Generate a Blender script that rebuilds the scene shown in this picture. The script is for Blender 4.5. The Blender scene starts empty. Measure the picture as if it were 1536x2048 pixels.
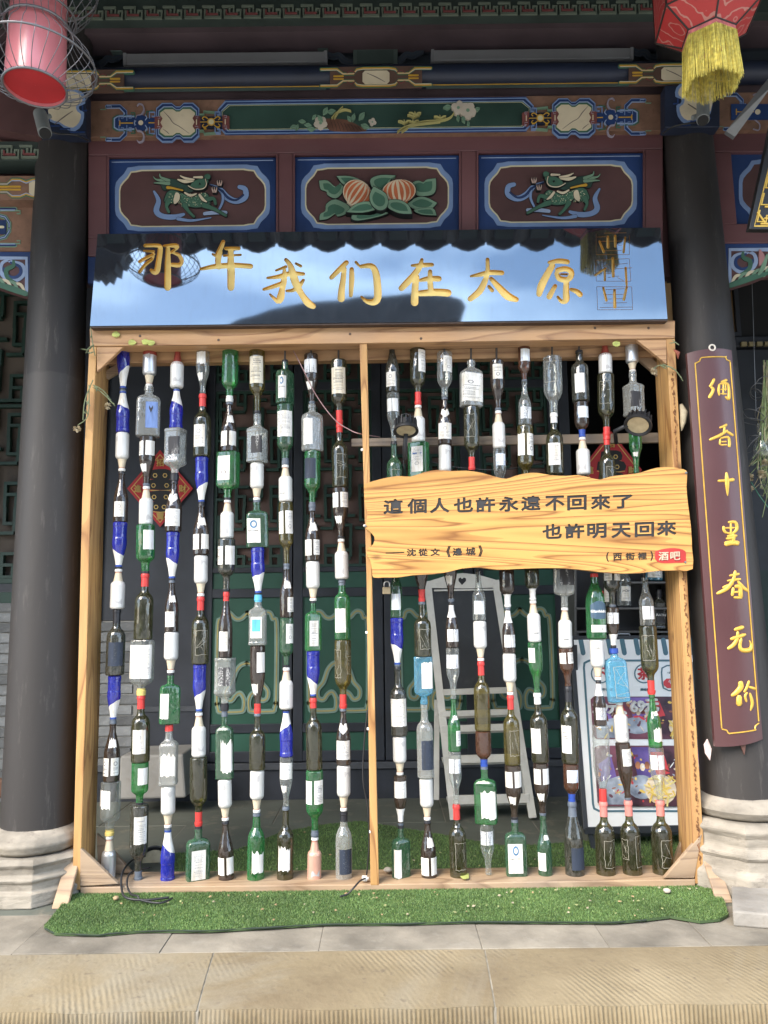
import bpy, math, random
from mathutils import Vector, Matrix, geometry
random.seed(7)
R = math.radians
SC = bpy.context.scene
COL = SC.collection
PI = math.pi

# ------------------------------------------------------------------ camera
F_PX, PITCH, ROLL = 1540.0, R(7.6), R(0.72)
CAM = Vector((0.0, -3.15, 1.07))
_f = Vector((0, math.cos(PITCH), math.sin(PITCH)))
_u0 = Vector((0, -math.sin(PITCH), math.cos(PITCH)))
_r0 = Vector((1, 0, 0))
_r = _r0 * math.cos(ROLL) - _u0 * math.sin(ROLL)
_u = _u0 * math.cos(ROLL) + _r0 * math.sin(ROLL)
cd = bpy.data.cameras.new('camera'); cam = bpy.data.objects.new('camera', cd); COL.objects.link(cam)
m3 = Matrix((_r, _u, -_f)).transposed()
cam.matrix_world = Matrix.Translation(CAM) @ m3.to_4x4()
cd.sensor_fit = 'VERTICAL'; cd.sensor_height = 36.0; cd.lens = 36.0 * F_PX / 2048.0
cd.clip_start = 0.05; cd.clip_end = 500
SC.camera = cam

# ------------------------------------------------------------------ world, sun, exposure
W = bpy.data.worlds.new('World'); SC.world = W; W.use_nodes = True
wn, wl = W.node_tree.nodes, W.node_tree.links
wn.clear()
wo = wn.new('ShaderNodeOutputWorld'); bg = wn.new('ShaderNodeBackground')
sky = wn.new('ShaderNodeTexSky'); sky.sky_type = 'NISHITA'; sky.sun_disc = False
sky.sun_elevation = R(40); sky.sun_rotation = R(222); sky.air_density = 1.0; sky.dust_density = .4; sky.ozone_density = 1.2
tc = wn.new('ShaderNodeTexCoord'); mp = wn.new('ShaderNodeMapping'); mp.inputs['Scale'].default_value = (1, 1, 3.2)
nz = wn.new('ShaderNodeTexNoise'); nz.inputs['Scale'].default_value = 2.6; nz.inputs['Detail'].default_value = 7; nz.inputs['Distortion'].default_value = .5
cr = wn.new('ShaderNodeValToRGB'); cr.color_ramp.elements[0].position = .38; cr.color_ramp.elements[1].position = .68
cr.color_ramp.elements[0].color = (.05, .05, .05, 1); cr.color_ramp.elements[1].color = (.85, .85, .85, 1)
mx = wn.new('ShaderNodeMix'); mx.data_type = 'RGBA'; mx.inputs[7].default_value = (9.4, 11.2, 13.6, 1)
wl.new(tc.outputs['Generated'], mp.inputs['Vector']); wl.new(mp.outputs[0], nz.inputs['Vector']); wl.new(nz.outputs['Fac'], cr.inputs['Fac'])
wl.new(cr.outputs['Color'], mx.inputs[0]); wl.new(sky.outputs[0], mx.inputs[6])
wl.new(mx.outputs[2], bg.inputs['Color']); bg.inputs['Strength'].default_value = 0.14
wl.new(bg.outputs[0], wo.inputs[0])
sl = bpy.data.lights.new('sun', 'SUN'); so = bpy.data.objects.new('sun', sl); COL.objects.link(so)
sl.energy = 2.3; sl.angle = R(42); sl.color = (1.0, .88, .73)
_sd = Vector((math.sin(R(222)) * math.cos(R(40)), math.cos(R(222)) * math.cos(R(40)), math.sin(R(40))))
so.rotation_euler = _sd.to_track_quat('Z', 'Y').to_euler()
SC.view_settings.view_transform = 'Standard'; SC.view_settings.look = 'None'
SC.view_settings.gamma = 1; SC.view_settings.use_curve_mapping = False
SC.view_settings.exposure = 1.72
SC.cycles.use_denoising = True
SC.cycles.max_bounces = 8; SC.cycles.transparent_max_bounces = 24; SC.cycles.glossy_bounces = 4
SC.cycles.diffuse_bounces = 4
SC.cycles.caustics_reflective = False; SC.cycles.caustics_refractive = False

# ------------------------------------------------------------------ pixel of the 1536x2048 photo -> point on a plane
def ray(px, py):
    a = (px - 768) / F_PX; b = (1024 - py) / F_PX
    return (_r * a + _u * b + _f)
def U(px, py, Y):
    d = ray(px, py)
    return CAM + d * ((Y - CAM.y) / d.y)
def G(px, py, Z=0.0):
    d = ray(px, py)
    return CAM + d * ((Z - CAM.z) / d.z)
def PXS(Y):       # metres per photo pixel, roughly, on plane y=Y
    return (Y - CAM.y) / F_PX * 1.01

# ------------------------------------------------------------------ materials
MATS = {}
def nodes(name):
    m = bpy.data.materials.new(name); m.use_nodes = True
    n = m.node_tree.nodes; l = m.node_tree.links; n.clear()
    o = n.new('ShaderNodeOutputMaterial'); b = n.new('ShaderNodeBsdfPrincipled'); l.new(b.outputs[0], o.inputs[0])
    MATS[name] = m
    return m, n, l, b, o
def rgb(c): return (c[0], c[1], c[2], 1)
def sc(c, k): return tuple(min(1, v * k) for v in c)
def M(name, col, rough=.6, var=.25, scale=6, bump=.0, bscale=40, metal=0, spec=.5, dirt=None, dirtc=(.2, .17, .13), coat=0, stretch=(1, 1, 1), col2=None, detail=6, ovar=0):
    if name in MATS: return MATS[name]
    m, n, l, b, o = nodes(name)
    t = n.new('ShaderNodeTexCoord'); mp = n.new('ShaderNodeMapping'); mp.inputs['Scale'].default_value = stretch
    l.new(t.outputs['Object'], mp.inputs[0])
    z = n.new('ShaderNodeTexNoise'); z.inputs['Scale'].default_value = scale; z.inputs['Detail'].default_value = detail; l.new(mp.outputs[0], z.inputs['Vector'])
    r = n.new('ShaderNodeValToRGB'); r.color_ramp.elements[0].position = .3; r.color_ramp.elements[1].position = .72
    r.color_ramp.elements[0].color = rgb(sc(col, 1 - var)); r.color_ramp.elements[1].color = rgb(col2 or sc(col, 1 + var))
    l.new(z.outputs['Fac'], r.inputs[0]); src = r.outputs[0]
    if dirt:
        z2 = n.new('ShaderNodeTexNoise'); z2.inputs['Scale'].default_value = scale * 2.7; z2.inputs['Detail'].default_value = 8; z2.inputs['Roughness'].default_value = .7
        l.new(mp.outputs[0], z2.inputs['Vector'])
        r2 = n.new('ShaderNodeValToRGB'); r2.color_ramp.elements[0].position = .55; r2.color_ramp.elements[1].position = .75
        r2.color_ramp.elements[1].color = (dirt, dirt, dirt, 1)
        l.new(z2.outputs['Fac'], r2.inputs[0])
        mm = n.new('ShaderNodeMix'); mm.data_type = 'RGBA'; mm.inputs[7].default_value = rgb(dirtc)
        l.new(r2.outputs[0], mm.inputs[0]); l.new(src, mm.inputs[6]); src = mm.outputs[2]
    if ovar:
        oi = n.new('ShaderNodeObjectInfo'); ov = n.new('ShaderNodeMapRange'); ov.inputs[3].default_value = 1 - ovar; ov.inputs[4].default_value = 1 + ovar; l.new(oi.outputs['Random'], ov.inputs[0])
        hs = n.new('ShaderNodeHueSaturation'); l.new(ov.outputs[0], hs.inputs['Value']); l.new(src, hs.inputs['Color']); src = hs.outputs[0]
    l.new(src, b.inputs['Base Color'])
    rr = n.new('ShaderNodeMapRange'); rr.inputs[3].default_value = max(0, rough - .08); rr.inputs[4].default_value = min(1, rough + .12)
    l.new(z.outputs['Fac'], rr.inputs[0]); l.new(rr.outputs[0], b.inputs['Roughness'])
    b.inputs['Metallic'].default_value = metal; b.inputs['Specular IOR Level'].default_value = spec
    if coat: b.inputs['Coat Weight'].default_value = coat; b.inputs['Coat Roughness'].default_value = .12
    if bump:
        z3 = n.new('ShaderNodeTexNoise'); z3.inputs['Scale'].default_value = bscale; z3.inputs['Detail'].default_value = 8
        l.new(mp.outputs[0], z3.inputs['Vector'])
        bp = n.new('ShaderNodeBump'); bp.inputs['Strength'].default_value = bump; bp.inputs['Distance'].default_value = .004
        l.new(z3.outputs['Fac'], bp.inputs['Height']); l.new(bp.outputs[0], b.inputs['Normal'])
    return m
def WOOD(name, light, dark, axis='X', ring=22, rough=.55, knots=True, bump=.5, grey=0.0, spec=.4, fine=.42):
    if name in MATS: return MATS[name]
    m, n, l, b, o = nodes(name)
    t = n.new('ShaderNodeTexCoord'); mp = n.new('ShaderNodeMapping')
    s = {'X': (.085, 1, 1), 'Y': (1, .085, 1), 'Z': (1, 1, .085)}[axis]
    mp.inputs['Scale'].default_value = s; l.new(t.outputs['Object'], mp.inputs[0])
    oi = n.new('ShaderNodeObjectInfo'); ad = n.new('ShaderNodeVectorMath'); ad.operation = 'ADD'
    sm = n.new('ShaderNodeVectorMath'); sm.operation = 'SCALE'; sm.inputs[0].default_value = (3.1, 4.7, 5.3); l.new(oi.outputs['Random'], sm.inputs['Scale'])
    l.new(mp.outputs[0], ad.inputs[0]); l.new(sm.outputs[0], ad.inputs[1])
    z = n.new('ShaderNodeTexNoise'); z.inputs['Scale'].default_value = 3.2; z.inputs['Detail'].default_value = 3; z.inputs['Distortion'].default_value = .6
    l.new(ad.outputs[0], z.inputs['Vector'])
    w = n.new('ShaderNodeMath'); w.operation = 'MULTIPLY'; w.inputs[1].default_value = ring; l.new(z.outputs['Fac'], w.inputs[0])
    fr = n.new('ShaderNodeMath'); fr.operation = 'FRACT'; l.new(w.outputs[0], fr.inputs[0])
    rp = n.new('ShaderNodeValToRGB'); e = rp.color_ramp.elements
    e[0].position = 0; e[0].color = (.85, .85, .85, 1); e[1].position = 1; e[1].color = (.55, .55, .55, 1)
    k = e.new(.72); k.color = (.45, .45, .45, 1); k = e.new(.86); k.color = (0, 0, 0, 1); k = e.new(.9); k.color = (.25, .25, .25, 1)
    l.new(fr.outputs[0], rp.inputs[0])
    f2 = n.new('ShaderNodeTexNoise'); f2.inputs['Scale'].default_value = 75; f2.inputs['Detail'].default_value = 8; f2.inputs['Roughness'].default_value = .75; l.new(ad.outputs[0], f2.inputs['Vector'])
    mt = n.new('ShaderNodeMix'); mt.data_type = 'FLOAT'; mt.inputs[0].default_value = fine
    l.new(rp.outputs[0], mt.inputs[2]); l.new(f2.outputs['Fac'], mt.inputs[3])
    cr = n.new('ShaderNodeValToRGB'); cr.color_ramp.elements[0].position = .16; cr.color_ramp.elements[1].position = .66
    cr.color_ramp.elements[0].color = rgb(dark); cr.color_ramp.elements[1].color = rgb(light)
    l.new(mt.outputs[0], cr.inputs[0]); src = cr.outputs[0]
    if knots:
        mk = n.new('ShaderNodeMapping'); mk.inputs['Scale'].default_value = {'X': (.5, 1, 1), 'Y': (1, .5, 1), 'Z': (1, 1, .5)}[axis]
        l.new(t.outputs['Object'], mk.inputs[0])
        v = n.new('ShaderNodeTexVoronoi'); v.inputs['Scale'].default_value = 5.5; l.new(mk.outputs[0], v.inputs['Vector'])
        kr = n.new('ShaderNodeValToRGB'); kr.color_ramp.elements[0].position = .03; kr.color_ramp.elements[1].position = .085
        kr.color_ramp.elements[0].color = (.75, .75, .75, 1); kr.color_ramp.elements[1].color = (0, 0, 0, 1)
        l.new(v.outputs['Distance'], kr.inputs[0])
        mm = n.new('ShaderNodeMix'); mm.data_type = 'RGBA'; mm.inputs[7].default_value = rgb(sc(dark, .45)); l.new(kr.outputs[0], mm.inputs[0]); l.new(src, mm.inputs[6]); src = mm.outputs[2]
    if grey:
        z4 = n.new('ShaderNodeTexNoise'); z4.inputs['Scale'].default_value = 2.5; z4.inputs['Detail'].default_value = 5; l.new(t.outputs['Object'], z4.inputs['Vector'])
        g = n.new('ShaderNodeMapRange'); g.inputs[1].default_value = .4; g.inputs[2].default_value = .7; g.inputs[4].default_value = grey; l.new(z4.outputs['Fac'], g.inputs[0])
        mm = n.new('ShaderNodeMix'); mm.data_type = 'RGBA'; mm.inputs[7].default_value = (.30, .27, .23, 1); l.new(g.outputs[0], mm.inputs[0]); l.new(src, mm.inputs[6]); src = mm.outputs[2]
    l.new(src, b.inputs['Base Color']); b.inputs['Roughness'].default_value = rough; b.inputs['Specular IOR Level'].default_value = spec
    bp = n.new('ShaderNodeBump'); bp.inputs['Strength'].default_value = bump; bp.inputs['Distance'].default_value = .003
    l.new(mt.outputs[0], bp.inputs['Height']); l.new(bp.outputs[0], b.inputs['Normal'])
    return m
def GLASS(name, tint, body, dens=.35, rough=.04, dust=.0, edge=.75):
    if name in MATS: return MATS[name]
    m, n, l, b, o = nodes(name); n.remove(b)
    tr = n.new('ShaderNodeBsdfTransparent'); tr.inputs[0].default_value = rgb(tint)
    df = n.new('ShaderNodeBsdfDiffuse'); df.inputs[0].default_value = rgb(body)
    lw = n.new('ShaderNodeLayerWeight'); lw.inputs[0].default_value = .5
    p2 = n.new('ShaderNodeMath'); p2.operation = 'POWER'; p2.inputs[1].default_value = 1.6; l.new(lw.outputs['Facing'], p2.inputs[0])
    t = n.new('ShaderNodeTexCoord'); z = n.new('ShaderNodeTexNoise'); z.inputs['Scale'].default_value = 3.0; z.inputs['Detail'].default_value = 6
    mp = n.new('ShaderNodeMapping'); mp.inputs['Scale'].default_value = (1, 1, 2.2)
    oi = n.new('ShaderNodeObjectInfo'); av = n.new('ShaderNodeVectorMath'); av.operation = 'ADD'
    l.new(t.outputs['Object'], mp.inputs[0]); l.new(mp.outputs[0], av.inputs[0]); l.new(oi.outputs['Random'], av.inputs[1]); l.new(av.outputs[0], z.inputs['Vector'])
    a = n.new('ShaderNodeMath'); a.operation = 'MULTIPLY_ADD'; a.inputs[1].default_value = edge; a.inputs[2].default_value = dens
    l.new(p2.outputs[0], a.inputs[0])
    a2 = n.new('ShaderNodeMath'); a2.operation = 'MULTIPLY_ADD'; a2.inputs[1].default_value = .24; a2.inputs[2].default_value = -.12; l.new(z.outputs['Fac'], a2.inputs[0])
    a3 = n.new('ShaderNodeMath'); a3.operation = 'ADD'; a3.use_clamp = True; l.new(a.outputs[0], a3.inputs[0]); l.new(a2.outputs[0], a3.inputs[1])
    mx = n.new('ShaderNodeMixShader'); l.new(a3.outputs[0], mx.inputs[0]); l.new(tr.outputs[0], mx.inputs[1]); l.new(df.outputs[0], mx.inputs[2])
    gl = n.new('ShaderNodeBsdfGlossy'); gl.inputs['Roughness'].default_value = rough
    p3 = n.new('ShaderNodeMath'); p3.operation = 'POWER'; p3.inputs[1].default_value = 3.0; l.new(lw.outputs['Facing'], p3.inputs[0])
    a4 = n.new('ShaderNodeMath'); a4.operation = 'MULTIPLY_ADD'; a4.inputs[1].default_value = .55; a4.inputs[2].default_value = .085; l.new(p3.outputs[0], a4.inputs[0])
    zb = n.new('ShaderNodeTexNoise'); zb.inputs['Scale'].default_value = 2.2; l.new(av.outputs[0], zb.inputs['Vector'])
    bp = n.new('ShaderNodeBump'); bp.inputs['Strength'].default_value = .22; bp.inputs['Distance'].default_value = .012; l.new(zb.outputs['Fac'], bp.inputs['Height'])
    l.new(bp.outputs[0], gl.inputs['Normal'])
    m2 = n.new('ShaderNodeMixShader'); l.new(a4.outputs[0], m2.inputs[0]); l.new(mx.outputs[0], m2.inputs[1]); l.new(gl.outputs[0], m2.inputs[2])
    src = m2.outputs[0]
    if dust:
        dd = n.new('ShaderNodeBsdfDiffuse'); dd.inputs[0].default_value = (.42, .40, .36, 1)
        dz = n.new('ShaderNodeTexNoise'); dz.inputs['Scale'].default_value = 5; dz.inputs['Detail'].default_value = 9; dz.inputs['Roughness'].default_value = .7; l.new(av.outputs[0], dz.inputs['Vector'])
        dr = n.new('ShaderNodeMapRange'); dr.inputs[1].default_value = .4; dr.inputs[2].default_value = .75; dr.inputs[4].default_value = dust; l.new(dz.outputs['Fac'], dr.inputs[0])
        m3_ = n.new('ShaderNodeMixShader'); l.new(dr.outputs[0], m3_.inputs[0]); l.new(src, m3_.inputs[1]); l.new(dd.outputs[0], m3_.inputs[2]); src = m3_.outputs[0]
    l.new(src, o.inputs[0])
    return m

# ------------------------------------------------------------------ objects
def tag(o, label=None, cat=None, group=None, kind=None):
    if label: o['label'] = label
    if cat: o['category'] = cat
    if group: o['group'] = group
    if kind: o['kind'] = kind
    return o
def empty(name, loc, parent=None):
    o = bpy.data.objects.new(name, None); o.empty_display_size = .05; COL.objects.link(o); o.location = loc
    if parent: o.parent = parent
    return o
def wpos(o):
    p = Vector((0, 0, 0))
    while o is not None:
        p += o.location; o = o.parent
    return p
class MB:
    def __init__(s): s.v = []; s.f = []; s.m = []; s.mats = []
    def mi(s, mat):
        if mat not in s.mats: s.mats.append(mat)
        return s.mats.index(mat)
    def add(s, vs, fs, mat):
        b = len(s.v); i = s.mi(mat)
        s.v.extend([tuple(v) for v in vs]); s.f.extend([tuple(b + k for k in f) for f in fs]); s.m.extend([i] * len(fs)); return s
    def box(s, x0, x1, y0, y1, z0, z1, mat):
        v = [(x, y, z) for z in (z0, z1) for y in (y0, y1) for x in (x0, x1)]
        return s.add(v, [(0, 2, 3, 1), (4, 5, 7, 6), (0, 1, 5, 4), (2, 6, 7, 3), (0, 4, 6, 2), (1, 3, 7, 5)], mat)
    def prism(s, pts, dv, mat, tri=True):
        """pts: planar 3D polygon (front), dv: vector to the back"""
        n = len(pts); pts = [Vector(p) for p in pts]; dv = Vector(dv)
        nrm = Vector((0, 0, 0))
        for i in range(n): nrm += pts[i].cross(pts[(i + 1) % n])
        if nrm.dot(dv) > 0: pts = pts[::-1]
        back = [p + dv for p in pts]
        fs = []
        if n > 4:
            for t in geometry.tessellate_polygon([pts]):
                a, b_, c = t
                if (pts[b_] - pts[a]).cross(pts[c] - pts[a]).dot(dv) > 0: a, c = c, a
                fs.append((a, b_, c)); fs.append((a + n, c + n, b_ + n))
        else:
            fs.append(tuple(range(n))); fs.append(tuple(range(2 * n - 1, n - 1, -1)))
        for i in range(n):
            j = (i + 1) % n; fs.append((i, i + n, j + n, j))
        return s.add(pts + back, fs, mat)
    def tube(s, pts, r, mat, n=8, cap=True, closed=False):
        pts = [Vector(p) for p in pts]; k = len(pts); vs = []; fs = []
        rr = r if isinstance(r, (list, tuple)) else [r] * k
        up = None
        for i, p in enumerate(pts):
            if closed: t = pts[(i + 1) % k] - pts[i - 1]
            else: t = pts[min(i + 1, k - 1)] - pts[max(i - 1, 0)]
            if t.length < 1e-9: t = Vector((0, 0, 1))
            t.normalize()
            if up is None:
                up = t.orthogonal().normalized()
            up = (up - t * up.dot(t))
            if up.length < 1e-6: up = t.orthogonal()
            up.normalize(); sd = t.cross(up)
            for j in range(n):
                a = 2 * PI * j / n; vs.append(p + (up * math.cos(a) + sd * math.sin(a)) * rr[i])
        for i in range(k if closed else k - 1):
            i2 = (i + 1) % k
            for j in range(n):
                j2 = (j + 1) % n; fs.append((i * n + j, i * n + j2, i2 * n + j2, i2 * n + j))
        if cap and not closed:
            fs.append(tuple(range(n - 1, -1, -1))); fs.append(tuple(range((k - 1) * n, k * n)))
        return s.add(vs, fs, mat)
    def lathe(s, prof, mat, n=24, c=(0, 0, 0), sup=None, cap=True, depth=1.0):
        """prof [(z,r)], sup: superellipse exponent for wide rings"""
        vs = []; fs = []
        for z, r in prof:
            for j in range(n):
                a = 2 * PI * (j + .5) / n; x, y = srad(a, r, sup, depth); vs.append((c[0] + x, c[1] + y, c[2] + z))
        k = len(prof)
        for i in range(k - 1):
            for j in range(n):
                j2 = (j + 1) % n; fs.append((i * n + j, i * n + j2, (i + 1) * n + j2, (i + 1) * n + j))
        if cap: fs.append(tuple(range(n - 1, -1, -1))); fs.append(tuple(range((k - 1) * n, k * n)))
        return s.add(vs, fs, mat)
    def build(s, name, parent=None, smooth=False, bevel=0, world=True, autosm=None):
        me = bpy.data.meshes.new(name)
        vs = s.v
        if parent is not None and world:
            o_ = wpos(parent); vs = [(v[0] - o_.x, v[1] - o_.y, v[2] - o_.z) for v in vs]
        me.from_pydata(vs, [], s.f)
        for mt in s.mats: me.materials.append(mt)
        if len(s.mats) > 1: me.polygons.foreach_set('material_index', s.m)
        if smooth: me.polygons.foreach_set('use_smooth', [True] * len(me.polygons))
        me.update()
        if smooth and autosm: me.set_sharp_from_angle(angle=R(autosm))
        o = bpy.data.objects.new(name, me); COL.objects.link(o)
        if parent is not None: o.parent = parent
        if bevel:
            b = o.modifiers.new('bevel', 'BEVEL'); b.width = bevel; b.segments = 2; b.limit_method = 'ANGLE'; b.angle_limit = R(40)
        return o
def srad(a, r, sup, depth=1.0):
    """a=0 is straight at -Y"""
    x = math.sin(a); y = -math.cos(a)
    if sup:
        t = max(0.0, min(1.0, (r - .5) / .25)) if sup < 90 else 1
        ex = 2 + (sup - 2) * t
        k = (abs(x) ** ex + abs(y) ** ex) ** (-1 / ex)
        d = 1 + (depth - 1) * t
        return x * k * r, y * k * r * d
    return x * r, y * r
def slab(name, pxs, Y, t, mat, parent=None, bevel=0):
    return MB().prism([U(x, y, Y) for x, y in pxs], (0, t, 0), mat).build(name, parent, bevel=bevel)
def rect(x0, y0, x1, y1): return [(x0, y0), (x1, y0), (x1, y1), (x0, y1)]

# ribbons in 2D
def ribbon2(pts, closed=False):
    """pts [(x,y,w)] -> list of quads and round caps as polygons"""
    out = []
    n = len(pts)
    for i in range(n if closed else n - 1):
        x0, y0, w0 = pts[i]; x1, y1, w1 = pts[(i + 1) % n]
        dx, dy = x1 - x0, y1 - y0; L = math.hypot(dx, dy) or 1e-6
        nx, ny = -dy / L, dx / L
        out.append([(x0 + nx * w0 / 2, y0 + ny * w0 / 2), (x1 + nx * w1 / 2, y1 + ny * w1 / 2), (x1 - nx * w1 / 2, y1 - ny * w1 / 2), (x0 - nx * w0 / 2, y0 - ny * w0 / 2)])
    return out
def circ2(x, y, r, n=10): return [(x + r * math.cos(2 * PI * k / n), y + r * math.sin(2 * PI * k / n)) for k in range(n)]
def smooth_path(pts, k=4):
    """Catmull-Rom through tuples of any length"""
    out = []; n = len(pts)
    for i in range(n - 1):
        p0 = pts[max(i - 1, 0)]; p1 = pts[i]; p2 = pts[i + 1]; p3 = pts[min(i + 2, n - 1)]
        for j in range(k):
            t = j / k
            out.append(tuple(.5 * ((2 * b) + (-a + c) * t + (2 * a - 5 * b + 4 * c - d) * t * t + (-a + 3 * b - 3 * c + d) * t ** 3) for a, b, c, d in zip(p0, p1, p2, p3)))
    out.append(tuple(pts[-1])); return out
def brush(pts, k=4):
    """one closed outline polygon of a tapering brush stroke"""
    p = smooth_path(pts, k) if len(pts) > 2 else [tuple(q) for q in pts]
    L, Rr = [], []; n = len(p)
    for i, (x, y, w) in enumerate(p):
        x0, y0 = p[max(i - 1, 0)][:2]; x1, y1 = p[min(i + 1, n - 1)][:2]
        dx, dy = x1 - x0, y1 - y0; l = math.hypot(dx, dy) or 1e-6
        nx, ny = -dy / l, dx / l
        L.append((x + nx * w / 2, y + ny * w / 2)); Rr.append((x - nx * w / 2, y - ny * w / 2))
    def cap(c, w, ang, m=4): return [(c[0] + w / 2 * math.cos(ang + PI / 2 - PI * q / (m + 1)), c[1] + w / 2 * math.sin(ang + PI / 2 - PI * q / (m + 1))) for q in range(1, m + 1)]
    a1 = math.atan2(p[-1][1] - p[-2][1], p[-1][0] - p[-2][0]); a0 = math.atan2(p[0][1] - p[1][1], p[0][0] - p[1][0])
    return L + cap(p[-1], p[-1][2], a1) + Rr[::-1] + cap(p[0], p[0][2], a0)

_tc = {}
def text2(s, bold=0.0):
    """glyph triangles of a string at size 1: (verts, tris, width, height) with the lower left at 0,0"""
    key = (s, bold)
    if key in _tc: return _tc[key]
    c = bpy.data.curves.new('glyphs', 'FONT'); c.body = s; c.offset = bold; c.resolution_u = 3
    o = bpy.data.objects.new('glyphs', c); COL.objects.link(o); bpy.context.view_layer.update()
    dg = bpy.context.evaluated_depsgraph_get(); me = bpy.data.meshes.new_from_object(o.evaluated_get(dg))
    me.calc_loop_triangles()
    v = [(p.co.x, p.co.y) for p in me.vertices]; t = [tuple(q.vertices) for q in me.loop_triangles]
    bpy.data.objects.remove(o); bpy.data.curves.remove(c); bpy.data.meshes.remove(me)
    x0 = min(p[0] for p in v); y0 = min(p[1] for p in v); x1 = max(p[0] for p in v); y1 = max(p[1] for p in v)
    v = [(p[0] - x0, p[1] - y0) for p in v]
    _tc[key] = (v, t, x1 - x0, y1 - y0); return _tc[key]
def text_tris_px(s, cx, cy, w, h, bold=0.0, slope=0.0):
    """text fitted into a w x h pixel box centred at cx,cy (y down) -> list of triangles in px"""
    v, t, W_, H_ = text2(s, bold)
    pv = [(cx - w / 2 + p[0] / W_ * w, cy + h / 2 - p[1] / H_ * h + slope * (p[0] / W_ - .5) * w) for p in v]
    return [[pv[a], pv[b], pv[c]] for a, b, c in t]

def bold_px(s, cx, cy, w, h, lw, slope=0.0):
    """glyph triangles plus a thin ribbon along every outline edge, to make the strokes heavier"""
    T = text_tris_px(s, cx, cy, w - lw, h - lw, 0.0, slope); ec = {}
    for t in T:
        for i in range(3):
            a, b = t[i], t[(i + 1) % 3]; k = tuple(sorted(((round(a[0], 3), round(a[1], 3)), (round(b[0], 3), round(b[1], 3))))); ec[k] = ec.get(k, 0) + 1
    out = list(T)
    for (a, b), n in ec.items():
        if n == 1 and a != b:
            L = math.hypot(b[0] - a[0], b[1] - a[1]); ux, uy = (b[0] - a[0]) / L * lw * .3, (b[1] - a[1]) / L * lw * .3
            out += ribbon2([(a[0] - ux, a[1] - uy, lw), (b[0] + ux, b[1] + uy, lw)])
    return out
def carve(parent, board_name, outline, groups, Y, depth, thick, board_mat, back=True, char_name='character', side_mat=None):
    """a board whose front carries carved strokes. outline px polygon; groups = list of (list of px polygons, material)."""
    cx0 = sum(q[0] for q in outline) / len(outline); cy0 = sum(q[1] for q in outline) / len(outline)
    vid = {}; vs = []; es = set()
    def vx(q):
        k = (round((q[0] - cx0) * 500), round((q[1] - cy0) * 500))
        if k not in vid: vid[k] = len(vs); vs.append(Vector((k[0] / 500, k[1] / 500)))
        return vid[k]
    def addp(poly):
        ids = [vx(q) for q in poly]
        for i in range(len(ids)):
            u_, w_ = ids[i], ids[(i + 1) % len(ids)]
            if u_ != w_: es.add((min(u_, w_), max(u_, w_)))
    addp(outline)
    for polys, _ in groups:
        for p in polys: addp(p)
    ov, oe, of, _, _, _ = geometry.delaunay_2d_cdt(vs, list(es), [], 0, 1e-5)
    ov = [Vector((p.x + cx0, p.y + cy0)) for p in ov]
    def wind(pt, poly):
        w = 0; x, y = pt; n_ = len(poly)
        for i in range(n_):
            x0, y0 = poly[i]; x1, y1 = poly[(i + 1) % n_]
            if y0 <= y:
                if y1 > y and (x1 - x0) * (y - y0) - (x - x0) * (y1 - y0) > 0: w += 1
            elif y1 <= y and (x1 - x0) * (y - y0) - (x - x0) * (y1 - y0) < 0: w -= 1
        return w != 0
    bbs = [[(min(q[0] for q in p), min(q[1] for q in p), max(q[0] for q in p), max(q[1] for q in p)) for p in polys] for polys, _ in groups]
    gbb = [(min(b[0] for b in B), min(b[1] for b in B), max(b[2] for b in B), max(b[3] for b in B)) for B in bbs]
    keep, own = [], []
    for f in of:
        c = ((ov[f[0]].x + ov[f[1]].x + ov[f[2]].x) / 3, (ov[f[0]].y + ov[f[1]].y + ov[f[2]].y) / 3)
        if not wind(c, outline): continue
        g = None
        for gi, B in enumerate(gbb):
            if B[0] <= c[0] <= B[2] and B[1] <= c[1] <= B[3]:
                for b_, p in zip(bbs[gi], groups[gi][0]):
                    if b_[0] <= c[0] <= b_[2] and b_[1] <= c[1] <= b_[3] and wind(c, p): g = gi; break
                if g is not None: break
        keep.append(f); own.append(g)
    of = keep
    P = [U(p.x, p.y, Y) for p in ov]; D = Vector((0, depth, 0))
    em = {}
    for k, f in enumerate(of):
        for i in range(len(f)):
            a, b = f[i], f[(i + 1) % len(f)]; em.setdefault((min(a, b), max(a, b)), []).append((k, a, b))
    def orient(tri, pts):
        a, b, c = [pts[i] for i in tri]
        return tri if (b - a).cross(c - a).y < 0 else tri[::-1]
    bm = MB(); gm = [MB() for _ in groups]
    bf = [orient(list(f), P) for k, f in enumerate(of) if own[k] is None]
    bm.add(P, bf, board_mat)
    for gi, (polys, mt) in enumerate(groups):
        ff = [orient(list(f), P) for k, f in enumerate(of) if own[k] == gi]
        if not ff: continue
        used = sorted({i for f in ff for i in f}); ix = {q: n_ for n_, q in enumerate(used)}
        gm[gi].add([P[i] + D for i in used], [tuple(ix[i] for i in f) for f in ff], mt)
    for (a, b), l in em.items():
        if len(l) == 2:
            o1, o2 = own[l[0][0]], own[l[1][0]]
            if (o1 is None) != (o2 is None):
                gi = o1 if o1 is not None else o2
                gm[gi].add([P[a], P[b], P[b] + D, P[a] + D], [(0, 1, 2, 3)], side_mat or groups[gi][1])
    n = len(outline); OP = [U(x, y, Y) for x, y in outline]; T = Vector((0, thick, 0))
    ar = sum(outline[i][0] * outline[(i + 1) % n][1] - outline[(i + 1) % n][0] * outline[i][1] for i in range(n))
    if ar < 0: OP = OP[::-1]
    em_ = MB()
    bm.add(OP + [p + T for p in OP], [(i, (i + 1) % n, (i + 1) % n + n, i + n) for i in range(n)], board_mat)
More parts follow.
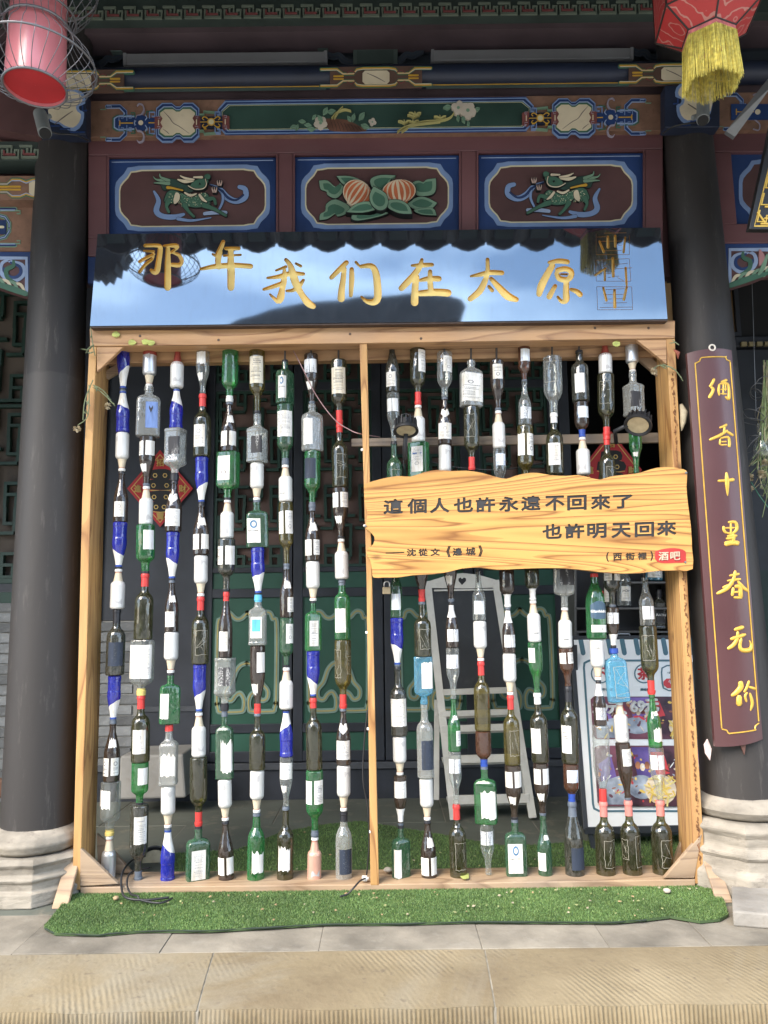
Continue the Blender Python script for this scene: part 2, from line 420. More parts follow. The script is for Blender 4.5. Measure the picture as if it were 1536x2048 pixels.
    bt = geometry.tessellate_polygon([OP]); bm.add([p + T for p in OP], [tuple(t) for t in bt], board_mat)
    b = bm.build(board_name, parent)
    for gi, g in enumerate(gm):
        if g.f: g.build(char_name, b)
    return b
# ------------------------------------------------------------------ shared materials
navy = M('dark_navy_paint', (.030, .034, .044), .45, .35, 4, bump=.15, dirt=.25, dirtc=(.05, .05, .05))
maroon = M('maroon_paint', (.145, .066, .070), .42, .25, 3, bump=.2, bscale=25, dirt=.3, dirtc=(.16, .11, .10), stretch=(.4, 1, 1))
maroon_d = M('maroon_panel_paint', (.090, .042, .041), .6, .25, 5, bump=.1)
blue_p = M('deep_blue_paint', (.016, .042, .14), .5, .3, 4, bump=.15, dirt=.2, dirtc=(.05, .08, .16))
blue_d = M('dull_blue_paint', (.013, .019, .040), .5, .3, 4)
lblue = M('light_blue_paint', (.19, .28, .48), .55, .15, 8)
pblue = M('pale_blue_paint', (.30, .38, .55), .55, .15, 8)
cream = M('cream_paint', (.64, .55, .39), .6, .14, 7, dirt=.15)
cream_y = M('pale_yellow_paint', (.62, .56, .36), .5, .1, 7)
gold = M('gold_paint', (.62, .36, .05), .38, .12, 9, metal=.15)
gold_b = M('bright_gold_leaf', (.70, .43, .07), .3, .15, 30, metal=.35, bump=.3, bscale=120)
carve_gold = M('carved_gold_paint', (.93, .71, .24), .5, .08, 12)
green_p = M('dark_green_paint', (.030, .066, .052), .5, .25, 4, dirt=.2, dirtc=(.05, .08, .06))
green_l = M('sage_green_paint', (.17, .28, .19), .6, .2, 8)
green_m = M('mid_green_paint', (.05, .13, .085), .6, .2, 8)
teal_l = M('grey_teal_paint', (.20, .31, .26), .6, .15, 8)
orange_p = M('terracotta_orange_paint', (.48, .13, .05), .6, .2, 9)
brown_b = M('speckled_brown_paint', (.21, .115, .075), .8, .25, 14, dirt=.75, dirtc=(.10, .055, .035), bump=.3)
black_c = M('black_column_paint', (.048, .041, .040), .40, .25, 3, bump=.25, bscale=14, dirt=.35, dirtc=(.085, .074, .066), stretch=(1, 1, .35))
stone_w = M('pale_carved_stone', (.27, .24, .195), .92, .38, 7, bump=1.0, bscale=22, dirt=.75, dirtc=(.12, .10, .085), stretch=(1, 1, 1.8))
stone_g = M('grey_flagstone', (.215, .19, .15), .9, .40, 5, ovar=.16, bump=.9, bscale=26, dirt=.6, dirtc=(.31, .285, .24))
floor_m = M('dusty_porch_floor', (.10, .108, .088), .85, .25, 2.5, bump=.4, bscale=25, dirt=.6, dirtc=(.30, .245, .18))
brick_m = M('grey_brick', (.20, .205, .205), .85, .3, 7, ovar=.4, bump=.6, bscale=50, dirt=.4, dirtc=(.38, .37, .35))
mortar_m = M('lime_mortar', (.30, .29, .265), .9, .15, 9)
steel_g = M('grey_steel', (.20, .21, .22), .45, .2, 8, metal=.5)
white_p = M('chalk_white_paint', (.62, .61, .57), .6, .12, 8, dirt=.3, dirtc=(.35, .33, .3))
black_m = M('matt_black_metal', (.022, .023, .026), .45, .2, 10, metal=.3)
red_p = M('lantern_red', (.42, .025, .03), .5, .15, 8)
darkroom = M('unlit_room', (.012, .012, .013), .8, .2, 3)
def tan_stone():
    m, n, l, b, o = nodes('tooled_tan_sandstone')
    t = n.new('ShaderNodeTexCoord')
    z = n.new('ShaderNodeTexNoise'); z.inputs['Scale'].default_value = 2.2; z.inputs['Detail'].default_value = 9; z.inputs['Roughness'].default_value = .65; l.new(t.outputs['Object'], z.inputs['Vector'])
    r = n.new('ShaderNodeValToRGB'); e = r.color_ramp.elements; e[0].position = .28; e[1].position = .75; e[0].color = (.145, .106, .06, 1); e[1].color = (.29, .232, .142, 1)
    k = e.new(.5); k.color = (.215, .168, .098, 1)
    l.new(z.outputs['Fac'], r.inputs[0]); b.inputs['Roughness'].default_value = .88
    zs = n.new('ShaderNodeTexNoise'); zs.inputs['Scale'].default_value = 1.1; zs.inputs['Detail'].default_value = 10; zs.inputs['Roughness'].default_value = .7; zs.inputs['Distortion'].default_value = .8; l.new(t.outputs['Object'], zs.inputs['Vector'])
    rs = n.new('ShaderNodeMapRange'); rs.inputs[1].default_value = .48; rs.inputs[2].default_value = .66; rs.inputs[4].default_value = .6; l.new(zs.outputs['Fac'], rs.inputs[0])
    ms = n.new('ShaderNodeMix'); ms.data_type = 'RGBA'; ms.inputs[7].default_value = (.27, .245, .19, 1); l.new(rs.outputs[0], ms.inputs[0]); l.new(r.outputs[0], ms.inputs[6])
    zp = n.new('ShaderNodeTexNoise'); zp.inputs['Scale'].default_value = 38; zp.inputs['Detail'].default_value = 6; l.new(t.outputs['Object'], zp.inputs['Vector'])
    rp = n.new('ShaderNodeMapRange'); rp.inputs[1].default_value = .62; rp.inputs[2].default_value = .72; rp.inputs[4].default_value = .55; l.new(zp.outputs['Fac'], rp.inputs[0])
    m9 = n.new('ShaderNodeMix'); m9.data_type = 'RGBA'; m9.inputs[7].default_value = (.13, .10, .07, 1); l.new(rp.outputs[0], m9.inputs[0]); l.new(ms.outputs[2], m9.inputs[6]); l.new(m9.outputs[2], b.inputs['Base Color'])
    mp = n.new('ShaderNodeMapping'); mp.inputs['Rotation'].default_value = (0, 0, R(-24)); l.new(t.outputs['Object'], mp.inputs[0])
    w = n.new('ShaderNodeTexWave'); w.inputs['Scale'].default_value = 19; w.inputs['Distortion'].default_value = 1.6; w.inputs['Detail'].default_value = 3; w.inputs['Detail Scale'].default_value = 2.0
    l.new(mp.outputs[0], w.inputs['Vector'])
    z2 = n.new('ShaderNodeTexNoise'); z2.inputs['Scale'].default_value = 3; z2.inputs['Detail'].default_value = 3; l.new(t.outputs['Object'], z2.inputs['Vector'])
    g = n.new('ShaderNodeMapRange'); g.inputs[1].default_value = .48; g.inputs[2].default_value = .85; g.inputs[4].default_value = .75; l.new(z2.outputs['Fac'], g.inputs[0])
    mu = n.new('ShaderNodeMath'); mu.operation = 'MULTIPLY'; l.new(w.outputs['Fac'], mu.inputs[0]); l.new(g.outputs[0], mu.inputs[1])
    z3 = n.new('ShaderNodeTexNoise'); z3.inputs['Scale'].default_value = 45; z3.inputs['Detail'].default_value = 8; l.new(t.outputs['Object'], z3.inputs['Vector'])
    ad = n.new('ShaderNodeMath'); ad.operation = 'MULTIPLY_ADD'; ad.inputs[1].default_value = .8; l.new(z3.outputs['Fac'], ad.inputs[0]); l.new(mu.outputs[0], ad.inputs[2])
    bp = n.new('ShaderNodeBump'); bp.inputs['Strength'].default_value = .85; bp.inputs['Distance'].default_value = .0042
    l.new(ad.outputs[0], bp.inputs['Height']); l.new(bp.outputs[0], b.inputs['Normal'])
    return m
tan_m = tan_stone()

# ------------------------------------------------------------------ ground, step, porch floor
st = MB(); st.box(-60, 60, -70, 30, -.60, -.44, M('street_paving', (.40, .37, .32), .85, .2, 1.2, bump=.4, dirt=.4))
tag(st.build('ground'), kind='structure')
YE = G(768, 2004).y          # front edge of the top step
YG = G(700, 1900).y; YT = G(700, 1855).y
# porch floor body (stones lie on it)
fb = MB(); fb.box(-4.2, 4.2, YG + .003, 3.4, -.44, -.0035, M('floor_joint_dust', (.20, .18, .15), .9))
pf = tag(fb.build('porch_floor'), kind='structure')
def slabs_between(xs_front, xs_back, yf, yb, z0, z1, mat, gap=.0010, name='stone', parent=None, bev=.0015):
    for i in range(len(xs_front) - 1):
        a0, a1, b0, b1 = xs_front[i] + gap, xs_front[i + 1] - gap, xs_back[i] + gap, xs_back[i + 1] - gap
        dz = random.uniform(-.002, .002)
        MB().prism([(a0, yf + gap, z1 + dz), (a1, yf + gap, z1 + dz), (b1, yb - gap, z1 + dz), (b0, yb - gap, z1 + dz)], (0, 0, z0 - z1), mat).build(name, parent, bevel=bev)
# grey flagstone strip and more slabs under the turf
jx = [G(x, 1888).x for x in (-700, -330, 45, 330, 640, 962, 1215, 1420, 1700, 2100)]
slabs_between(jx, [x * 1.0 for x in jx], YG, -.17, -.008, 0, stone_g, name='flagstone', parent=pf)
# inner floor slabs (large dusty)
for r_ in range(5):
    y0 = -.17 + r_ * .6
    xs = [-4.2 + .9 * k + (.45 if r_ % 2 else 0) for k in range(11)]; xs = [min(max(x, -4.2), 4.2) for x in xs]
    xs = sorted(set(xs)); slabs_between(xs, xs, y0, y0 + .6, -.008, -.001, floor_m, .002, 'floor_slab', pf, .003)
# tan step stones: tooled, front lip uneven, and fluted riser
sj_f = [-4.2, -1.9, G(372, 2040).x + .01, G(988, 1995).x, 2.15, 4.2]
sj_b = [-4.2, -2.0, G(427, 1904).x, G(968, 1892).x, 2.1, 4.2]
step = empty('entrance_step', (0, YE, -.2)); tag(step, 'tan tooled sandstone step along the front of the porch', 'step')
for i in range(5):
    nxs, nys = 60, 10; vs = []; fs = []
    for a in range(nys + 1):
        t = a / nys
        for b_ in range(nxs + 1):
            s = b_ / nxs
            xf = sj_f[i] + .0025 + (sj_f[i + 1] - sj_f[i] - .005) * s; xb = sj_b[i] + .0025 + (sj_b[i + 1] - sj_b[i] - .005) * s
            x = xb + (xf - xb) * t; y = YG + (YE - YG) * t
            lip = .004 * math.sin(x * 5 + i * 2) + .003 * math.sin(x * 23.7 + i)
            z = -.003 - .014 * t ** 4 - (.003 * (math.sin(x * 9 + 3 * t) + math.sin(x * 21))) * t ** 2 * .5
            if a == nys: y += lip
            vs.append((x, y, z))
    w_ = nxs + 1
    for a in range(nys):
        for b_ in range(nxs): fs.append((a * w_ + b_, (a + 1) * w_ + b_, (a + 1) * w_ + b_ + 1, a * w_ + b_ + 1))
    mb = MB(); mb.add(vs, fs, tan_m)
    o = mb.build('step_stone', step, smooth=True)
    # fluted riser: real grooves
    x0, x1 = sj_f[i] + .0025, sj_f[i + 1] - .0025; nfl = int((x1 - x0) / .0125); vs = []; fs = []
    for k in range(nfl * 4 + 1):
        x = x0 + (x1 - x0) * k / (nfl * 4); ph = (k % 4) / 4
        dy = -.004 * (1 - math.cos(2 * PI * ph)) ; lip = .004 * math.sin(x * 5 + i * 2) + .003 * math.sin(x * 23.7 + i)
        top = -.0165 - (.003 * (math.sin(x * 9 + 3) + math.sin(x * 21))) * .5
        vs += [(x, YE + lip + .0005, top), (x, YE + dy + .002, top - .030 + .006 * math.sin(x * 40)), (x, YE + dy + .003, -.44)]
    for k in range(nfl * 4):
        for q in range(2): fs.append((k * 3 + q, k * 3 + q + 1, (k + 1) * 3 + q + 1, (k + 1) * 3 + q))
    MB().add(vs, fs, tan_m).build('step_riser', step, smooth=True)
for i in range(1, 5):   # dusty pointing in the joints
    vs = []; fs = []
    for a_ in range(11):
        t = a_ / 10; x = sj_b[i] + (sj_f[i] - sj_b[i]) * t; y = YG + (YE - YG) * t; z = -.0055 - .014 * t ** 4 - (.003 * (math.sin(x * 9 + 3 * t) + math.sin(x * 21))) * t ** 2 * .5
        vs += [(x - .004, y, z), (x + .004, y, z)]
    vs += [(vs[-2][0], YE + .006, -.44), (vs[-1][0], YE + .006, -.44)]
    for a_ in range(11): fs.append((a_ * 2, a_ * 2 + 1, a_ * 2 + 3, a_ * 2 + 2))
    MB().add(vs, fs, M('pale_pointing', (.30, .27, .215), .9, .5, 18)).build('joint', step)
MB().box(-4.2, 4.2, YE + .02, YG - .001, -.44, -.060, mortar_m).build('step_core', step)

# ------------------------------------------------------------------ the hall
hall = empty('hall_building', (0, .1, 0)); tag(hall, 'old timber hall with painted beams, dark columns and green lattice doors', 'building')
YC, YW = .10, 1.62
ZT = 4.35
def box_part(name, x0, x1, y0, y1, z0, z1, mat, parent=hall, bevel=0): return MB().box(x0, x1, y0, y1, z0, z1, mat).build(name, parent, bevel=bevel)
def col_mat():
    m = M('black_column_paint2', (.025, .022, .021), .55, .30, 2.6, bump=.55, bscale=16, dirt=.5, dirtc=(.062, .055, .050), spec=.35, stretch=(1, 1, .25))
    n, l = m.node_tree.nodes, m.node_tree.links; b = [q for q in n if q.type == 'BSDF_PRINCIPLED'][0]; src = b.inputs['Base Color'].links[0].from_socket
    g = n.new('ShaderNodeNewGeometry'); s = n.new('ShaderNodeSeparateXYZ'); l.new(g.outputs['Position'], s.inputs[0])
    z = n.new('ShaderNodeTexNoise'); z.inputs['Scale'].default_value = 9; z.inputs['Detail'].default_value = 6; l.new(g.outputs['Position'], z.inputs['Vector'])
    prev = src
    # old repaint line at shoulder height, scuffs and drips below it
    for (h, wd, amp, colr, f) in ((2.10, .004, .06, (.038, .034, .032), .8), (2.28, .012, .05, (.16, .15, .145), .0),):
        a = n.new('ShaderNodeMath'); a.operation = 'MULTIPLY_ADD'; a.inputs[1].default_value = amp; l.new(z.outputs['Fac'], a.inputs[0]); l.new(s.outputs[2], a.inputs[2])
        r = n.new('ShaderNodeMapRange'); r.inputs[1].default_value = h + .03 + wd; r.inputs[2].default_value = h + .03 - wd; r.inputs[4].default_value = f; l.new(a.outputs[0], r.inputs[0])
        x = n.new('ShaderNodeMix'); x.data_type = 'RGBA'; x.inputs[7].default_value = rgb(colr); l.new(r.outputs[0], x.inputs[0]); l.new(prev, x.inputs[6]); prev = x.outputs[2]
    mp = n.new('ShaderNodeMapping'); mp.inputs['Scale'].default_value = (14, 14, 2.0); l.new(g.outputs['Position'], mp.inputs[0])
    z2 = n.new('ShaderNodeTexNoise'); z2.inputs['Scale'].default_value = 2.2; z2.inputs['Detail'].default_value = 9; z2.inputs['Roughness'].default_value = .75; l.new(mp.outputs[0], z2.inputs['Vector'])
    r = n.new('ShaderNodeMapRange'); r.inputs[1].default_value = .57; r.inputs[2].default_value = .70; r.inputs[4].default_value = .6; l.new(z2.outputs['Fac'], r.inputs[0])
    x = n.new('ShaderNodeMix'); x.data_type = 'RGBA'; x.inputs[7].default_value = (.10, .09, .082, 1); l.new(r.outputs[0], x.inputs[0]); l.new(prev, x.inputs[6])
    l.new(x.outputs[2], b.inputs['Base Color']); return m
black_c = col_mat()
# columns: tapered shaft, painted; carved stone base
def column(pxt, pyt, wt, pxb, pyb, wb, yc):
    ct, cb = U(pxt, pyt, yc), U(pxb, pyb, yc)
    rt, rb = wt / 2 * (ct - CAM).dot(_f) / F_PX, wb / 2 * (cb - CAM).dot(_f) / F_PX
    ax = (ct - cb) / (ct.z - cb.z)
    prof = []; zs = [cb.z - .06, cb.z + .25, cb.z + .9, cb.z + 1.6, cb.z + 2.3, ct.z, ZT]
    pts, rr = [], []
    for z in zs:
        p = cb + ax * (z - cb.z); t = (z - cb.z) / (ct.z - cb.z); pts.append(p); rr.append(rb + (rt - rb) * min(t, 1) ** 1.1 if t > 0 else rb)
    o = MB().tube(pts, rr, black_c, 40).build('column', hall, smooth=True, autosm=50)
    return cb, rb
def chip(o, amp, seed):
    rn = random.Random(seed); mm = o.modifiers.new('sub', 'SUBSURF'); mm.subdivision_type = 'SIMPLE'; mm.levels = 2; mm.render_levels = 2
    t = bpy.data.textures.new('chip', 'CLOUDS'); t.noise_scale = .06; t.noise_depth = 4
    d = o.modifiers.new('chips', 'DISPLACE'); d.texture = t; d.strength = amp; d.mid_level = .5; d.texture_coords = 'GLOBAL'
cl = column(127, 280, 98, 76, 1660, 140, YC)
cr_ = column(1373, 250, 92, 1480, 1560, 150, YC)
def col_base(c, rb, ztop, zdrum, mat, yc):
    x = c.x
    b = MB(); d = ztop - zdrum
    b.lathe([(zdrum, rb * 1.10), (zdrum + d * .12, rb * 1.24), (zdrum + d * .45, rb * 1.33), (zdrum + d * .75, rb * 1.24), (zdrum + d * .95, rb * 1.08), (ztop, rb * 1.0)], mat, 40, (x, yc, 0))
    o = b.build('column_base', hall, smooth=True, autosm=50); chip(o, .007, 1)
    s = rb * 1.62; h = zdrum
    p = MB(); n = 8
    # octagonal stepped plinth
    prof = [(0, s * 1.04), (h * .30, s * 1.04), (h * .34, s * .96), (h * .50, s * .96), (h * .55, s * 1.0), (h * .60, s * 1.0), (h * .66, s * .90), (h * .80, s * .92), (h * .9, s * .98), (h, s * .88)]
    p.lathe(prof, mat, 8, (x, yc, 0)); q = p.build('plinth', o, bevel=.008); chip(q, .012, 2)
    return o
zt = U(76, 1668, YC - .1).z; zd = U(60, 1722, YC - .2).z
col_base(U(70, 1700, YC), cl[1], zt + .02, zd, stone_w, YC)
zt = U(1480, 1600, YC - .1).z; zd = U(1480, 1650, YC - .2).z
col_base(U(1486, 1640, YC), cr_[1], zt + .01, zd, stone_w, YC)

# main walls, roof, porch ceiling
box_part('side_wall', -4.25, -4.1, -.2, 3.2, 0, ZT, navy)
box_part('side_wall', 4.1, 4.25, -.2, 3.2, 0, ZT, navy)
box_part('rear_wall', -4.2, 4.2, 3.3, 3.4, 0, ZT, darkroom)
box_part('porch_ceiling', -4.2, 4.2, .2, 3.3, 3.55, 3.65, navy)
eave = MB(); ty, tz = -1.12, 3.165
eave.prism([(-6, .6, ZT + .1), (-6, ty, tz + .06), (-6, ty, tz + .12), (-6, .6, ZT + .3)], (12, 0, 0), M('roof_boards', (.05, .04, .035), .8, .3, 4))
roof = eave.build('roof', hall)
tile_m = M('grey_roof_tile', (.10, .10, .105), .8, .3, 8, bump=.4)
rb_ = MB(); rb_.box(-.05, .05, 0, 1.75, -.05, .0, M('rafter_paint', (.03, .06, .06), .6, .2, 5)); rm = rb_.build('rafter', roof, world=False)
sl_ang = math.atan2(ZT + .1 - tz - .06, .6 - ty)
rm.location = Vector((-5.9, ty + .02, tz + .055)) - wpos(hall); rm.rotation_euler = (sl_ang, 0, 0)
dt = MB()
# drip tile: a rounded tongue hanging under a half-round cap tile
pr = [(-.10, .035), (.10, .035), (.10, -.012), (.094, -.03), (.07, -.038), (.04, -.058), (.0, -.068), (-.04, -.058), (-.07, -.038), (-.094, -.03), (-.10, -.012)]
dt.prism([(x, 0, z) for x, z in pr], (0, .02, 0), tile_m)
dt.tube([(-.10, 0, .02), (-.10, .3, .14)], .045, tile_m, 10)
dm = dt.build('eave_tile', roof, world=False)
dm.location = Vector((-5.9, ty - .02, tz + .05)) - wpos(hall)
for k in range(1, 60):
    if True:
        o = rm.copy(); COL.objects.link(o); o.location.x = rm.location.x + k * .20
    o = dm.copy(); COL.objects.link(o); o.location.x = dm.location.x + k * .20 + random.uniform(-.006, .006); o.location.z += random.uniform(-.016, .010); o.rotation_euler.y = random.uniform(-.05, .05)

gp = [(196, 440), (216, 466), (226, 490), (240, 510), (251, 522), (243, 530), (238, 545), (230, 542), (228, 560), (218, 556), (213, 572), (204, 566), (196, 574), (188, 560), (182, 566), (160, 560), (150, 440)]  # unseen slab added so the board mirrors a ragged dark patch
MB().prism([((x - 768) / 1540 * 4.42, -1.2, 1.07 + math.tan(math.atan((1024 - y + 8) / 1540) + PITCH) * 4.38) for x, y in gp], (0, -.12, 0), tile_m).build('mirror_silhouette', roof)
# back wall of the porch: navy frame, lattice doors
def wbox(name, x0, y0, x1, y1, Y, t, mat, parent=hall, bevel=0):
    """axis-aligned box from a photo-pixel rectangle measured near the wall's middle"""
    xa = (U(x0, (y0 + y1) / 2, Y).x); xb = U(x1, (y0 + y1) / 2, Y).x
    za = U((x0 + x1) / 2, y1, Y).z; zb = U((x0 + x1) / 2, y0, Y).z
    return MB().box(xa, xb, Y, Y + t, za, zb, mat).build(name, parent, bevel=bevel)
XL = [U(x, 1300, YW).x for x in (402, 585, 768, 951, 1135)]
zz = lambda py: U(768, py, YW).z
box_part('threshold_beam', XL[0] - .6, XL[4] + 2.8, YW - .06, YW + .1, -.01, zz(1522), navy, bevel=.004)
box_part('threshold_lip', XL[0] - .6, XL[4] + 2.8, YW - .075, YW - .061, zz(1522) - .03, zz(1522) + .008, M('worn_navy_edge', (.06, .065, .075), .5), bevel=.002)
door_green = M('door_green_paint', (.026, .095, .062), .45, .2, 3, dirt=.2, dirtc=(.04, .08, .06))
lat_green = M('lattice_green_paint', (.018, .052, .037), .5, .25, 4)
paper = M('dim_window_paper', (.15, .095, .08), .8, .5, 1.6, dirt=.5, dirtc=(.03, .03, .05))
W_, S_ = .0, .0
def lattice_bars(mb, x0, x1, z0, z1, y, w=.018, t=.03, mat=None, nx=4, nz=6):
    """Chinese stepped lattice: interlocking rectangles"""
    mat = mat or lat_green
    def H(z, a, b): mb.box(a, b, y, y + t, z - w / 2, z + w / 2, mat)
    def V(x, a, b): mb.box(x - w / 2, x + w / 2, y + .0015, y + t - .0015, a, b, mat)
    cw, ch = (x1 - x0) / nx, (z1 - z0) / nz
    H(z0 + w / 2, x0, x1); H(z1 - w / 2, x0, x1); V(x0 + w / 2, z0 + w, z1 - w); V(x1 - w / 2, z0 + w, z1 - w)
    for i in range(nx):
        for j in range(nz):
            ax, az = x0 + i * cw, z0 + j * ch
            if (i + j) % 2 == 0:
                H(az + ch * .28, ax + cw * .0, ax + cw * .72); V(ax + cw * .72, az + ch * .28 + w / 2, az + ch * 1.0)
                V(ax + cw * .3, az + ch * .55, az + ch); H(az + ch * .55, ax + cw * .3 - w / 2, ax + cw * .72 - w / 2)
            else:
                V(ax + cw * .28, az, az + ch * .7); H(az + ch * .7, ax + cw * .28 - w / 2, ax + cw)
                H(az + ch * .38, ax + cw * .28 + w / 2, ax + cw * .75); V(ax + cw * .75, az, az + ch * .38 + w / 2)
def door_leaf(i, x0, x1):
    g = .004; x0 += g; x1 -= g
    st_ = MB(); sw = .058
    b = MB()
    for a, c in ((x0, x0 + sw), (x1 - sw, x1)): b.box(a, c, YW, YW + .05, zz(1521), zz(560), navy)
    for p0, p1 in ((1521, 1500), (1463, 1445), (1192, 1174), (1142, 1132), (778, 762)):
        b.box(x0 + sw, x1 - sw, YW + .002, YW + .048, zz(p0), zz(p1), navy)
    leaf = b.build('lattice_door', hall, bevel=.003)
    if i in (0,): leaf['label'] = 'leftmost green and navy lattice door leaf'
    for p0, p1 in ((1500, 1463), (1445, 1192), (1174, 1142)):
        MB().box(x0 + sw, x1 - sw, YW + .014, YW + .034, zz(p0), zz(p1), door_green).build('door_panel', leaf)
    lb = MB(); lattice_bars(lb, x0 + sw, x1 - sw, zz(1132), zz(778), YW + .01); tag(lb.build('lattice', leaf), kind='stuff')
    lb = MB(); lattice_bars(lb, x0 + sw, x1 - sw, zz(762), zz(575), YW + .01, nz=3); tag(lb.build('lattice', leaf), kind='stuff')
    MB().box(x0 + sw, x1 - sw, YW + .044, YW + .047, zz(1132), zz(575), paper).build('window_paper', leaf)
    # raised cloud ornament, two-tone outline
    cx = (x0 + x1) / 2; hw = (x1 - x0) / 2 - sw - .035; zb, zt_ = zz(1418), zz(1222)
    H_ = zt_ - zb
    def P(u, v): return (cx + u * hw, zb + v * H_)
    frame_ = [(-1, .06), (-.9, .0), (-.16, 0), (-.13, .10), (-.2, .22), (-.42, .26), (-.62, .2), (-.74, .32), (-.62, .46), (-.5, .5), (-.42, .66), (-.2, .76), (-.05, .8)]
    half = [P(*q) for q in smooth2([(-.98, .07), (-.93, .01), (-.86, -.01), (-.2, -.01), (-.09, .02), (-.08, .11), (-.2, .175), (-.36, .155), (-.5, .10), (-.68, .12), (-.70, .20), (-.52, .27), (-.44, .33), (-.36, .40), (-.2, .46), (0, .48)])]
    out = [P(*q) for q in smooth2([(-.98, .07), (-1, .5), (-.98, .90), (-.86, .93), (-.78, .99), (-.6, 1.0), (-.4, .94), (-.2, .94), (0, 1.0)])]
    for m_, wdt, yo in ((teal_l, .030, .0075), (M('ochre_edge_paint', (.42, .35, .13), .6), .008, .010)):
        ob = MB()
        for path in (half, out):
            for sgn in (1, -1):
                pp = [(cx + sgn * (x - cx), z, wdt) for x, z in path]
                poly = brush(pp, 1)
                ob.prism([(x, YW + .014 - yo, z) for x, z in poly], (0, yo, 0), m_)
        ob.build('cloud_ornament', leaf)
def smooth2(p): return smooth_path(p, 4)
for i in range(4): door_leaf(i, XL[i], XL[i + 1])
# left: dark post, grey brick pier and low brick wall
def bricks(x0, x1, z0, z1, Y, parent, bw=.215, bh=.062):
    w = box_part('brick_wall', x0, x1, Y + .012, Y + .15, z0, z1, mortar_m, parent)
    base = MB().box(0, bw - .010, 0, .1, 0, bh - .009, brick_m).build('brick', w, world=False, bevel=.003); o_ = wpos(w); first = True
    rows = int((z1 - z0) / bh); n = 0
    for r_ in range(rows + 1):
        off = (bw / 2 if r_ % 2 else 0); x = x0 - off
        while x < x1 - .03:
            a, c = max(x, x0), min(x + bw, x1)
            if c - a > .05:
                k = (c - a) / bw
                o = base if first else base.copy()
                if not first: COL.objects.link(o)
                first = False
                o.location = Vector((a, Y + random.uniform(-.002, .003), z0 + r_ * bh)) - o_; o.scale = (k, 1, 1)
            x += bw
    return w
def mbox(x0, x1, y0, y1, z0, z1, mat, name, parent=hall, bevel=0): return box_part(name, x0, x1, y0, y1, z0, z1, mat, parent, bevel)
xa, xb = U(200, 1400, YW).x, U(286, 1400, YW).x
bricks(xa, xb, 0, zz(1235), YW - .04, hall)
bricks(-4.1, U(66, 1300, YW).x, 0, zz(1212), YW - .04, hall)
mbox(U(66, 1300, YW).x, xa, YW - .05, YW + .2, 0, 3.6, navy, 'wall_post', bevel=.004)
mbox(xa, xb, YW - .03, YW + .1, zz(1234), 3.6, navy, 'wall_panel')
mbox(xb, XL[0] - .002, YW - .055, YW + .1, 0, 3.6, navy, 'wall_post', bevel=.004)
mbox(XL[0], XL[4], YW + .0, YW + .08, zz(560), 3.6, navy, 'wall_panel')
mbox(xb, XL[0] - .01, YW - .065, YW - .056, zz(1415), zz(1405), M('worn_navy_edge', (.06, .065, .075), .5), 'trim_strip')
# left bay lattice window
lx0, lx1 = -4.1, U(66, 1000, YW).x - .005
wl_ = MB(); wl_.box(lx0, lx1, YW - .02, YW + .06, zz(1208), zz(1175), lat_green).box(lx0, lx1, YW - .021, YW + .03, zz(1158), zz(1148), lat_green).box(lx1 - .06, lx1, YW - .019, YW + .06, zz(1148), zz(560), lat_green)
win = wl_.build('lattice_window', hall, bevel=.003)
MB().box(lx0, lx1 - .06, YW - .015, YW + .05, zz(1208) + .04, zz(1158), navy).build('window_rail', win)
lb = MB(); lattice_bars(lb, lx1 - 1.26, lx1 - .06, zz(1148), zz(800), YW - .01, .02, .035, nx=8, nz=5); tag(lb.build('lattice', win), kind='stuff')
lb = MB(); lattice_bars(lb, lx1 - 1.26, lx1 - .06, zz(795), zz(575), YW - .01, .02, .035, nx=8, nz=3); tag(lb.build('lattice', win), kind='stuff')
MB().box(lx0, lx1 - .06, YW + .04, YW + .05, zz(1148), zz(560), M('pale_window_paper', (.12, .095, .075), .8, .5, 1.2, dirt=.8, dirtc=(.03, .03, .035))).build('window_paper', win)
mbox(lx0, lx1, YW - .03, YW + .1, zz(560), 3.6, navy, 'wall_panel')
# right: open doorway, dark inside; folded door leaf behind the couplet, gold-lit lattice transom
mbox(XL[4] + .002, XL[4] + .07, YW - .02, YW + .12, zz(1522), 3.6, navy, 'wall_post', bevel=.004)
rx0 = U(1410, 1100, YW).x
mbox(rx0, rx0 + .10, YW - .03, YW + .12, zz(1522), zz(690), navy, 'wall_post', bevel=.004)
mbox(rx0 + .13, 4.1, YW, YW + .05, zz(1522), zz(708), navy, 'door_leaf', bevel=.004)
MB().box(rx0 + .24, rx0 + .7, YW - .008, YW - .001, zz(1440), zz(1150), M('dark_green_panel', (.012, .035, .028), .5)).build('door_panel', hall)
mbox(XL[4] + .07, 4.1, YW - .03, YW + .1, zz(705), zz(685), navy, 'door_head', bevel=.004)
mbox(XL[4] + .07, 4.1, YW + .05, YW + .1, zz(500), 3.6, navy, 'wall_panel')
tb = MB(); lattice_bars(tb, rx0 - .35, rx0 + .32, zz(683), zz(505), YW - .02, .026, .03, navy, nx=3, nz=2); tag(tb.build('lattice', hall), kind='stuff')
MB().box(rx0 - .35, rx0 + .32, YW + .02, YW + .03, zz(683), zz(505), M('gold_lit_window_paper', (.42, .27, .13), .7, .3, 2)).build('window_paper', hall)  # gold light of the room put into the paper's colour
MB().box(rx0 + .32, 4.1, YW + .0, YW + .03, zz(683), zz(500), darkroom).build('wall_panel', hall)  # near-black sheet, the unlit room's dark put into its colour
# gold dentil strip under transom at far right
ds = MB()
for k in range(14): ds.box(rx0 + .3 + k * .05, rx0 + .335 + k * .05, YW - .05, YW - .031, zz(706), zz(698), M('dull_gold', (.28, .23, .12), .5))
tag(ds.build('door_trim', hall), kind='stuff')
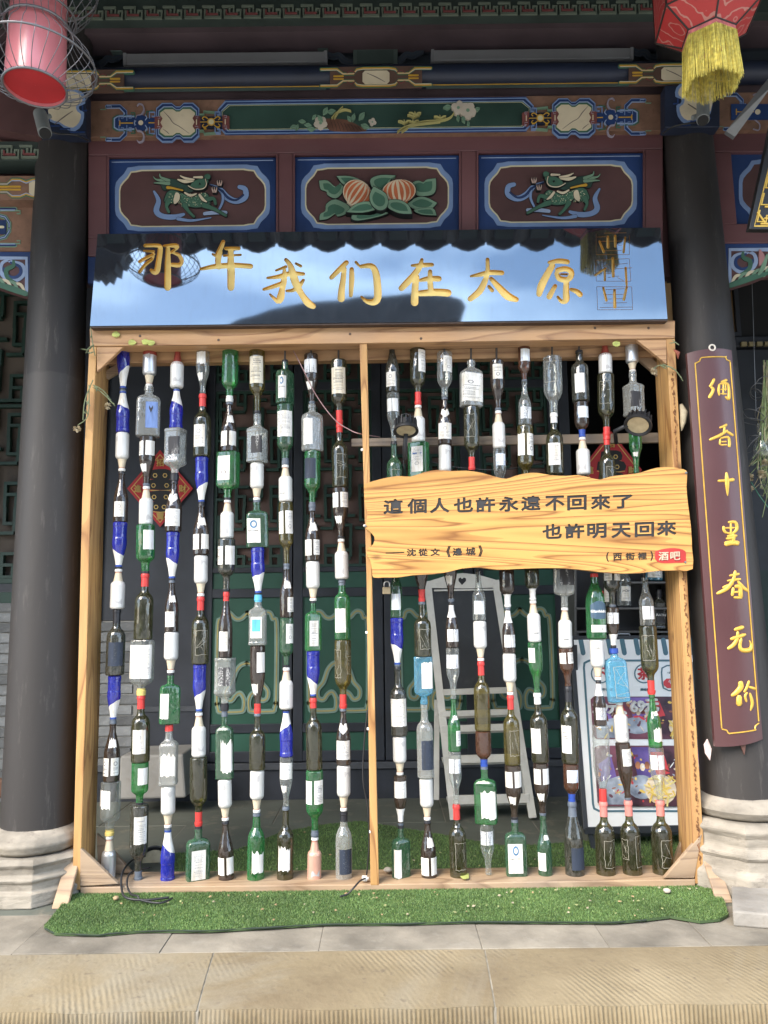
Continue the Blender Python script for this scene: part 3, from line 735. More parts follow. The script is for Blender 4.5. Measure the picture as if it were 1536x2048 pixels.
# ------------------------------------------------------------------ frieze and painted beams
class Art:
    """flat painted shapes, each a thin raised layer of paint or carving, traced on the plane y=Y"""
    def __init__(s, Y, T=None, unit=.0010): s.Y = Y; s.T = T or (lambda x, y: (x, y)); s.b = MB(); s.k = 1; s.unit = unit
    def poly(s, pts, mat, lift=None, k=None):
        if k is None: s.k += .25; k = s.k
        d = (lift if lift is not None else 0) + s.unit * k
        s.b.prism([U(*s.T(x, y), s.Y - d) for x, y in pts], (0, d - .0002, 0), mat); return s
    def line(s, pts, w, mat, closed=False, lift=None):
        s.k += .25; k = s.k
        if closed:
            for q in ribbon2([(x, y, w) for x, y in pts], True):
                s.poly(q, mat, lift, k); k += .003
            for x, y in pts:
                s.poly(circ2(x, y, w / 2, 8), mat, lift, k); k += .003
        else: s.poly(brush([(p[0], p[1], p[2] if len(p) > 2 else w) for p in pts], 1), mat, lift, k)
        s.k = max(s.k, k); return s
    def curve(s, pts, w, mat, lift=None):
        return s.poly(brush([(p[0], p[1], p[2] if len(p) > 2 else w) for p in pts], 4), mat, lift)
    def done(s, name, parent, kind=None, label=None):
        o = s.b.build(name, parent)
        if kind: o['kind'] = kind
        if label: o['label'] = label
        return o
def sl(y): return -.0117
def LX(x, y, x0=750): return (x, y + -.0117 * (x - x0))   # follows the facade's level lines
YF = .09
fr = empty('frieze_frame', wpos(hall) * 0, hall); COL.objects.unlink(fr); bpy.data.objects.remove(fr)
def fslab(name, x0, y0, x1, y1, Y, t, mat, parent=hall, bevel=0):
    return MB().prism([U(*LX(x, y), Y) for x, y in rect(x0, y0, x1, y1)], (0, t, 0), mat).build(name, parent, bevel=bevel)
# backing
fslab('wall_panel', -300, 150, 1900, 560, YF + .07, .05, maroon_d)
# maroon frame members: rails and stiles
FR = [('frieze_rail', 176, 268, 1326, 304), ('frieze_rail', 176, 469, 1326, 505),
      ('frieze_stile', 176, 304.5, 214, 468.5), ('frieze_stile', 556, 304.5, 586, 468.5), ('frieze_stile', 922, 304.5, 953, 468.5), ('frieze_stile', 1290, 304.5, 1326, 468.5)]
for nme, x0, y0, x1, y1 in FR: fslab(nme, x0, y0, x1, y1, YF, .06, maroon, bevel=.004)
mould = Art(YF - .0)
for x0, x1 in ((214, 556), (586, 922), (953, 1290)):
    p = [LX(x, y) for x, y in rect(x0 + 2, 306, x1 - 2, 467)]
    mould.line(p, 3.2, maroon, True, lift=.004)
mould.done('moulding', hall)
PX = [(218, 552, 312), (590, 918, 312), (957, 1286, 312)]
panels = []
for i, (x0, x1, y0) in enumerate(PX):
    panels.append(fslab('relief_panel', x0, y0, x1, 463, YF + .022, .02, blue_p, bevel=.003))
def cartouche(x0, y0, x1, y1, c=26, s=14):
    """rounded cartouche with re-entrant corners"""
    out = []
    for cx, cy, sx, sy in ((x0, y0, 1, 1), (x1, y0, -1, 1), (x1, y1, -1, -1), (x0, y1, 1, -1)):
        pts = [(0, c + s), (2, c + 5), (8, c - 3), (c * .58, c * .62), (c * .66, c * .52), (c * .9, c * .12), (c + 8, 2), (c + s + 4, 0)]
        q = [(cx + sx * a, cy + sy * b) for a, b in pts]
        if sx * sy < 0: q = q[::-1]
        out += q
    return out
dgm, cr1, grn = green_m, cream, green_l
for i, (x0, x1, y0) in enumerate(PX):
    T = lambda x, y: LX(x, y)
    a = Art(YF + .022, T)
    c1 = cartouche(x0 + 16, 332, x1 - 16, 451); 
    a.poly(cartouche(x0 + 12, 326, x1 - 12, 457, 28, 15), lblue)
    a.poly(cartouche(x0 + 20, 334, x1 - 20, 449, 26, 14), cream_y)
    a.poly(cartouche(x0 + 22.5, 337, x1 - 22.5, 446.5, 25, 14), maroon_d)
    a.line([(x0 + 6, 318), (x1 - 6, 318)], 1.3, pblue)
    a.done('panel_border', panels[i])
# gourd and leaf carving (middle panel); zoom coordinates of the crop at 580,310 x4.389
S = lambda L: [(q[0] / 4.389, q[1] / 4.389) + tuple(v / 4.389 for v in q[2:]) for q in L]
g = Art(YF + .022, lambda x, y: (x + 580, y + 310), .0030)
def leaf(a, pts, vein=None, lift=.004):
    P_ = S(pts); cx = sum(p[0] for p in P_) / len(P_); cy = sum(p[1] for p in P_) / len(P_)
    P_ = [tuple(q) for q in smooth_path(P_ + [P_[0]], 3)][:-1]
    a.poly([(cx + (x - cx) * 1.05, cy + (y - cy) * 1.07) for x, y in P_], M('relief_outline', (.012, .014, .014), .6), lift)
    a.poly(P_, green_l, lift); a.poly([(cx + (x - cx) * .70, cy + (y - cy) * .62) for x, y in P_], dgm, lift)
def gourd(a, cx, cy, rx, ry, tilt):
    def E(k, w=1.0): return [(cx + (rx * w * math.cos(t)) * math.cos(tilt) - ry * math.sin(t) * math.sin(tilt), cy + rx * w * math.cos(t) * math.sin(tilt) + ry * math.sin(t) * math.cos(tilt)) for t in [2 * PI * j / 24 for j in range(24)]]
    a.poly(S(E(0, 1.05)), M('relief_outline', (.012, .014, .014), .6), .006); a.poly(S(E(0)), cream, .006)
    for w in (-.82, -.52, -.18, .18, .52, .82):
        m_ = []
        for s_ in (-1, 1):
            for j in range(9):
                t = (-1 + 2 * j / 8) * s_; xx = rx * (w + .11 * s_ * (1 - t * t)) * math.sqrt(max(0, 1 - (t * .93) ** 2)); yy = ry * t * .95
                m_.append((cx + xx * math.cos(tilt) - yy * math.sin(tilt), cy + xx * math.sin(tilt) + yy * math.cos(tilt)))
        a.poly(S(m_), orange_p, .006)
    return a
leaf(g, [(255, 225), (330, 225), (400, 280), (450, 240), (490, 250), (460, 330), (400, 380), (330, 350), (320, 320), (270, 300)])
leaf(g, [(260, 570), (265, 520), (310, 490), (320, 430), (400, 390), (520, 450), (500, 510), (420, 540), (400, 515), (330, 560)])
leaf(g, [(1280, 205), (1280, 300), (1240, 350), (1120, 355), (1050, 290), (1080, 240), (1130, 225), (1170, 240), (1200, 215)])
leaf(g, [(1290, 420), (1240, 470), (1120, 480), (1030, 430), (1120, 370), (1200, 375)])
leaf(g, [(1285, 530), (1150, 520), (1090, 480), (1250, 465)])
leaf(g, [(410, 185), (520, 185), (620, 220), (590, 255), (480, 265)])
leaf(g, [(925, 180), (880, 220), (860, 290), (800, 330), (720, 280), (710, 210), (800, 175)])
leaf(g, [(540, 560), (560, 520), (700, 530), (800, 500), (860, 510), (760, 545), (600, 575)])
gourd(g, 590, 335, 130, 115, .6); gourd(g, 955, 320, 150, 105, -.15)
leaf(g, [(495, 500), (580, 430), (700, 410), (760, 470), (640, 505)], lift=.009)
leaf(g, [(1070, 515), (960, 510), (860, 460), (860, 400), (960, 395), (1040, 440)], lift=.009)
leaf(g, [(735, 275), (840, 340), (860, 420), (830, 475), (770, 480), (715, 430), (700, 350)], lift=.013)
g.done('gourd_carving', panels[1], label='carved orange gourds among green leaves')
# running beast carvings (left and, mirrored, right)
def beast(panel, Tf, label):
    a = Art(YF + .022, Tf, .0011)
    wht = cream; bl = lblue
    def C(pts, w, m_, lift=.003, ol=1):
        if lift >= .003 and ol: a.poly(brush(S([(q[0], q[1], q[2] + 6) for q in pts]), 4), M('relief_outline', (.012, .014, .014), .6), lift)
        a.poly(brush(S(pts), 4), m_, lift)
    def Pg(pts, m_, lift=.003):
        c0 = (sum(q[0] for q in pts) / len(pts), sum(q[1] for q in pts) / len(pts)); a.poly([tuple(q) for q in smooth_path(S([(c0[0] + (x - c0[0]) * 1.05, c0[1] + (y - c0[1]) * 1.08) for x, y in pts + pts[:1]]), 3)][:-1], M('relief_outline', (.012, .014, .014), .6), lift)
        a.poly([tuple(q) for q in smooth_path(S(pts) + S(pts)[:1], 3)][:-1], m_, lift)
    C([(430, 320, 18), (470, 400, 40), (450, 490, 50), (500, 535, 45), (600, 545, 45), (690, 520, 25)], 0, lblue)
    C([(640, 560, 30), (760, 575, 22), (930, 550, 8)], 0, lblue)
    C([(920, 260, 12), (1010, 300, 40), (1070, 370, 55), (1150, 405, 50), (1230, 370, 50), (1230, 300, 45), (1180, 280, 35)], 0, lblue)
    C([(1030, 320, 25), (1035, 400, 22), (1000, 480, 18)], 0, lblue)
    C([(920, 262, 6), (1020, 310, 12), (1080, 375, 16), (1150, 395, 12), (1215, 350, 10)], 0, blue_p)
    C([(875, 515, 30), (960, 505, 35), (1060, 505, 30)], 0, pblue)
    Pg([(470, 225), (540, 205), (660, 225), (740, 260), (800, 300), (720, 330), (620, 300), (520, 310), (490, 260)], green_p)
    for p in ([(425, 190, 6), (450, 215, 14), (520, 225, 30)], [(480, 165, 6), (490, 195, 16), (560, 225, 30)], [(430, 245, 6), (470, 245, 16), (560, 250, 30)]): C(p, 0, green_l)
    Pg([(545, 330), (600, 300), (660, 330), (760, 360), (880, 330), (920, 400), (900, 440), (800, 460), (700, 440), (640, 400), (560, 430), (520, 400)], green_m)
    for k in range(150):
        x = random.uniform(560, 900); y = random.uniform(335, 445)
        if y > 430 and x < 660: continue
        a.poly(S(circ2(x, y, 4.5, 5)), green_l if k % 3 else cream_y, .0035, k=a.k + .004)
    C([(560, 400, 50), (540, 450, 26), (560, 500, 22)], 0, green_m); C([(700, 440, 45), (730, 490, 26), (780, 540, 22)], 0, green_m)
    C([(870, 440, 45), (960, 475, 30), (1060, 530, 22)], 0, green_m); C([(880, 400, 40), (950, 380, 30), (970, 430, 22)], 0, green_m)
    Pg([(600, 400), (620, 330), (655, 345), (650, 400), (610, 430)], wht, .005)
    C([(700, 330, 12), (750, 355, 22), (800, 340, 12)], 0, wht, .005)
    C([(830, 350, 20), (860, 390, 24), (890, 410, 10)], 0, wht, .005)
    C([(550, 285, 28), (600, 292, 18), (680, 310, 14)], 0, gold, .005)
    Pg([(750, 262), (785, 228), (850, 205), (900, 212), (905, 240), (880, 262), (860, 290), (800, 296), (755, 286)], green_m, .006)
    C([(640, 215, 12), (700, 232, 30), (770, 225, 20)], 0, wht, .007); C([(660, 182, 8), (710, 205, 20), (780, 215, 14)], 0, wht, .007); C([(780, 195, 14), (850, 195, 22)], 0, wht, .007)
    C([(730, 270, 8), (790, 300, 9), (860, 295, 9), (890, 260, 8), (880, 210, 6)], 0, wht, .007)
    Pg([(870, 180), (900, 165), (925, 180), (915, 210), (880, 205)], green_m, .007)
    for cx, cy in ((1005, 245), (960, 305)):
        for dx in (-20, 0, 20): C([(cx + dx * .5, cy + 18, 16), (cx + dx, cy - 8, 8), (cx + dx * .9, cy - 26, 2)], 0, M('flame_pink', (.50, .36, .30), .6), .004)
    a.poly(S(circ2(830, 248, 7)), M('relief_outline', (.012, .014, .014), .6), .0075)
    return a.done('beast_carving', panel, label=label)
beast(panels[0], lambda x, y: (x + 210, y + 310), 'carved green beast with a blue ribbon, facing right')
beast(panels[2], lambda x, y: (1300 - x - 3, y + 305), 'carved green beast with a blue ribbon, facing left')
# chestnut bracket boards just behind the sign ends
fslab('bracket_board', 176, 505.5, 1326, 560, YF + .012, .03, blue_p)

# painted lower beam: brown ground with cartouches
beam = fslab('painted_beam', 178, 195, 1324, 267.5, YF - .03, .10, brown_b, bevel=.003)
def tl(x, y): return LX(180 + x / 4.8, 190 + y / 4.8 + 4.4 - 2)
def tr(x, y): return LX(1323 - x / 4.8, 190 + y / 4.8 + 2.4)
def both(L): return L, [(x, 456 - y) + tuple(r) for x, y, *r in L][::1]
for T, lab in ((tl, None), (tr, None)):
    a = Art(YF - .03, T, .0010)
    def twin(L, w, m_):
        for q in both(L): a.line(q, w, m_)
    # outer hooks
    for off, w, m_ in ((0, 40, lblue), (0, 26, blue_p), (14, 8, pblue)):
        twin([(165, 70 + off), (285, 70 + off), (338 - off * .5, 120 + off), (338 - off * .5, 160)], w, m_)
    twin([(100, 95), (150, 95), (150, 75)], 7, green_l); twin([(165, 62), (205, 62), (205, 82), (180, 82)], 7, pblue)
    twin([(395, 130), (430, 130), (430, 185)], 12, green_m)
    a.poly([(215, 175), (255, 150), (425, 150), (425, 306), (255, 306), (215, 281)], green_m); a.poly([(228, 182), (262, 160), (425, 160), (425, 296), (262, 296), (228, 274)], pblue)
    a.poly([(240, 188), (270, 170), (650, 185), (650, 271), (270, 286), (240, 268)], blue_p)
    for x in (300, 375):
        twin([(x - 22, 205), (x - 22, 155), (x + 22, 155), (x + 22, 182), (x, 182)], 8, lblue)
    twin([(570, 185), (570, 125), (622, 125), (622, 165), (595, 165)], 9, lblue); twin([(540, 150), (540, 120), (600, 112)], 7, green_m)
    a.line([(285, 228), (430, 228)], 9, gold); a.line([(285, 208), (285, 248)], 11, gold); a.line([(540, 228), (640, 228)], 8, gold)
    a.poly(circ2(487, 228, 75, 14), blue_p); a.poly(circ2(487, 228, 24, 14), cream)
    for sy in (1, -1):
        f = lambda L: [(x, 228 + sy * y, w) for x, y, w in L]
        a.curve(f([(450, -165, 6), (470, -185, 10), (505, -170, 12), (515, -120, 14), (490, -80, 12), (450, -70, 8), (440, -45, 7)]), 0, M('lilac_paint', (.30, .27, .33), .6))
        a.curve(f([(530, -75, 6), (545, -50, 9), (530, -25, 7)]), 0, pblue); a.curve(f([(430, -25, 6), (425, 0, 7), (440, 20, 6)]), 0, pblue)
    # big cartouche
    oc = [(640, 228), (640, 95), (695, 48), (785, 48), (825, 82), (865, 82), (900, 48), (985, 48), (1042, 100), (1042, 228), (1042, 356), (985, 408), (900, 408), (865, 374), (825, 374), (785, 408), (695, 408), (640, 361)]
    def shrink(k, kx=None):
        kx = kx or k; return [(841 + (x - 841) * kx, 228 + (y - 228) * k) for x, y in oc]
    a.poly(shrink(1.04, 1.03), lblue); a.poly(shrink(.98, .985), blue_p); a.poly(shrink(.86, .92), pblue); a.poly(shrink(.80, .885), green_m); a.poly(shrink(.70, .83), cream_y); a.poly(shrink(.68, .80), cream)
    vein = M('marble_vein', (.16, .13, .12), .6)
    a.curve([(705, 120, 3), (760, 180, 9), (800, 235, 7), (860, 270, 6), (950, 335, 3)], 0, vein); a.curve([(700, 290, 3), (740, 320, 8), (760, 340, 3)], 0, vein)
    mr = M('brick_red_paint', (.16, .05, .045), .6)
    for x in (658, 1022, 1298):
        a.poly([(x - 38, 175), (x + 18, 160), (x + 38, 190), (x + 18, 228), (x + 38, 266), (x + 18, 296), (x - 38, 281)] if x < 700 else [(x + 38, 175), (x - 18, 160), (x - 38, 190), (x - 18, 228), (x - 38, 266), (x - 18, 296), (x + 38, 281)], mr)
        a.line([(x, 205), (x, 251)], 9, cream)
        for yy in (178, 278): a.line([(x - 12, yy - 10), (x + 14, yy - 10), (x + 14, yy + 10), (x - 4, yy + 10)], 5, M('lilac_paint', (.30, .27, .33), .6))
    a.poly([(1060, 175), (1270, 175), (1270, 281), (1060, 281)], blue_d)
    a.line([(1060, 228), (1270, 228)], 8, gold); a.poly(circ2(1163, 228, 38, 12), gold); a.poly(circ2(1163, 228, 26, 12), cream_y)
    for sx in (-1, 1):
        for sy in (-1, 1): a.curve([(1163 + sx * 30, 228 + sy * 30, 7), (1163 + sx * 60, 228 + sy * 50, 10), (1163 + sx * 85, 228 + sy * 38, 8), (1163 + sx * 70, 228 + sy * 20, 6)], 0, gold)
    twin([(1050, 150), (1090, 150), (1090, 120), (1200, 130)], 9, green_l); twin([(1200, 175), (1200, 130), (1245, 130), (1245, 160), (1222, 160)], 9, lblue)
    a.done('cartouche_painting', beam)
# green picture panel in the middle
a = Art(YF - .03, LX, .0010)
def gpanel(d, dx=0):
    return [(438 + d + dx, 231), (438 + d + dx, 216 + d * .6), (452 + d, 201 + d), (1050 - d, 201 + d), (1065 - d - dx, 216 + d * .6), (1065 - d - dx, 231), (1065 - d - dx, 247 - d * .6), (1050 - d, 262.5 - d), (452 + d, 262.5 - d), (438 + d + dx, 247 - d * .6)]
a.poly([(x, y) for x, y in rect(450, 196.5, 1053, 267)], blue_p); a.poly(gpanel(-2.5), lblue); a.poly(gpanel(0), blue_p); a.poly(gpanel(3.5), pblue); a.poly(gpanel(5.2), green_m); a.poly(gpanel(6.5), cream_y); a.poly(gpanel(7.3), green_p)
Z2 = lambda L: [(560 + q[0] / 3.491, 180 + q[1] / 3.491 + (-.0) + .0117 * (560 + q[0] / 3.491 - 750)) + tuple(v / 3.491 for v in q[2:]) for q in L]
petal = M('petal_white', (.50, .44, .36), .6)
def flower(cx, cy, r, n=5):
    for k in range(n):
        t = 2 * PI * k / n + .3; a.poly(Z2(circ2(cx + r * .55 * math.cos(t), cy + r * .55 * math.sin(t), r * .48, 8)), petal)
    a.poly(Z2(circ2(cx, cy, r * .22, 8)), green_l)
def lf(x, y, L, ang, m_=None):
    dx, dy = math.cos(ang) * L, math.sin(ang) * L
    a.poly(brush(Z2([(x, y, 2), (x + dx * .5, y + dy * .5, L * .55), (x + dx, y + dy, 2)]), 4), m_ or green_l)
    a.line(Z2([(x + dx * .15, y + dy * .15), (x + dx * .9, y + dy * .9)]), .5, green_m)
trunk_m = M('painted_trunk', (.16, .07, .045), .7, .5, 10); dark_l = M('painted_trunk_dark', (.03, .015, .015), .7)
a.poly([tuple(q) for q in smooth_path(Z2([(315, 200), (370, 200), (470, 210), (550, 250), (600, 288), (380, 288), (330, 260), (315, 200)]), 3)], trunk_m)
for k in range(9): a.curve(Z2([(350 + k * 24, 205 + k * 6, 2), (365 + k * 24, 245 + k * 3, 3), (372 + k * 25, 284, 2)]), 0, dark_l)
flower(283, 230, 48); flower(645, 222, 28, 4)
for q in ((70, 262, 50, -.3), (110, 280, 45, -1.2), (130, 215, 50, .1), (170, 240, 50, .1), (190, 270, 55, 0), (225, 200, 40, -.8), (262, 175, 60, .9), (300, 170, 60, -1.0), (330, 150, 60, -.1), (470, 180, 45, .9), (505, 215, 55, -1.3), (550, 205, 65, -.9), (565, 240, 60, .3), (1140, 120, 60, -.1), (1240, 170, 45, 1.4), (1270, 180, 50, 1.1), (1355, 140, 45, -.4), (1310, 215, 35, 1.2)): lf(*q)
flower(1245, 122, 50, 4); flower(1312, 140, 58)
for pth in ([(360, 190, 2), (400, 150, 4), (450, 130, 5), (495, 140, 2)], [(380, 190, 2), (410, 140, 4), (440, 110, 1)], [(820, 285, 4), (880, 250, 5), (1000, 215, 4), (1130, 205, 5), (1190, 185, 5), (1215, 155, 4)], [(850, 285, 3), (890, 260, 3), (920, 240, 3), (1120, 215, 2)]): a.curve(Z2(pth), 0, M('grass_yellow', (.42, .38, .15), .6))
for cx, cy in ((870, 222), (935, 180), (930, 220), (1120, 190), (945, 165)):
    for dx in (-45, -5, 40): a.curve(Z2([(cx, cy + 6, 5), (cx + dx * .5, cy - 8, 8), (cx + dx, cy - 20 + abs(dx) * .2, 1)]), 0, M('grass_yellow', (.42, .38, .15), .6))
a.done('flower_painting', beam, label='painted white blossoms on a dark green panel')

# cream capitals on the column tops
for cxp, w0, w1, mir in ((150, 78, 172, 1), (1371, 1330, 1440, -1)):
    cap_ = MB().prism([U(*LX(x, y), -.045) for x, y in rect(w0, 177, w1, 262)], (0, .06, 0), blue_d).build('capital', hall, bevel=.004)
    a = Art(-.045, lambda x, y, c=cxp, m_=mir: LX(c + m_ * (x - 150), y), .0012)
    a.poly([tuple(q) for q in smooth_path([(95, 172), (150, 172), (168, 182), (170, 200), (158, 205), (160, 214), (168, 218), (165, 240), (150, 255), (130, 250), (118, 240), (100, 235), (95, 200), (95, 172)], 2)], lblue)
    a.poly([tuple(q) for q in smooth_path([(95, 175), (148, 176), (163, 186), (163, 198), (152, 206), (155, 216), (162, 222), (158, 238), (146, 248), (130, 244), (118, 236), (100, 230), (95, 200), (95, 175)], 2)], cream)
    a.line([(100, 244), (120, 244), (120, 250), (140, 250), (140, 257), (168, 257)], 3, blue_p); a.line([(165, 205), (165, 214), (173, 214)], 3, blue_p)
    a.curve([(110, 240, 1), (130, 225, 2), (145, 215, 1)], 0, M('marble_vein', (.16, .13, .12), .6))
    a.done('capital_painting', cap_)

# upper beams under the eave
drk = M('eave_navy_wood', (.045, .056, .070), .55, .3, 4)  # even dark navy, maroon and green for the eave timbers
drm = M('eave_maroon_wood', (.085, .058, .064), .6, .3, 4)
drg = M('eave_green_wood', (.055, .080, .072), .6, .3, 4)
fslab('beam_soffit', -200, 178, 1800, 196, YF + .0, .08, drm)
pur = MB(); 
A0, A1 = U(*LX(150, 154), .04), U(*LX(1345, 154), .04)
pr_r = 24 * PXS(.04); ex = (A1 - A0) * .35
pur.tube([A0 - ex, A0, A1, A1 + ex], pr_r, blue_d, 28)
po = pur.build('purlin', hall, smooth=True, autosm=40)
a = Art(.04 - pr_r * .93, LX, .0010)
for x0, x1 in ((-60, 100), (190, 652), (852, 1290)):
    for y in (137, 171): a.line([(x0, y), (x1, y)], 1.4, gold)
    a.poly(rect(x0, 172.5, x1, 178), drg)
for cx in (752, 1350, 155):
    a.poly(rect(cx - 92, 133, cx + 92, 177), M('speckled_brown_dark', (.10, .055, .04), .7))
    for sy in (1, -1):
        f = lambda L: [(cx + x, 154 + sy * y) for x, y in L]
        for w, m_, o_ in ((7, green_m, 0), (3.4, gold, 0), (1.6, cream, 2)):
            a.line(f([(-110, 17 - o_), (-78, 17 - o_), (-66, 7), (-45, 7), (-38, 16 - o_), (-26, 18 - o_), (26, 18 - o_), (38, 16 - o_), (45, 7), (66, 7), (78, 17 - o_), (110, 17 - o_)]), w, m_)
        a.line(f([(-84, 3), (-66, 3)]), 3, gold); a.line(f([(66, 3), (84, 3)]), 3, gold)
        a.line(f([(-58, 9), (-50, 13), (-42, 9)]), 2.4, M('brick_red_paint', (.16, .05, .045), .6)); a.line(f([(42, 9), (50, 13), (58, 9)]), 2.4, M('brick_red_paint', (.16, .05, .045), .6))
    a.poly([(cx - 27, 146), (cx - 22, 141), (cx + 22, 141), (cx + 27, 146), (cx + 27, 162), (cx + 22, 167), (cx - 22, 167), (cx - 27, 162)], cream)
    a.curve([(cx - 18, 146, .8), (cx, 154, 2), (cx + 18, 164, .8)], 0, M('marble_vein', (.16, .13, .12), .6))
a.done('purlin_painting', po)
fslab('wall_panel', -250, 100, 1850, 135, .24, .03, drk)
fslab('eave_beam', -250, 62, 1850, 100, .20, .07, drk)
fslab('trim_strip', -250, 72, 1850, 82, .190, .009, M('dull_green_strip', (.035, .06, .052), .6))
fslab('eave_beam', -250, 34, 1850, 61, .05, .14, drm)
fb_ = fslab('fret_board', -250, -60, 1850, 33.5, -.0, .05, M('dark_green_board', (.036, .052, .045), .6))
# key fret: repeated raised unit
key = Art(-.0, None, .0060)
def kl(pts, w, m_): key.line([(700 + x, 20 + y) for x, y in pts], w, m_)
kl([(-18, -11), (4, -11), (4, 3), (-4, 3), (-4, -5)], 4.5, M('fret_edge_green', (.15, .18, .14), .6)); kl([(-14, -3), (-14, 10), (18, 10), (18, -4), (11, -4), (11, 3)], 4.5, M('fret_edge_green', (.15, .18, .14), .6))
kl([(-10, 4), (11, 4)], 3.2, M('fret_red', (.20, .06, .06), .6)); kl([(-10, -3), (-10, 4)], 3, M('fret_red', (.20, .06, .06), .6))
ko = key.done('fret', fb_); st0 = ko.location.copy(); pitch = (U(739.4, 20, 0) - U(700, 20, 0)).length
lev = (U(*LX(1100, 20), 0) - U(*LX(700, 20), 0)).normalized()
for k in range(-15, 18):
    if k == 0: continue
    o = ko.copy(); COL.objects.link(o); o.parent = fb_; o.location = st0 + lev * pitch * k
up_ = fslab('painted_upper_beam', -250, -220, 1850, 8, .06, .05, M('orange_brown_paint', (.17, .075, .05), .7, .25, 3))
a = Art(.06, LX, .001)
for cx in (290, 620, 950, 1270): a.poly([(cx - 45, -30), (cx + 45, -30), (cx + 38, 4), (cx + 28, 8), (cx - 28, 8), (cx - 38, 4)], lblue); a.poly([(cx - 38, -30), (cx + 38, -30), (cx + 32, 2), (cx - 32, 2)], blue_p)
a.done('cartouche_painting', up_)
# little green corbels and bracket clouds
for cx, cy in ((232, 92), (645, 86), (835, 82), (1268, 76)):
    p = [(cx - 17, cy - 11), (cx + 17, cy - 11), (cx + 11, cy + 10), (cx - 11, cy + 10)]
    c_ = MB().prism([U(x, y, .155) for x, y in p], (0, .05, 0), M('corbel_green', (.08, .11, .10), .6)).build('corbel', hall, bevel=.003)
    MB().prism([U(cx + (x - cx) * .66, cy - 1 + (y - cy) * .55, .152) for x, y in p], (0, .0025, 0), drk).build('corbel_face', c_)
for x0, s_ in ((232, -1), (660, 1), (830, -1), (1272, 1)):
    a = Art(.185, LX, .004)
    for w, m_ in ((13, drk), (8, M('cloud_blue_dark', (.03, .045, .07), .6)), (4, drk)): a.curve([(x0 + s_ * -12, 104, w), (x0 + s_ * 5, 112, w), (x0 + s_ * 18, 110, w), (x0 + s_ * 30, 121, w), (x0 + s_ * 48, 124, w * .8)], 0, m_)
    a.done('bracket_cloud', hall)
cp = fslab('name_panel', 706, 95, 795, 128, .17, .06, M('corbel_green', (.08, .11, .10), .6), bevel=.003)
fslab('name_panel_face', 714, 100, 787, 127, .166, .0035, drg, cp)
# two grey light tubes under the eave
for x0, x1, y0, lab in ((246, 654, 115, 'long grey light tube above the carved panels, nearer the pink caged lantern'), (862, 1267, 108, 'long grey light tube above the carved panels, nearer the yellow-fringed lantern')):
    t = empty('tube_light', U((x0 + x1) / 2, y0, .10)); tag(t, lab, 'tube light', 'light tubes under the eave')
    yl = lambda x: y0 - .0117 * (x - (x0 + x1) / 2)
    q = MB().prism([U(x0, yl(x0) - 11, .10), U(x1, yl(x1) - 11, .10), U(x1, yl(x1) + 11, .10), U(x0, yl(x0) + 11, .10)], (0, .05, 0), M('grey_aluminium_tube', (.26, .26, .27), .5, .1, 5, metal=.2)).build('housing', t, bevel=.006)
    for x in (x0 + 3, x1 - 3): MB().prism([U(x - 3, yl(x) - 12, .097), U(x + 3, yl(x) - 12, .097), U(x + 3, yl(x) + 12, .097), U(x - 3, yl(x) + 12, .097)], (0, .055, 0), M('grey_cap', (.22, .22, .23), .5)).build('end_cap', t)
    for x in (x0 + 105, x1 - 120): MB().tube([U(x, yl(x) + 10, .12), U(x, yl(x) + 15, .12)], .008, steel_g, 8).build('clip', t)

# ------------------------------------------------------------------ left bay and right bay decoration
lb_ = MB().prism([U(x, y, YF) for x, y in ((-400, 404), (80, 404), (80, 502), (-400, 502))], (0, .1, 0), brown_b).build('painted_beam', hall)
MB().prism([U(x, y, YF - .03) for x, y in ((-400, 398), (86, 396), (86, 406), (-400, 408))], (0, .1, 0), M('maroon_edge', (.10, .045, .04), .6)).build('beam_soffit', hall)
lb2 = MB().prism([U(x, y, YF - .06) for x, y in ((-400, 352), (88, 352), (88, 400), (-400, 402))], (0, .13, 0), brown_b).build('painted_beam', hall)
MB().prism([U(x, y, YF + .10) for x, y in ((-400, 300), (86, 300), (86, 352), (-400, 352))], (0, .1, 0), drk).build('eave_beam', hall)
fl = MB().prism([U(x, y, YF - .07) for x, y in ((-400, 283), (78, 283), (78, 322), (-400, 322))], (0, .1, 0), M('dark_green_board', (.036, .052, .045), .6)).build('fret_board', hall)
MB().prism([U(x, y, YF - .02) for x, y in ((-400, 170), (80, 170), (80, 283), (-400, 283))], (0, .1, 0), M('orange_brown_paint', (.17, .075, .05), .7, .25, 3)).build('painted_upper_beam', hall)
MB().prism([U(x, y, YF - .12) for x, y in ((-300, 60), (92, 175), (78, 272), (45, 268), (-300, 190))], (0, .12, 0), maroon_d).build('gable_board', hall)
kpos = U(20, 303, YF - .07) - U(700, 20, 0)
for k in range(-3, 2):
    o = ko.copy(); COL.objects.link(o); o.parent = fl; o.location = st0 + wpos(fb_) - wpos(fl) + kpos + Vector((1, 0, 0)) * pitch * .98 * k
a = Art(YF - .06, None, .001)
for sy in (1, -1):
    f = lambda L: [(x, 376 + sy * y) for x, y in L]
    for w, m_, o_ in ((6, green_m, 0), (3, gold, 1), (1.5, pblue, 3)): a.line(f([(-40, 17 - o_), (-14, 17 - o_), (-4, 8), (14, 8), (24, 18 - o_), (40, 18 - o_), (52, 13 - o_), (66, 18 - o_), (87, 18 - o_)]), w, m_)
    a.line(f([(-4, 3), (40, 3)]), 3.4, gold)
a.poly([(58, 366), (66, 362), (87, 362), (87, 391), (66, 391), (58, 386)], cream)
a.done('cartouche_painting', lb2)
a = Art(YF, None, .001)
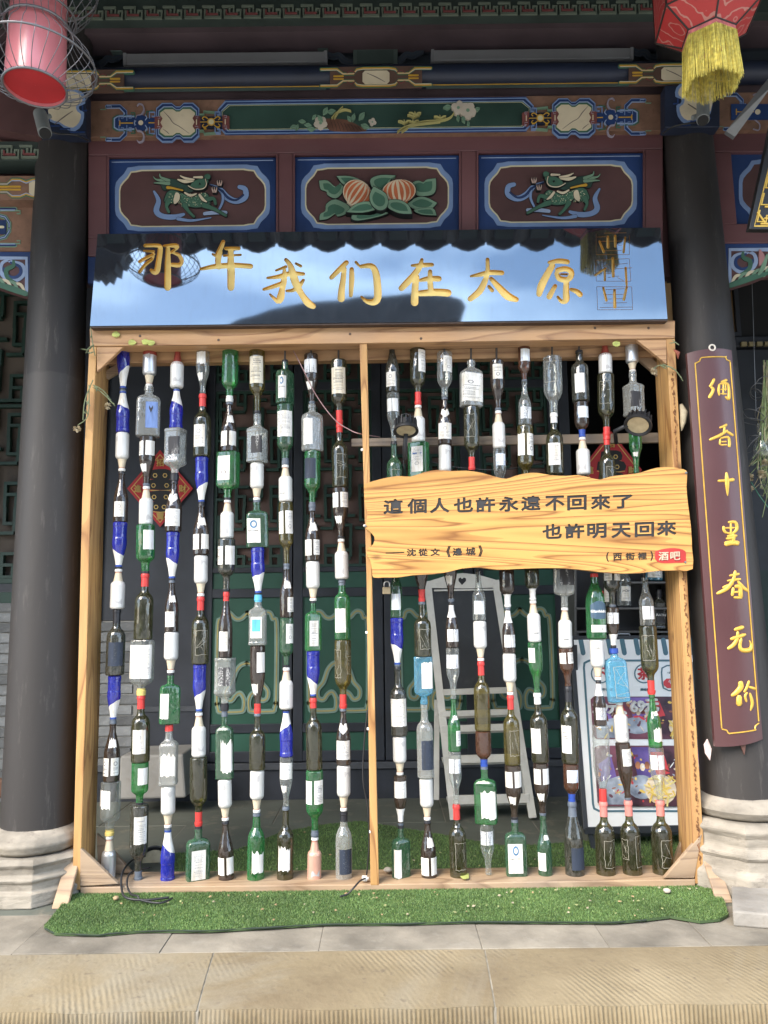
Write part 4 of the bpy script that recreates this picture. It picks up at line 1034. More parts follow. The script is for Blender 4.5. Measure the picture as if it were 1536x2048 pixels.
for sy in (1, -1):
    f = lambda L: [(x, 454 + sy * y) for x, y in L]
    for w, m_, o_ in ((9, green_l, 0), (5, blue_p, 0), (2, pblue, 2)): a.line(f([(-30, 36 - o_), (5, 36 - o_), (30, 36 - o_)]), w, m_); a.line(f([(-20, 36), (-5, 24), (10, 20), (18, 8), (18, 0)]), w, m_)
    a.line(f([(30, 33), (40, 33), (40, 27), (34, 27)]), 2, green_l)
a.poly(rect(-20, 440, 12, 468), blue_p); a.line([(-10, 454), (6, 454)], 5, cream_y)
a.done('cartouche_painting', lb_)
# spandrel brackets
def spandrel(T, out):
    s_ = MB().prism([U(*T(x, y), YF + .01) for x, y in out], (0, .05, 0), M('bracket_maroon', (.11, .05, .05), .6)).build('spandrel_bracket', hall, bevel=.002)
    a = Art(YF + .01, T, .0015)
    a.line([(1500, 491), (1452, 491), (1452, 575)], 10, blue_p); a.line([(1540, 491), (1452, 491)], 10, blue_p); a.line([(1540, 499), (1460, 499), (1460, 572)], 7, pblue); a.line([(1444, 487), (1448, 575)], 4, green_l)
    a.curve([(1495, 505, 5), (1470, 512, 7), (1465, 530, 8), (1480, 543, 8), (1500, 540, 8), (1512, 525, 8), (1508, 508, 6), (1492, 502, 4)], 0, pblue)
    a.curve([(1492, 508, 4), (1474, 516, 6), (1472, 530, 7), (1484, 538, 6), (1500, 533, 6), (1505, 520, 5)], 0, blue_p)
    a.curve([(1486, 505, 5), (1487, 515, 8), (1500, 522, 9), (1498, 538, 8), (1480, 550, 6)], 0, green_m)
    for k in range(6): a.curve([(1464 + k * 13, 566 - k * 3, 5), (1472 + k * 13, 552 - k * 3, 6), (1484 + k * 13, 550 - k * 4, 4)], 0, green_l if k % 2 else cream)
    a.curve([(1462, 570, 10), (1490, 560, 12), (1515, 552, 10), (1540, 545, 6)], 0, green_m)
    a.curve([(1520, 500, 3), (1524, 515, 12), (1520, 530, 3)], 0, M('petal_pink', (.45, .22, .22), .6))
    a.curve([(1535, 510, 5), (1526, 535, 9), (1518, 548, 5)], 0, green_l)
    a.done('bracket_carving', s_)
so_ = [(1443, 486), (1760, 484), (1760, 520), (1640, 520), (1560, 540), (1510, 560), (1470, 572), (1446, 577)]
spandrel(lambda x, y: (x, y), so_)
spandrel(lambda x, y: (1512 - x + 1, y + 17), so_)
# right bay: maroon rail, blue panel, painted beam
MB().prism([U(x, y, YF) for x, y in ((1418, 262), (1900, 258), (1900, 300), (1418, 304))], (0, .06, 0), maroon).build('frieze_rail', hall, bevel=.003)
MB().prism([U(x, y, YF) for x, y in ((1420, 448), (1900, 444), (1900, 484), (1420, 486))], (0, .06, 0), maroon).build('frieze_rail', hall, bevel=.003)
MB().prism([U(x, y, YF) for x, y in ((1418, 305), (1462, 304), (1474, 447), (1426, 448))], (0, .06, 0), maroon).build('frieze_stile', hall, bevel=.003)
rp = MB().prism([U(x, y, YF + .022) for x, y in ((1462, 300), (1900, 296), (1900, 450), (1466, 452))], (0, .02, 0), blue_p).build('relief_panel', hall)
a = Art(YF + .022, None, .0012)
a.poly(cartouche(1478, 318, 1800, 440, 28, 15), lblue); a.poly(cartouche(1485, 326, 1795, 432, 26, 14), maroon_d); a.done('panel_border', rp)
rb2 = MB().prism([U(x, y, YF - .03) for x, y in ((1418, 186), (1900, 180), (1900, 254), (1418, 260))], (0, .1, 0), brown_b).build('painted_beam', hall)
a = Art(YF - .03, lambda x, y: tl((x - 1250) * 4.8 - 60, y + 60), .001)
a = Art(YF - .03, lambda x, y: (1428 + x / 4.8, 184 + y / 4.8), .001)
for q in (1, -1):
    f = lambda L: [(x, 190 + q * y) for x, y in L]
    for off, w, m_ in ((0, 40, lblue), (0, 26, blue_p), (14, 8, pblue)): a.line(f([(105, 165 - off), (215, 165 - off), (268, 110 - off), (268, 70)]), w, m_)
    a.line(f([(40, 140), (90, 140), (90, 160)]), 7, green_l); a.line(f([(300, 80), (300, 30), (345, 30), (345, 60)]), 8, lblue)
    a.curve([(x, y, 12) for x, y in f([(380, 165), (430, 175), (440, 120), (400, 80), (370, 60)])], 0, M('lilac_paint', (.30, .27, .33), .6))
a.poly([(165, 115), (580, 115), (580, 265), (165, 265)], blue_p); a.line([(215, 190), (380, 190)], 9, gold); a.line([(215, 165), (215, 215)], 10, gold); a.poly(circ2(420, 190, 26, 14), cream)
a.done('cartouche_painting', rb2)
for k in range(0, 5):
    pass
# ------------------------------------------------------------------ glossy black name board with carved gold writing
def gloss_black():
    m, n, l, b, o = nodes('polished_black_board')
    b.inputs['Base Color'].default_value = (.012, .013, .017, 1); b.inputs['Roughness'].default_value = .035
    b.inputs['IOR'].default_value = 3.0; b.inputs['Specular Tint'].default_value = (.74, .88, 1.0, 1); b.inputs['Specular IOR Level'].default_value = .5  # sky's blue put into the reflection tint, not the polish's own colour
    t = n.new('ShaderNodeTexCoord'); z = n.new('ShaderNodeTexNoise'); z.inputs['Scale'].default_value = 3; z.inputs['Detail'].default_value = 2
    l.new(t.outputs['Object'], z.inputs['Vector'])
    bp = n.new('ShaderNodeBump'); bp.inputs['Strength'].default_value = .12; bp.inputs['Distance'].default_value = .004; l.new(z.outputs['Fac'], bp.inputs['Height']); l.new(bp.outputs[0], b.inputs['Normal'])
    # dusty smears and fine speckle on the polish
    mp = n.new('ShaderNodeMapping'); mp.inputs['Scale'].default_value = (6, 6, 1.2); l.new(t.outputs['Object'], mp.inputs[0])
    z2 = n.new('ShaderNodeTexNoise'); z2.inputs['Scale'].default_value = 8; z2.inputs['Detail'].default_value = 10; z2.inputs['Roughness'].default_value = .75; l.new(mp.outputs[0], z2.inputs['Vector'])
    r = n.new('ShaderNodeMapRange'); r.inputs[1].default_value = .5; r.inputs[2].default_value = .8; r.inputs[3].default_value = .03; r.inputs[4].default_value = .22; l.new(z2.outputs['Fac'], r.inputs[0])
    d = n.new('ShaderNodeBsdfDiffuse'); d.inputs[0].default_value = (.16, .17, .19, 1)
    mx = n.new('ShaderNodeMixShader'); l.new(r.outputs[0], mx.inputs[0]); l.new(b.outputs[0], mx.inputs[1]); l.new(d.outputs[0], mx.inputs[2]); l.new(mx.outputs[0], o.inputs[0])
    return m
gb = gloss_black()
YS = -.045
sign = empty('name_board', U(760, 640, YS)); tag(sign, 'polished black name board with seven gold carved characters above the timber frame', 'sign')
def Z(ox, oy, k, strokes): return [brush([(ox + x / k, oy + y / k, w / k) for x, y, w in s], 3) for s in strokes]
CH = {}
CH['na'] = Z(260, 470, 5.908, [[(180, 125, 45), (330, 125, 45), (358, 160, 60), (340, 300, 65), (320, 420, 70), (285, 440, 60), (250, 415, 40)], [(165, 188, 25), (280, 195, 30)], [(115, 315, 42), (190, 270, 40), (285, 225, 30)], [(115, 435, 42), (180, 350, 42), (262, 285, 35), (275, 220, 30)],
    [(448, 160, 50), (447, 350, 72), (445, 620, 82)], [(400, 128, 26), (540, 125, 55), (552, 155, 40), (470, 215, 28)], [(500, 205, 30), (580, 240, 45), (612, 310, 48), (580, 355, 55), (490, 350, 45)]])
CH['nian'] = Z(260, 470, 5.908, [[(1102, 80, 46), (1070, 160, 58), (1020, 240, 45), (975, 225, 25)], [(1058, 200, 70), (1040, 300, 72), (1050, 380, 60)], [(1130, 160, 40), (1285, 160, 45)], [(1110, 245, 28), (1308, 235, 28)], [(840, 402, 38), (1000, 372, 62), (1150, 362, 68), (1250, 358, 62), (1425, 370, 62)], [(1190, 175, 66), (1190, 350, 84), (1195, 450, 92), (1192, 620, 82)]])
CH['wo'] = Z(510, 490, 5.689, [[(240, 290, 26), (350, 248, 38)], [(142, 375, 28), (270, 360, 52), (400, 325, 58), (550, 330, 42)], [(335, 285, 40), (330, 400, 68), (310, 500, 66), (290, 600, 86), (258, 640, 56), (170, 560, 22)], [(100, 505, 34), (200, 475, 50), (330, 430, 56)],
    [(352, 168, 44), (400, 230, 60), (430, 330, 88), (470, 450, 88), (530, 560, 68), (600, 655, 84), (660, 695, 68)], [(550, 400, 36), (500, 470, 56), (430, 515, 44), (362, 522, 30)], [(465, 210, 28), (520, 240, 36)]])
CH['men'] = Z(510, 490, 5.689, [[(1040, 200, 56), (960, 280, 60), (870, 370, 52)], [(1015, 270, 56), (1002, 400, 64), (987, 500, 74), (980, 610, 84)], [(1100, 275, 50), (1100, 400, 62), (1090, 575, 44)], [(1148, 195, 32), (1180, 232, 30)], [(1205, 245, 44), (1320, 238, 66), (1372, 310, 78), (1392, 450, 86), (1395, 600, 86), (1350, 650, 78), (1270, 640, 48), (1210, 590, 26)]])
CH['zai'] = Z(780, 490, 5.486, [[(240, 225, 28), (350, 222, 52), (462, 216, 42)], [(350, 160, 36), (325, 240, 60), (270, 320, 68), (190, 410, 74), (125, 475, 64)], [(290, 350, 66), (277, 450, 74), (270, 630, 84)], [(330, 388, 36), (420, 370, 58), (535, 370, 64)], [(440, 290, 46), (440, 400, 60), (452, 530, 66)], [(330, 530, 66), (500, 518, 82), (635, 526, 82)]])
CH['tai'] = Z(780, 490, 5.486, [[(888, 342, 26), (1000, 322, 52), (1100, 302, 58), (1228, 306, 54)], [(1070, 158, 42), (1070, 300, 50), (1040, 400, 64), (980, 510, 74), (880, 592, 60)], [(1110, 370, 46), (1200, 470, 74), (1290, 560, 88), (1385, 598, 58)], [(1085, 455, 36), (1120, 498, 44)]])
CH['yuan'] = Z(1050, 450, 6.4, [[(310, 480, 44), (430, 460, 66), (542, 472, 66)], [(350, 520, 76), (280, 640, 88), (210, 780, 98), (180, 885, 72)], [(420, 580, 70), (510, 560, 70), (585, 590, 74), (590, 650, 74), (540, 700, 74), (440, 685, 74), (405, 620, 60)], [(460, 630, 26), (540, 630, 26)], [(530, 720, 70), (525, 850, 80), (525, 955, 88), (470, 980, 54), (420, 920, 34)], [(385, 782, 56), (310, 918, 74)], [(590, 825, 46), (660, 850, 66), (705, 890, 72)]])
CH['xi'] = Z(1050, 450, 6.4, [[(952, 210, 26), (1008, 345, 34)], [(1060, 150, 30), (1062, 285, 38)], [(1152, 140, 32), (1156, 275, 34)], [(1282, 160, 26), (1262, 350, 30)]])
CH['jie'] = Z(1050, 450, 6.4, [[(1122, 425, 32), (1130, 655, 38)], [(1288, 548, 30), (1300, 765, 28)], [(1022, 555, 24), (1022, 705, 30)], [(900, 642, 30), (1035, 552, 24)]])
CH['li'] = Z(1050, 450, 6.4, [[(1002, 805, 30), (1042, 965, 34)], [(1145, 835, 36), (1150, 1050, 42)], [(1302, 792, 30), (1265, 955, 36)]])
thin = {'xi': [[(905, 155), (1032, 150)], [(965, 210), (1290, 204)], [(1010, 330), (1240, 325)], [(1010, 105), (1300, 100)], [(910, 110), (910, 378)], [(910, 380), (1335, 380)], [(1335, 380), (1335, 130)], [(1190, 258), (1240, 258)]],
        'jie': [[(930, 522), (1050, 436)], [(1000, 530), (1062, 508)], [(1140, 510), (1318, 488)], [(1150, 562), (1372, 547)], [(1030, 578), (1080, 573)], [(1040, 626), (1100, 620)], [(1145, 655), (1205, 655)], [(1185, 672), (1262, 715)], [(1060, 672), (1100, 668)], [(905, 452), (1332, 430)], [(905, 452), (912, 716)], [(912, 718), (1355, 720)], [(1355, 720), (1335, 432)]],
        'li': [[(1030, 828), (1275, 815)], [(1040, 892), (1270, 886)], [(1060, 948), (1250, 942)], [(1010, 1000), (1308, 994)], [(958, 1056), (1372, 1050)], [(920, 790), (1365, 792)], [(1365, 792), (1378, 1084)], [(930, 1086), (1378, 1084)], [(918, 790), (930, 1086)]]}
groups = [(CH[k], carve_gold) for k in ('na', 'nian', 'wo', 'men', 'zai', 'tai', 'yuan', 'xi', 'jie', 'li')]
ink = M('dark_incised_line', (.03, .025, .02), .7)
for k in ('xi', 'jie', 'li'): groups.append(([ribbon2([(1050 + x / 6.4, 450 + y / 6.4, .9) for x, y in s])[0] for s in thin[k]], ink))
sb = carve(sign, 'board', [(195, 468), (1321, 455), (1335, 638), (180, 652)], groups, YS, .016, .07, gb, char_name='carved_character', side_mat=M('carved_gold_shaded_wall', (.50, .27, .035), .5))  # shade on the recess walls put into a darker gold
MB().prism([U(x, y, YS + .004) for x, y in ((181, 652.5), (1335, 638.8), (1335, 642), (181, 655.5))], (0, .062, 0), M('board_base_strip', (.05, .03, .022), .6, dirt=.5, dirtc=(.16, .10, .06))).build('base_strip', sign)

# ------------------------------------------------------------------ timber frame
wx = WOOD('weathered_pine', (.48, .275, .13), (.23, .11, .048), 'X', 16, grey=.25)
wz = WOOD('amber_post_pine', (.51, .29, .105), (.24, .105, .035), 'Z', 22, grey=.1)
wy = WOOD('raw_board_pine', (.40, .27, .16), (.20, .12, .065), 'X', 18, grey=.45)
frame = empty('timber_frame', U(768, 1770, .05)); frame.location.z = 0; frame.location.y = 0
tag(frame, 'large pine frame holding rows of threaded bottles beneath the black name board', 'frame')
FY0, FD = 0.0, .155
def timber(name, pxs, Y, t, mat, bevel=.003, label=None):
    o = slab(name, pxs, Y, t, mat, frame, bevel)
    if label: o['label'] = label
    return o
timber('top_beam', [(179, 657), (765, 648), (1350, 641), (1350, 676), (760, 686), (180, 692)], -.006, .085, wx)
timber('back_rail', [(212, 704), (1330, 688), (1330, 712), (212, 727)], .105, .05, wx)
timber('post', [(178, 692.5), (193, 692.3), (181, 1000), (172, 1380), (160, 1780), (144, 1780), (155, 1380), (164, 1000)], 0, FD, wz)
timber('post', [(1333, 676.5), (1350, 676.2), (1377, 1200), (1413, 1768), (1391, 1768), (1360, 1200)], 0, FD, wz)
timber('centre_post', [(719, 687), (734, 686.6), (744, 1150), (758, 1771), (741, 1771), (733, 1150)], .0, .045, wz)
sl_pts = [(160, 1774.5), (760, 1768.5), (1391, 1758.5), (1391, 1777), (760, 1790), (160, 1797)]
timber('sill', sl_pts, .001, .178, wy, .004)
# corner braces, front and back
def brace(pts, Y, t=.02, nm='brace', m_=None): return timber(nm, pts, Y, t, m_ or wy, .002)
brace([(193.5, 693), (247, 693), (193.5, 744)], .002, m_=wx); brace([(252, 716), (285, 716), (214, 758), (205, 745)], .125)
brace([(1271, 678), (1333, 677), (1333.5, 728)], .002, m_=wx); brace([(1243, 690), (1275, 690), (1325, 735), (1325, 760)], .125)
brace([(160, 1696), (236, 1768), (160, 1773)], -.002); brace([(193, 1668), (208, 1680), (262, 1745), (196, 1750)], .13)
brace([(1404, 1668), (1389, 1756), (1328, 1756.5)], -.002); brace([(1375, 1652), (1388, 1700), (1352, 1742), (1340, 1742)], .13)
# raking feet
def foot(pa, pb, Yb, w, sgn):
    a0 = U(pa[0], pa[1], .05); g_ = G(pb[0], pb[1], .0)
    d = (g_ - a0); sd = Vector((w, 0, 0)); th = Vector((0, .028, .02))
    MB().prism([a0 - sd * .5, a0 + sd * .5, g_ + sd * .62, g_ - sd * .55], Vector((0, .03, .012)), wy).build('raking_foot', frame, bevel=.003)
foot((151, 1697), (117, 1818), -.2, .05, 1); foot((1411, 1690), (1450, 1806), -.2, .05, -1)
# horizontal batten behind the strings
timber('batten', [(703, 877), (1322, 865), (1322, 885), (703, 893)], .17, .02, WOOD('grey_batten', (.24, .18, .13), (.12, .09, .07), 'X', 12, grey=.6))
bk = MB(); rn = random.Random(12)
for k in range(420):
    t = rn.random(); y = 735 + t * 990; x = 1344 + (1400 - 1344) * t + rn.gauss(0, 1.3); h = rn.uniform(1, 5); w = rn.uniform(.4, 1.3)
    bk.prism([U(x - w, y, -.0002), U(x + w * .4, y - h * .3, -.0002), U(x + w, y + h * .6, -.0002), U(x, y + h, -.0002), U(x - w * .8, y + h * .5, -.0002)], (0, -.003, 0), M('dark_bark', (.22, .10, .045), .9, .4, 60))
tag(bk.build('bark_edge', frame), kind='stuff')
# nail heads / knot dots on the beam
for x, y in ((280, 672), (437, 680), (700, 668), (842, 677), (1190, 656), (1297, 656)):
    MB().lathe([(0, .006), (.002, .005), (.0025, .0)], M('rusty_nail', (.10, .06, .04), .6), 8).build('nail', frame, world=False)
    o = bpy.context.scene.objects[-1] if False else None
nails = [o for o in COL.objects if o.name.startswith('nail')]
for o, (x, y) in zip(nails, ((280, 672), (437, 680), (700, 668), (842, 677), (1190, 656), (1297, 656))):
    o.location = U(x, y, -.006) - wpos(frame); o.rotation_euler = (R(90), 0, 0)

# ------------------------------------------------------------------ carved wood sign
wsign_m = WOOD('varnished_elm', (.60, .325, .092), (.24, .10, .026), 'X', 36, rough=.42, fine=.30, knots=True, bump=.35, spec=.5)
OUT = [(18, 110), (60, 95), (120, 80), (175, 72), (230, 75), (290, 55), (350, 45), (420, 50), (480, 48), (550, 58), (610, 75), (660, 85), (700, 72), (750, 60), (800, 58), (860, 68), (930, 72), (990, 68), (1040, 80), (1085, 88), (1130, 75), (1180, 68), (1240, 62), (1290, 50), (1340, 35), (1400, 32), (1462, 42), (1478, 60), (1475, 120), (1482, 200), (1495, 300), (1500, 400), (1503, 492), (1440, 498), (1350, 500), (1270, 510), (1180, 512), (1080, 505), (1000, 495), (900, 488), (800, 488), (700, 492), (620, 495), (540, 485), (460, 490), (400, 505), (330, 515), (240, 520), (170, 530), (110, 530), (60, 530), (55, 500), (45, 450), (30, 430), (35, 400), (60, 380), (65, 345), (40, 320), (25, 300), (35, 240), (20, 190)]
K = 2.2588
OP_ = [(720 + x / K, 920 + y / K) for x, y in OUT]
OP_ = [(q[0], q[1]) for q in smooth_path(OP_ + OP_[:1], 2)][:-1]
def wtxt(s, cx, cy, w, h, bold=2.3, sl_=-.04): return bold_px(s, 720 + cx / K, 920 + cy / K, w / K, h / K, bold, sl_)
blk = M('carved_black_paint', (.035, .033, .034), .5); blk_s = M('carved_black_wall', (.02, .018, .016), .6)
gr = []
for s, cx, cy in (('這', 150, 210), ('個', 258, 208), ('人', 360, 205), ('也', 467, 203), ('許', 567, 202), ('永', 672, 199), ('遠', 772, 195), ('不', 880, 195), ('回', 980, 193), ('來', 1087, 190), ('了', 1187, 188),
                  ('也', 868, 323), ('許', 970, 321), ('明', 1070, 320), ('天', 1180, 318), ('回', 1285, 314), ('來', 1385, 308)):
    gr.append((wtxt(s, cx, cy, 88, 68 if s != '了' else 62), blk))
gr.append(([[(720 + x / K, 920 + y / K) for x, y in ((116, 418), (200, 415), (200, 420), (116, 423))]], blk))
for s, cx, cy, w, h in (('沈', 232, 418, 42, 34), ('從', 285, 417, 42, 34), ('文', 340, 416, 42, 34), ('《', 400, 414, 20, 52), ('邊', 440, 415, 44, 36), ('城', 500, 413, 44, 36), ('》', 545, 411, 20, 52), ('(', 1118, 438, 12, 44), ('西', 1163, 438, 40, 34), ('街', 1220, 436, 42, 34), ('裡', 1275, 434, 42, 34), (')', 1318, 434, 12, 44)):
    gr.append((wtxt(s, cx, cy, w, h, 1.3), blk))
ws = empty('carved_wood_sign', U(1050, 1145, -.05)); tag(ws, 'wavy-edged amber wood board with carved black writing hung across the frame', 'sign')
carve(ws, 'plank', OP_, gr, -.042, .005, .036, wsign_m, char_name='carved_character', side_mat=blk_s)
a = Art(-.042, None, .0012)
a.poly([(720 + x / K, 920 + y / K) for x, y in smooth_path([(1335, 412), (1360, 404), (1400, 398), (1440, 400), (1470, 412), (1472, 440), (1470, 462), (1430, 464), (1380, 466), (1345, 460), (1333, 440), (1335, 412)], 2)], M('seal_red', (.42, .03, .025), .5))
for t_ in wtxt('酒', 1372, 434, 44, 38, .5) + wtxt('吧', 1425, 433, 44, 38, .5): a.poly(t_, M('seal_white', (.66, .55, .40), .6), k=4.5)
a.done('seal', ws, label='red seal block with two white characters')
for x, y in ((18, 298), (1462, 462), (1466, 58)):
    o = MB().lathe([(0, .005), (.004, .004), (.005, .0)], steel_g, 10).build('screw', ws, world=False); o.location = U(720 + x / K + 3, 920 + y / K, -.042) - wpos(ws); o.rotation_euler = (R(90), 0, 0)

# ------------------------------------------------------------------ couplet board on the right column
cb_m = M('couplet_maroon', (.074, .026, .027), .38, .12, 3, bump=.1, coat=.3)
YB = -.075
cb = empty('couplet_board', U(1450, 1500, YB)); tag(cb, 'tall curved maroon couplet board with gold characters on the dark column', 'sign')
# curved plank: cross-section bows toward the viewer
TL, TR, BL, BR = (1378, 703), (1468, 697), (1435, 1495), (1531, 1480)
def cpt(u, v, off=0):
    """u across 0..1, v down 0..1"""
    a_ = U(*TL, YB), U(*TR, YB), U(*BL, YB), U(*BR, YB)
    p = (a_[0] * (1 - u) + a_[1] * u) * (1 - v) + (a_[2] * (1 - u) + a_[3] * u) * v
    return p + Vector((0, (2 * u - 1) ** 2 * .022 - off, 0))
mb = MB(); NU, NV = 14, 30; vs, fs = [], []
for off in (0, -.018):
    for j in range(NV + 1):
        for i in range(NU + 1):
            u, v = i / NU, j / NV
            p = cpt(u, v, off); bow = (1 - (2 * u - 1) ** 2) * .006
            if j == 0: p.z += bow
            if j == NV: p.z -= bow
            vs.append(p)
w_ = NU + 1; B = (NV + 1) * w_
for j in range(NV):
    for i in range(NU):
        q = j * w_ + i; fs.append((q, q + w_, q + w_ + 1, q + 1)); q += B; fs.append((q, q + 1, q + w_ + 1, q + w_))
    q = j * w_; fs.append((q, q + B, q + B + w_, q + w_)); q = j * w_ + NU; fs.append((q, q + w_, q + B + w_, q + B))
for i in range(NU): fs.append((i, i + 1, i + 1 + B, i + B)); q = NV * w_ + i; fs.append((q, q + B, q + B + 1, q + 1))
mb.add(vs, fs, cb_m); mb.build('plank', cb, smooth=True, autosm=40)
LT = []
L_ = [(.13, .13), (.13, .975)]
def cl_line(pts, r):
    P_ = [cpt(u, v, .0015) for u, v in smooth_path(pts, 6)]
    return MB().tube(P_, r, gold_b, 6)
n1 = MB()
def addline(pts, r=.0026):
    P_ = [cpt(u, v, .001) for u, v in pts]; n1.tube(P_, r, gold_b, 6)
dv = lambda a, b, n: [(a[0] + (b[0] - a[0]) * k / n, a[1] + (b[1] - a[1]) * k / n) for k in range(n + 1)]
addline(dv((.14, .030), (.14, .958), 20)); addline(dv((.93, .033), (.93, .955), 20)); addline(dv((.28, .018), (.84, .020), 10)); addline(dv((.28, .972), (.84, .974), 10))
for cx, sx in ((.14, 1), (.93, -1)):
    for cy, sy in ((.018, 1), (.973, -1)):
        addline([(cx, cy + sy * .013), (cx + sx * .03, cy + sy * .012), (cx + sx * .09, cy + sy * .009), (cx + sx * .11, cy + sy * .003), (cx + sx * .14 if sx > 0 else cx - .09, cy)])
n1.build('gold_border', cb)
# characters: raised rounded gold strokes. coordinates from two crops
def inv(px, py):
    """photo px -> (u,v) on the board"""
    v = (py - 703) / (1495 - 703); xl = TL[0] + (BL[0] - TL[0]) * v; xr = TR[0] + (BR[0] - TR[0]) * v
    u = (px - xl) / (xr - xl); yl = TL[1] + (BL[1] - TL[1]) * v; v2 = (py - (TL[1] + (TR[1] - TL[1]) * u)) / ((BL[1] + (BR[1] - BL[1]) * u) - (TL[1] + (TR[1] - TL[1]) * u)); return u, v2
def char(ox, oy, k, strokes):
    c = MB()
    for s in strokes:
        p = smooth_path([(ox + x / k, oy + y / k, w / k) for x, y, w in s], 4)
        p = [(x, y, w * (1.22 if k < 4.8 else 1.04)) for x, y, w in p]
        # half-round bar lying on the board
        ring = 7; vs = []; fs = []
        n_ = len(p)
        for i, (x, y, w) in enumerate(p):
            x0, y0 = p[max(i - 1, 0)][:2]; x1, y1 = p[min(i + 1, n_ - 1)][:2]; dx, dy = x1 - x0, y1 - y0; l = math.hypot(dx, dy) or 1e-6; nx, ny = -dy / l, dx / l
            e = .55 if i in (0, n_ - 1) else 1
            for j in range(ring):
                a_ = PI * j / (ring - 1); q = math.cos(a_) * w / 2 * e * 1.05; h = math.sin(a_) * w * e * PXS(YB) * .34
                vs.append(cpt(*inv(x + nx * q, y + ny * q), h))
        for i in range(n_ - 1):
            for j in range(ring - 1): fs.append((i * ring + j, i * ring + j + 1, (i + 1) * ring + j + 1, (i + 1) * ring + j))
        fs.append(tuple(range(ring))); fs.append(tuple(range(n_ * ring - 1, (n_ - 1) * ring - 1, -1)))
        c.add(vs, fs, gold_b)
    o = c.build('gold_character', cb, smooth=True, autosm=60); return o
A_ = (1360, 680, 4.875); B_ = (1360, 1080, 4.654)
char(*A_, [[(335, 395, 26), (310, 450, 28), (290, 480, 24)], [(300, 480, 24), (325, 510, 28), (285, 595, 34)], [(400, 432, 22), (470, 400, 28)], [(385, 450, 22), (378, 520, 24), (385, 570, 16)], [(385, 450, 18), (470, 440, 26), (490, 520, 30), (484, 595, 36), (445, 575, 16)], [(428, 430, 16), (425, 560, 16)], [(452, 425, 16), (450, 520, 14)], [(395, 505, 13), (465, 498, 14)], [(395, 550, 13), (465, 548, 14)]])
char(*A_, [[(465, 862, 26), (430, 882, 24), (385, 898, 18)], [(290, 1020, 24), (390, 975, 30), (470, 920, 24)], [(440, 880, 22), (430, 965, 26)], [(440, 925, 20), (490, 948, 26), (535, 972, 26)], [(395, 1010, 18), (390, 1070, 20)], [(395, 1005, 16), (475, 992, 26), (490, 1050, 30), (485, 1092, 30)], [(405, 1040, 15), (460, 1035, 15)], [(395, 1072, 15), (465, 1068, 15)]])
char(*A_, [[(370, 1432, 24), (460, 1428, 28), (540, 1415, 36)], [(456, 1345, 22), (464, 1450, 44), (468, 1580, 12)]])
char(*A_, [[(428, 1878, 22), (432, 1920, 26), (455, 1948, 22)], [(470, 1842, 22), (545, 1840, 32), (565, 1890, 36), (545, 1930, 28), (505, 1952, 20), (452, 1942, 20)], [(440, 1898, 16), (540, 1893, 16)], [(500, 1842, 20), (500, 1960, 20), (503, 2010, 24)], [(450, 2002, 24), (550, 1992, 24)], [(435, 2045, 22), (500, 2030, 26), (590, 2038, 30)]])
char(*B_, [[(500, 0, 24), (505, 85, 28)], [(440, 28, 22), (540, 20, 24)], [(418, 107, 28), (490, 92, 30), (558, 97, 30)]])
char(*B_, [[(460, 393, 16), (560, 375, 24)], [(440, 440, 16), (575, 422, 22)], [(400, 503, 20), (500, 465, 22)], [(520, 345, 24), (500, 430, 26), (440, 510, 30), (350, 560, 22)], [(540, 440, 18), (600, 500, 30), (665, 538, 14)], [(500, 500, 22), (488, 580, 26)], [(510, 492, 22), (565, 500, 34), (572, 602, 36)], [(500, 545, 16), (552, 540, 16)], [(500, 592, 18), (570, 594, 18)]])
char(*B_, [[(505, 888, 26), (600, 860, 32)], [(470, 972, 26), (620, 927, 28)], [(540, 900, 22), (535, 965, 26), (500, 1022, 30), (445, 1060, 22)], [(575, 960, 22), (560, 1040, 28), (595, 1072, 32), (670, 1062, 36), (674, 1015, 20), (656, 980, 8)]])
char(*B_, [[(562, 1345, 34), (565, 1400, 42), (520, 1450, 34), (478, 1478, 18)], [(550, 1470, 40), (550, 1565, 46)], [(650, 1342, 22), (625, 1405, 22), (595, 1445, 16)], [(640, 1395, 16), (725, 1420, 24)], [(630, 1445, 16), (608, 1480, 20), (622, 1532, 16)], [(655, 1450, 18), (680, 1540, 28), (660, 1610, 12)]])
o = MB().tube([cpt(.52, 0) + Vector((.012 * math.cos(t), 0, .010 + .012 * math.sin(t))) for t in [2 * PI * k / 14 for k in range(14)]], .0035, M('pale_ring', (.6, .55, .48), .5), 6, closed=True).build('hanging_ring', cb)
MB().prism([cpt(.55, 1.0) + Vector((-.018, .01, .02)), cpt(.55, 1.0) + Vector((.018, .01, .02)), cpt(.55, 1.0) + Vector((.004, .01, -.045))], (0, .008, 0), M('rust_plate', (.12, .055, .04), .7)).build('spike', cb)
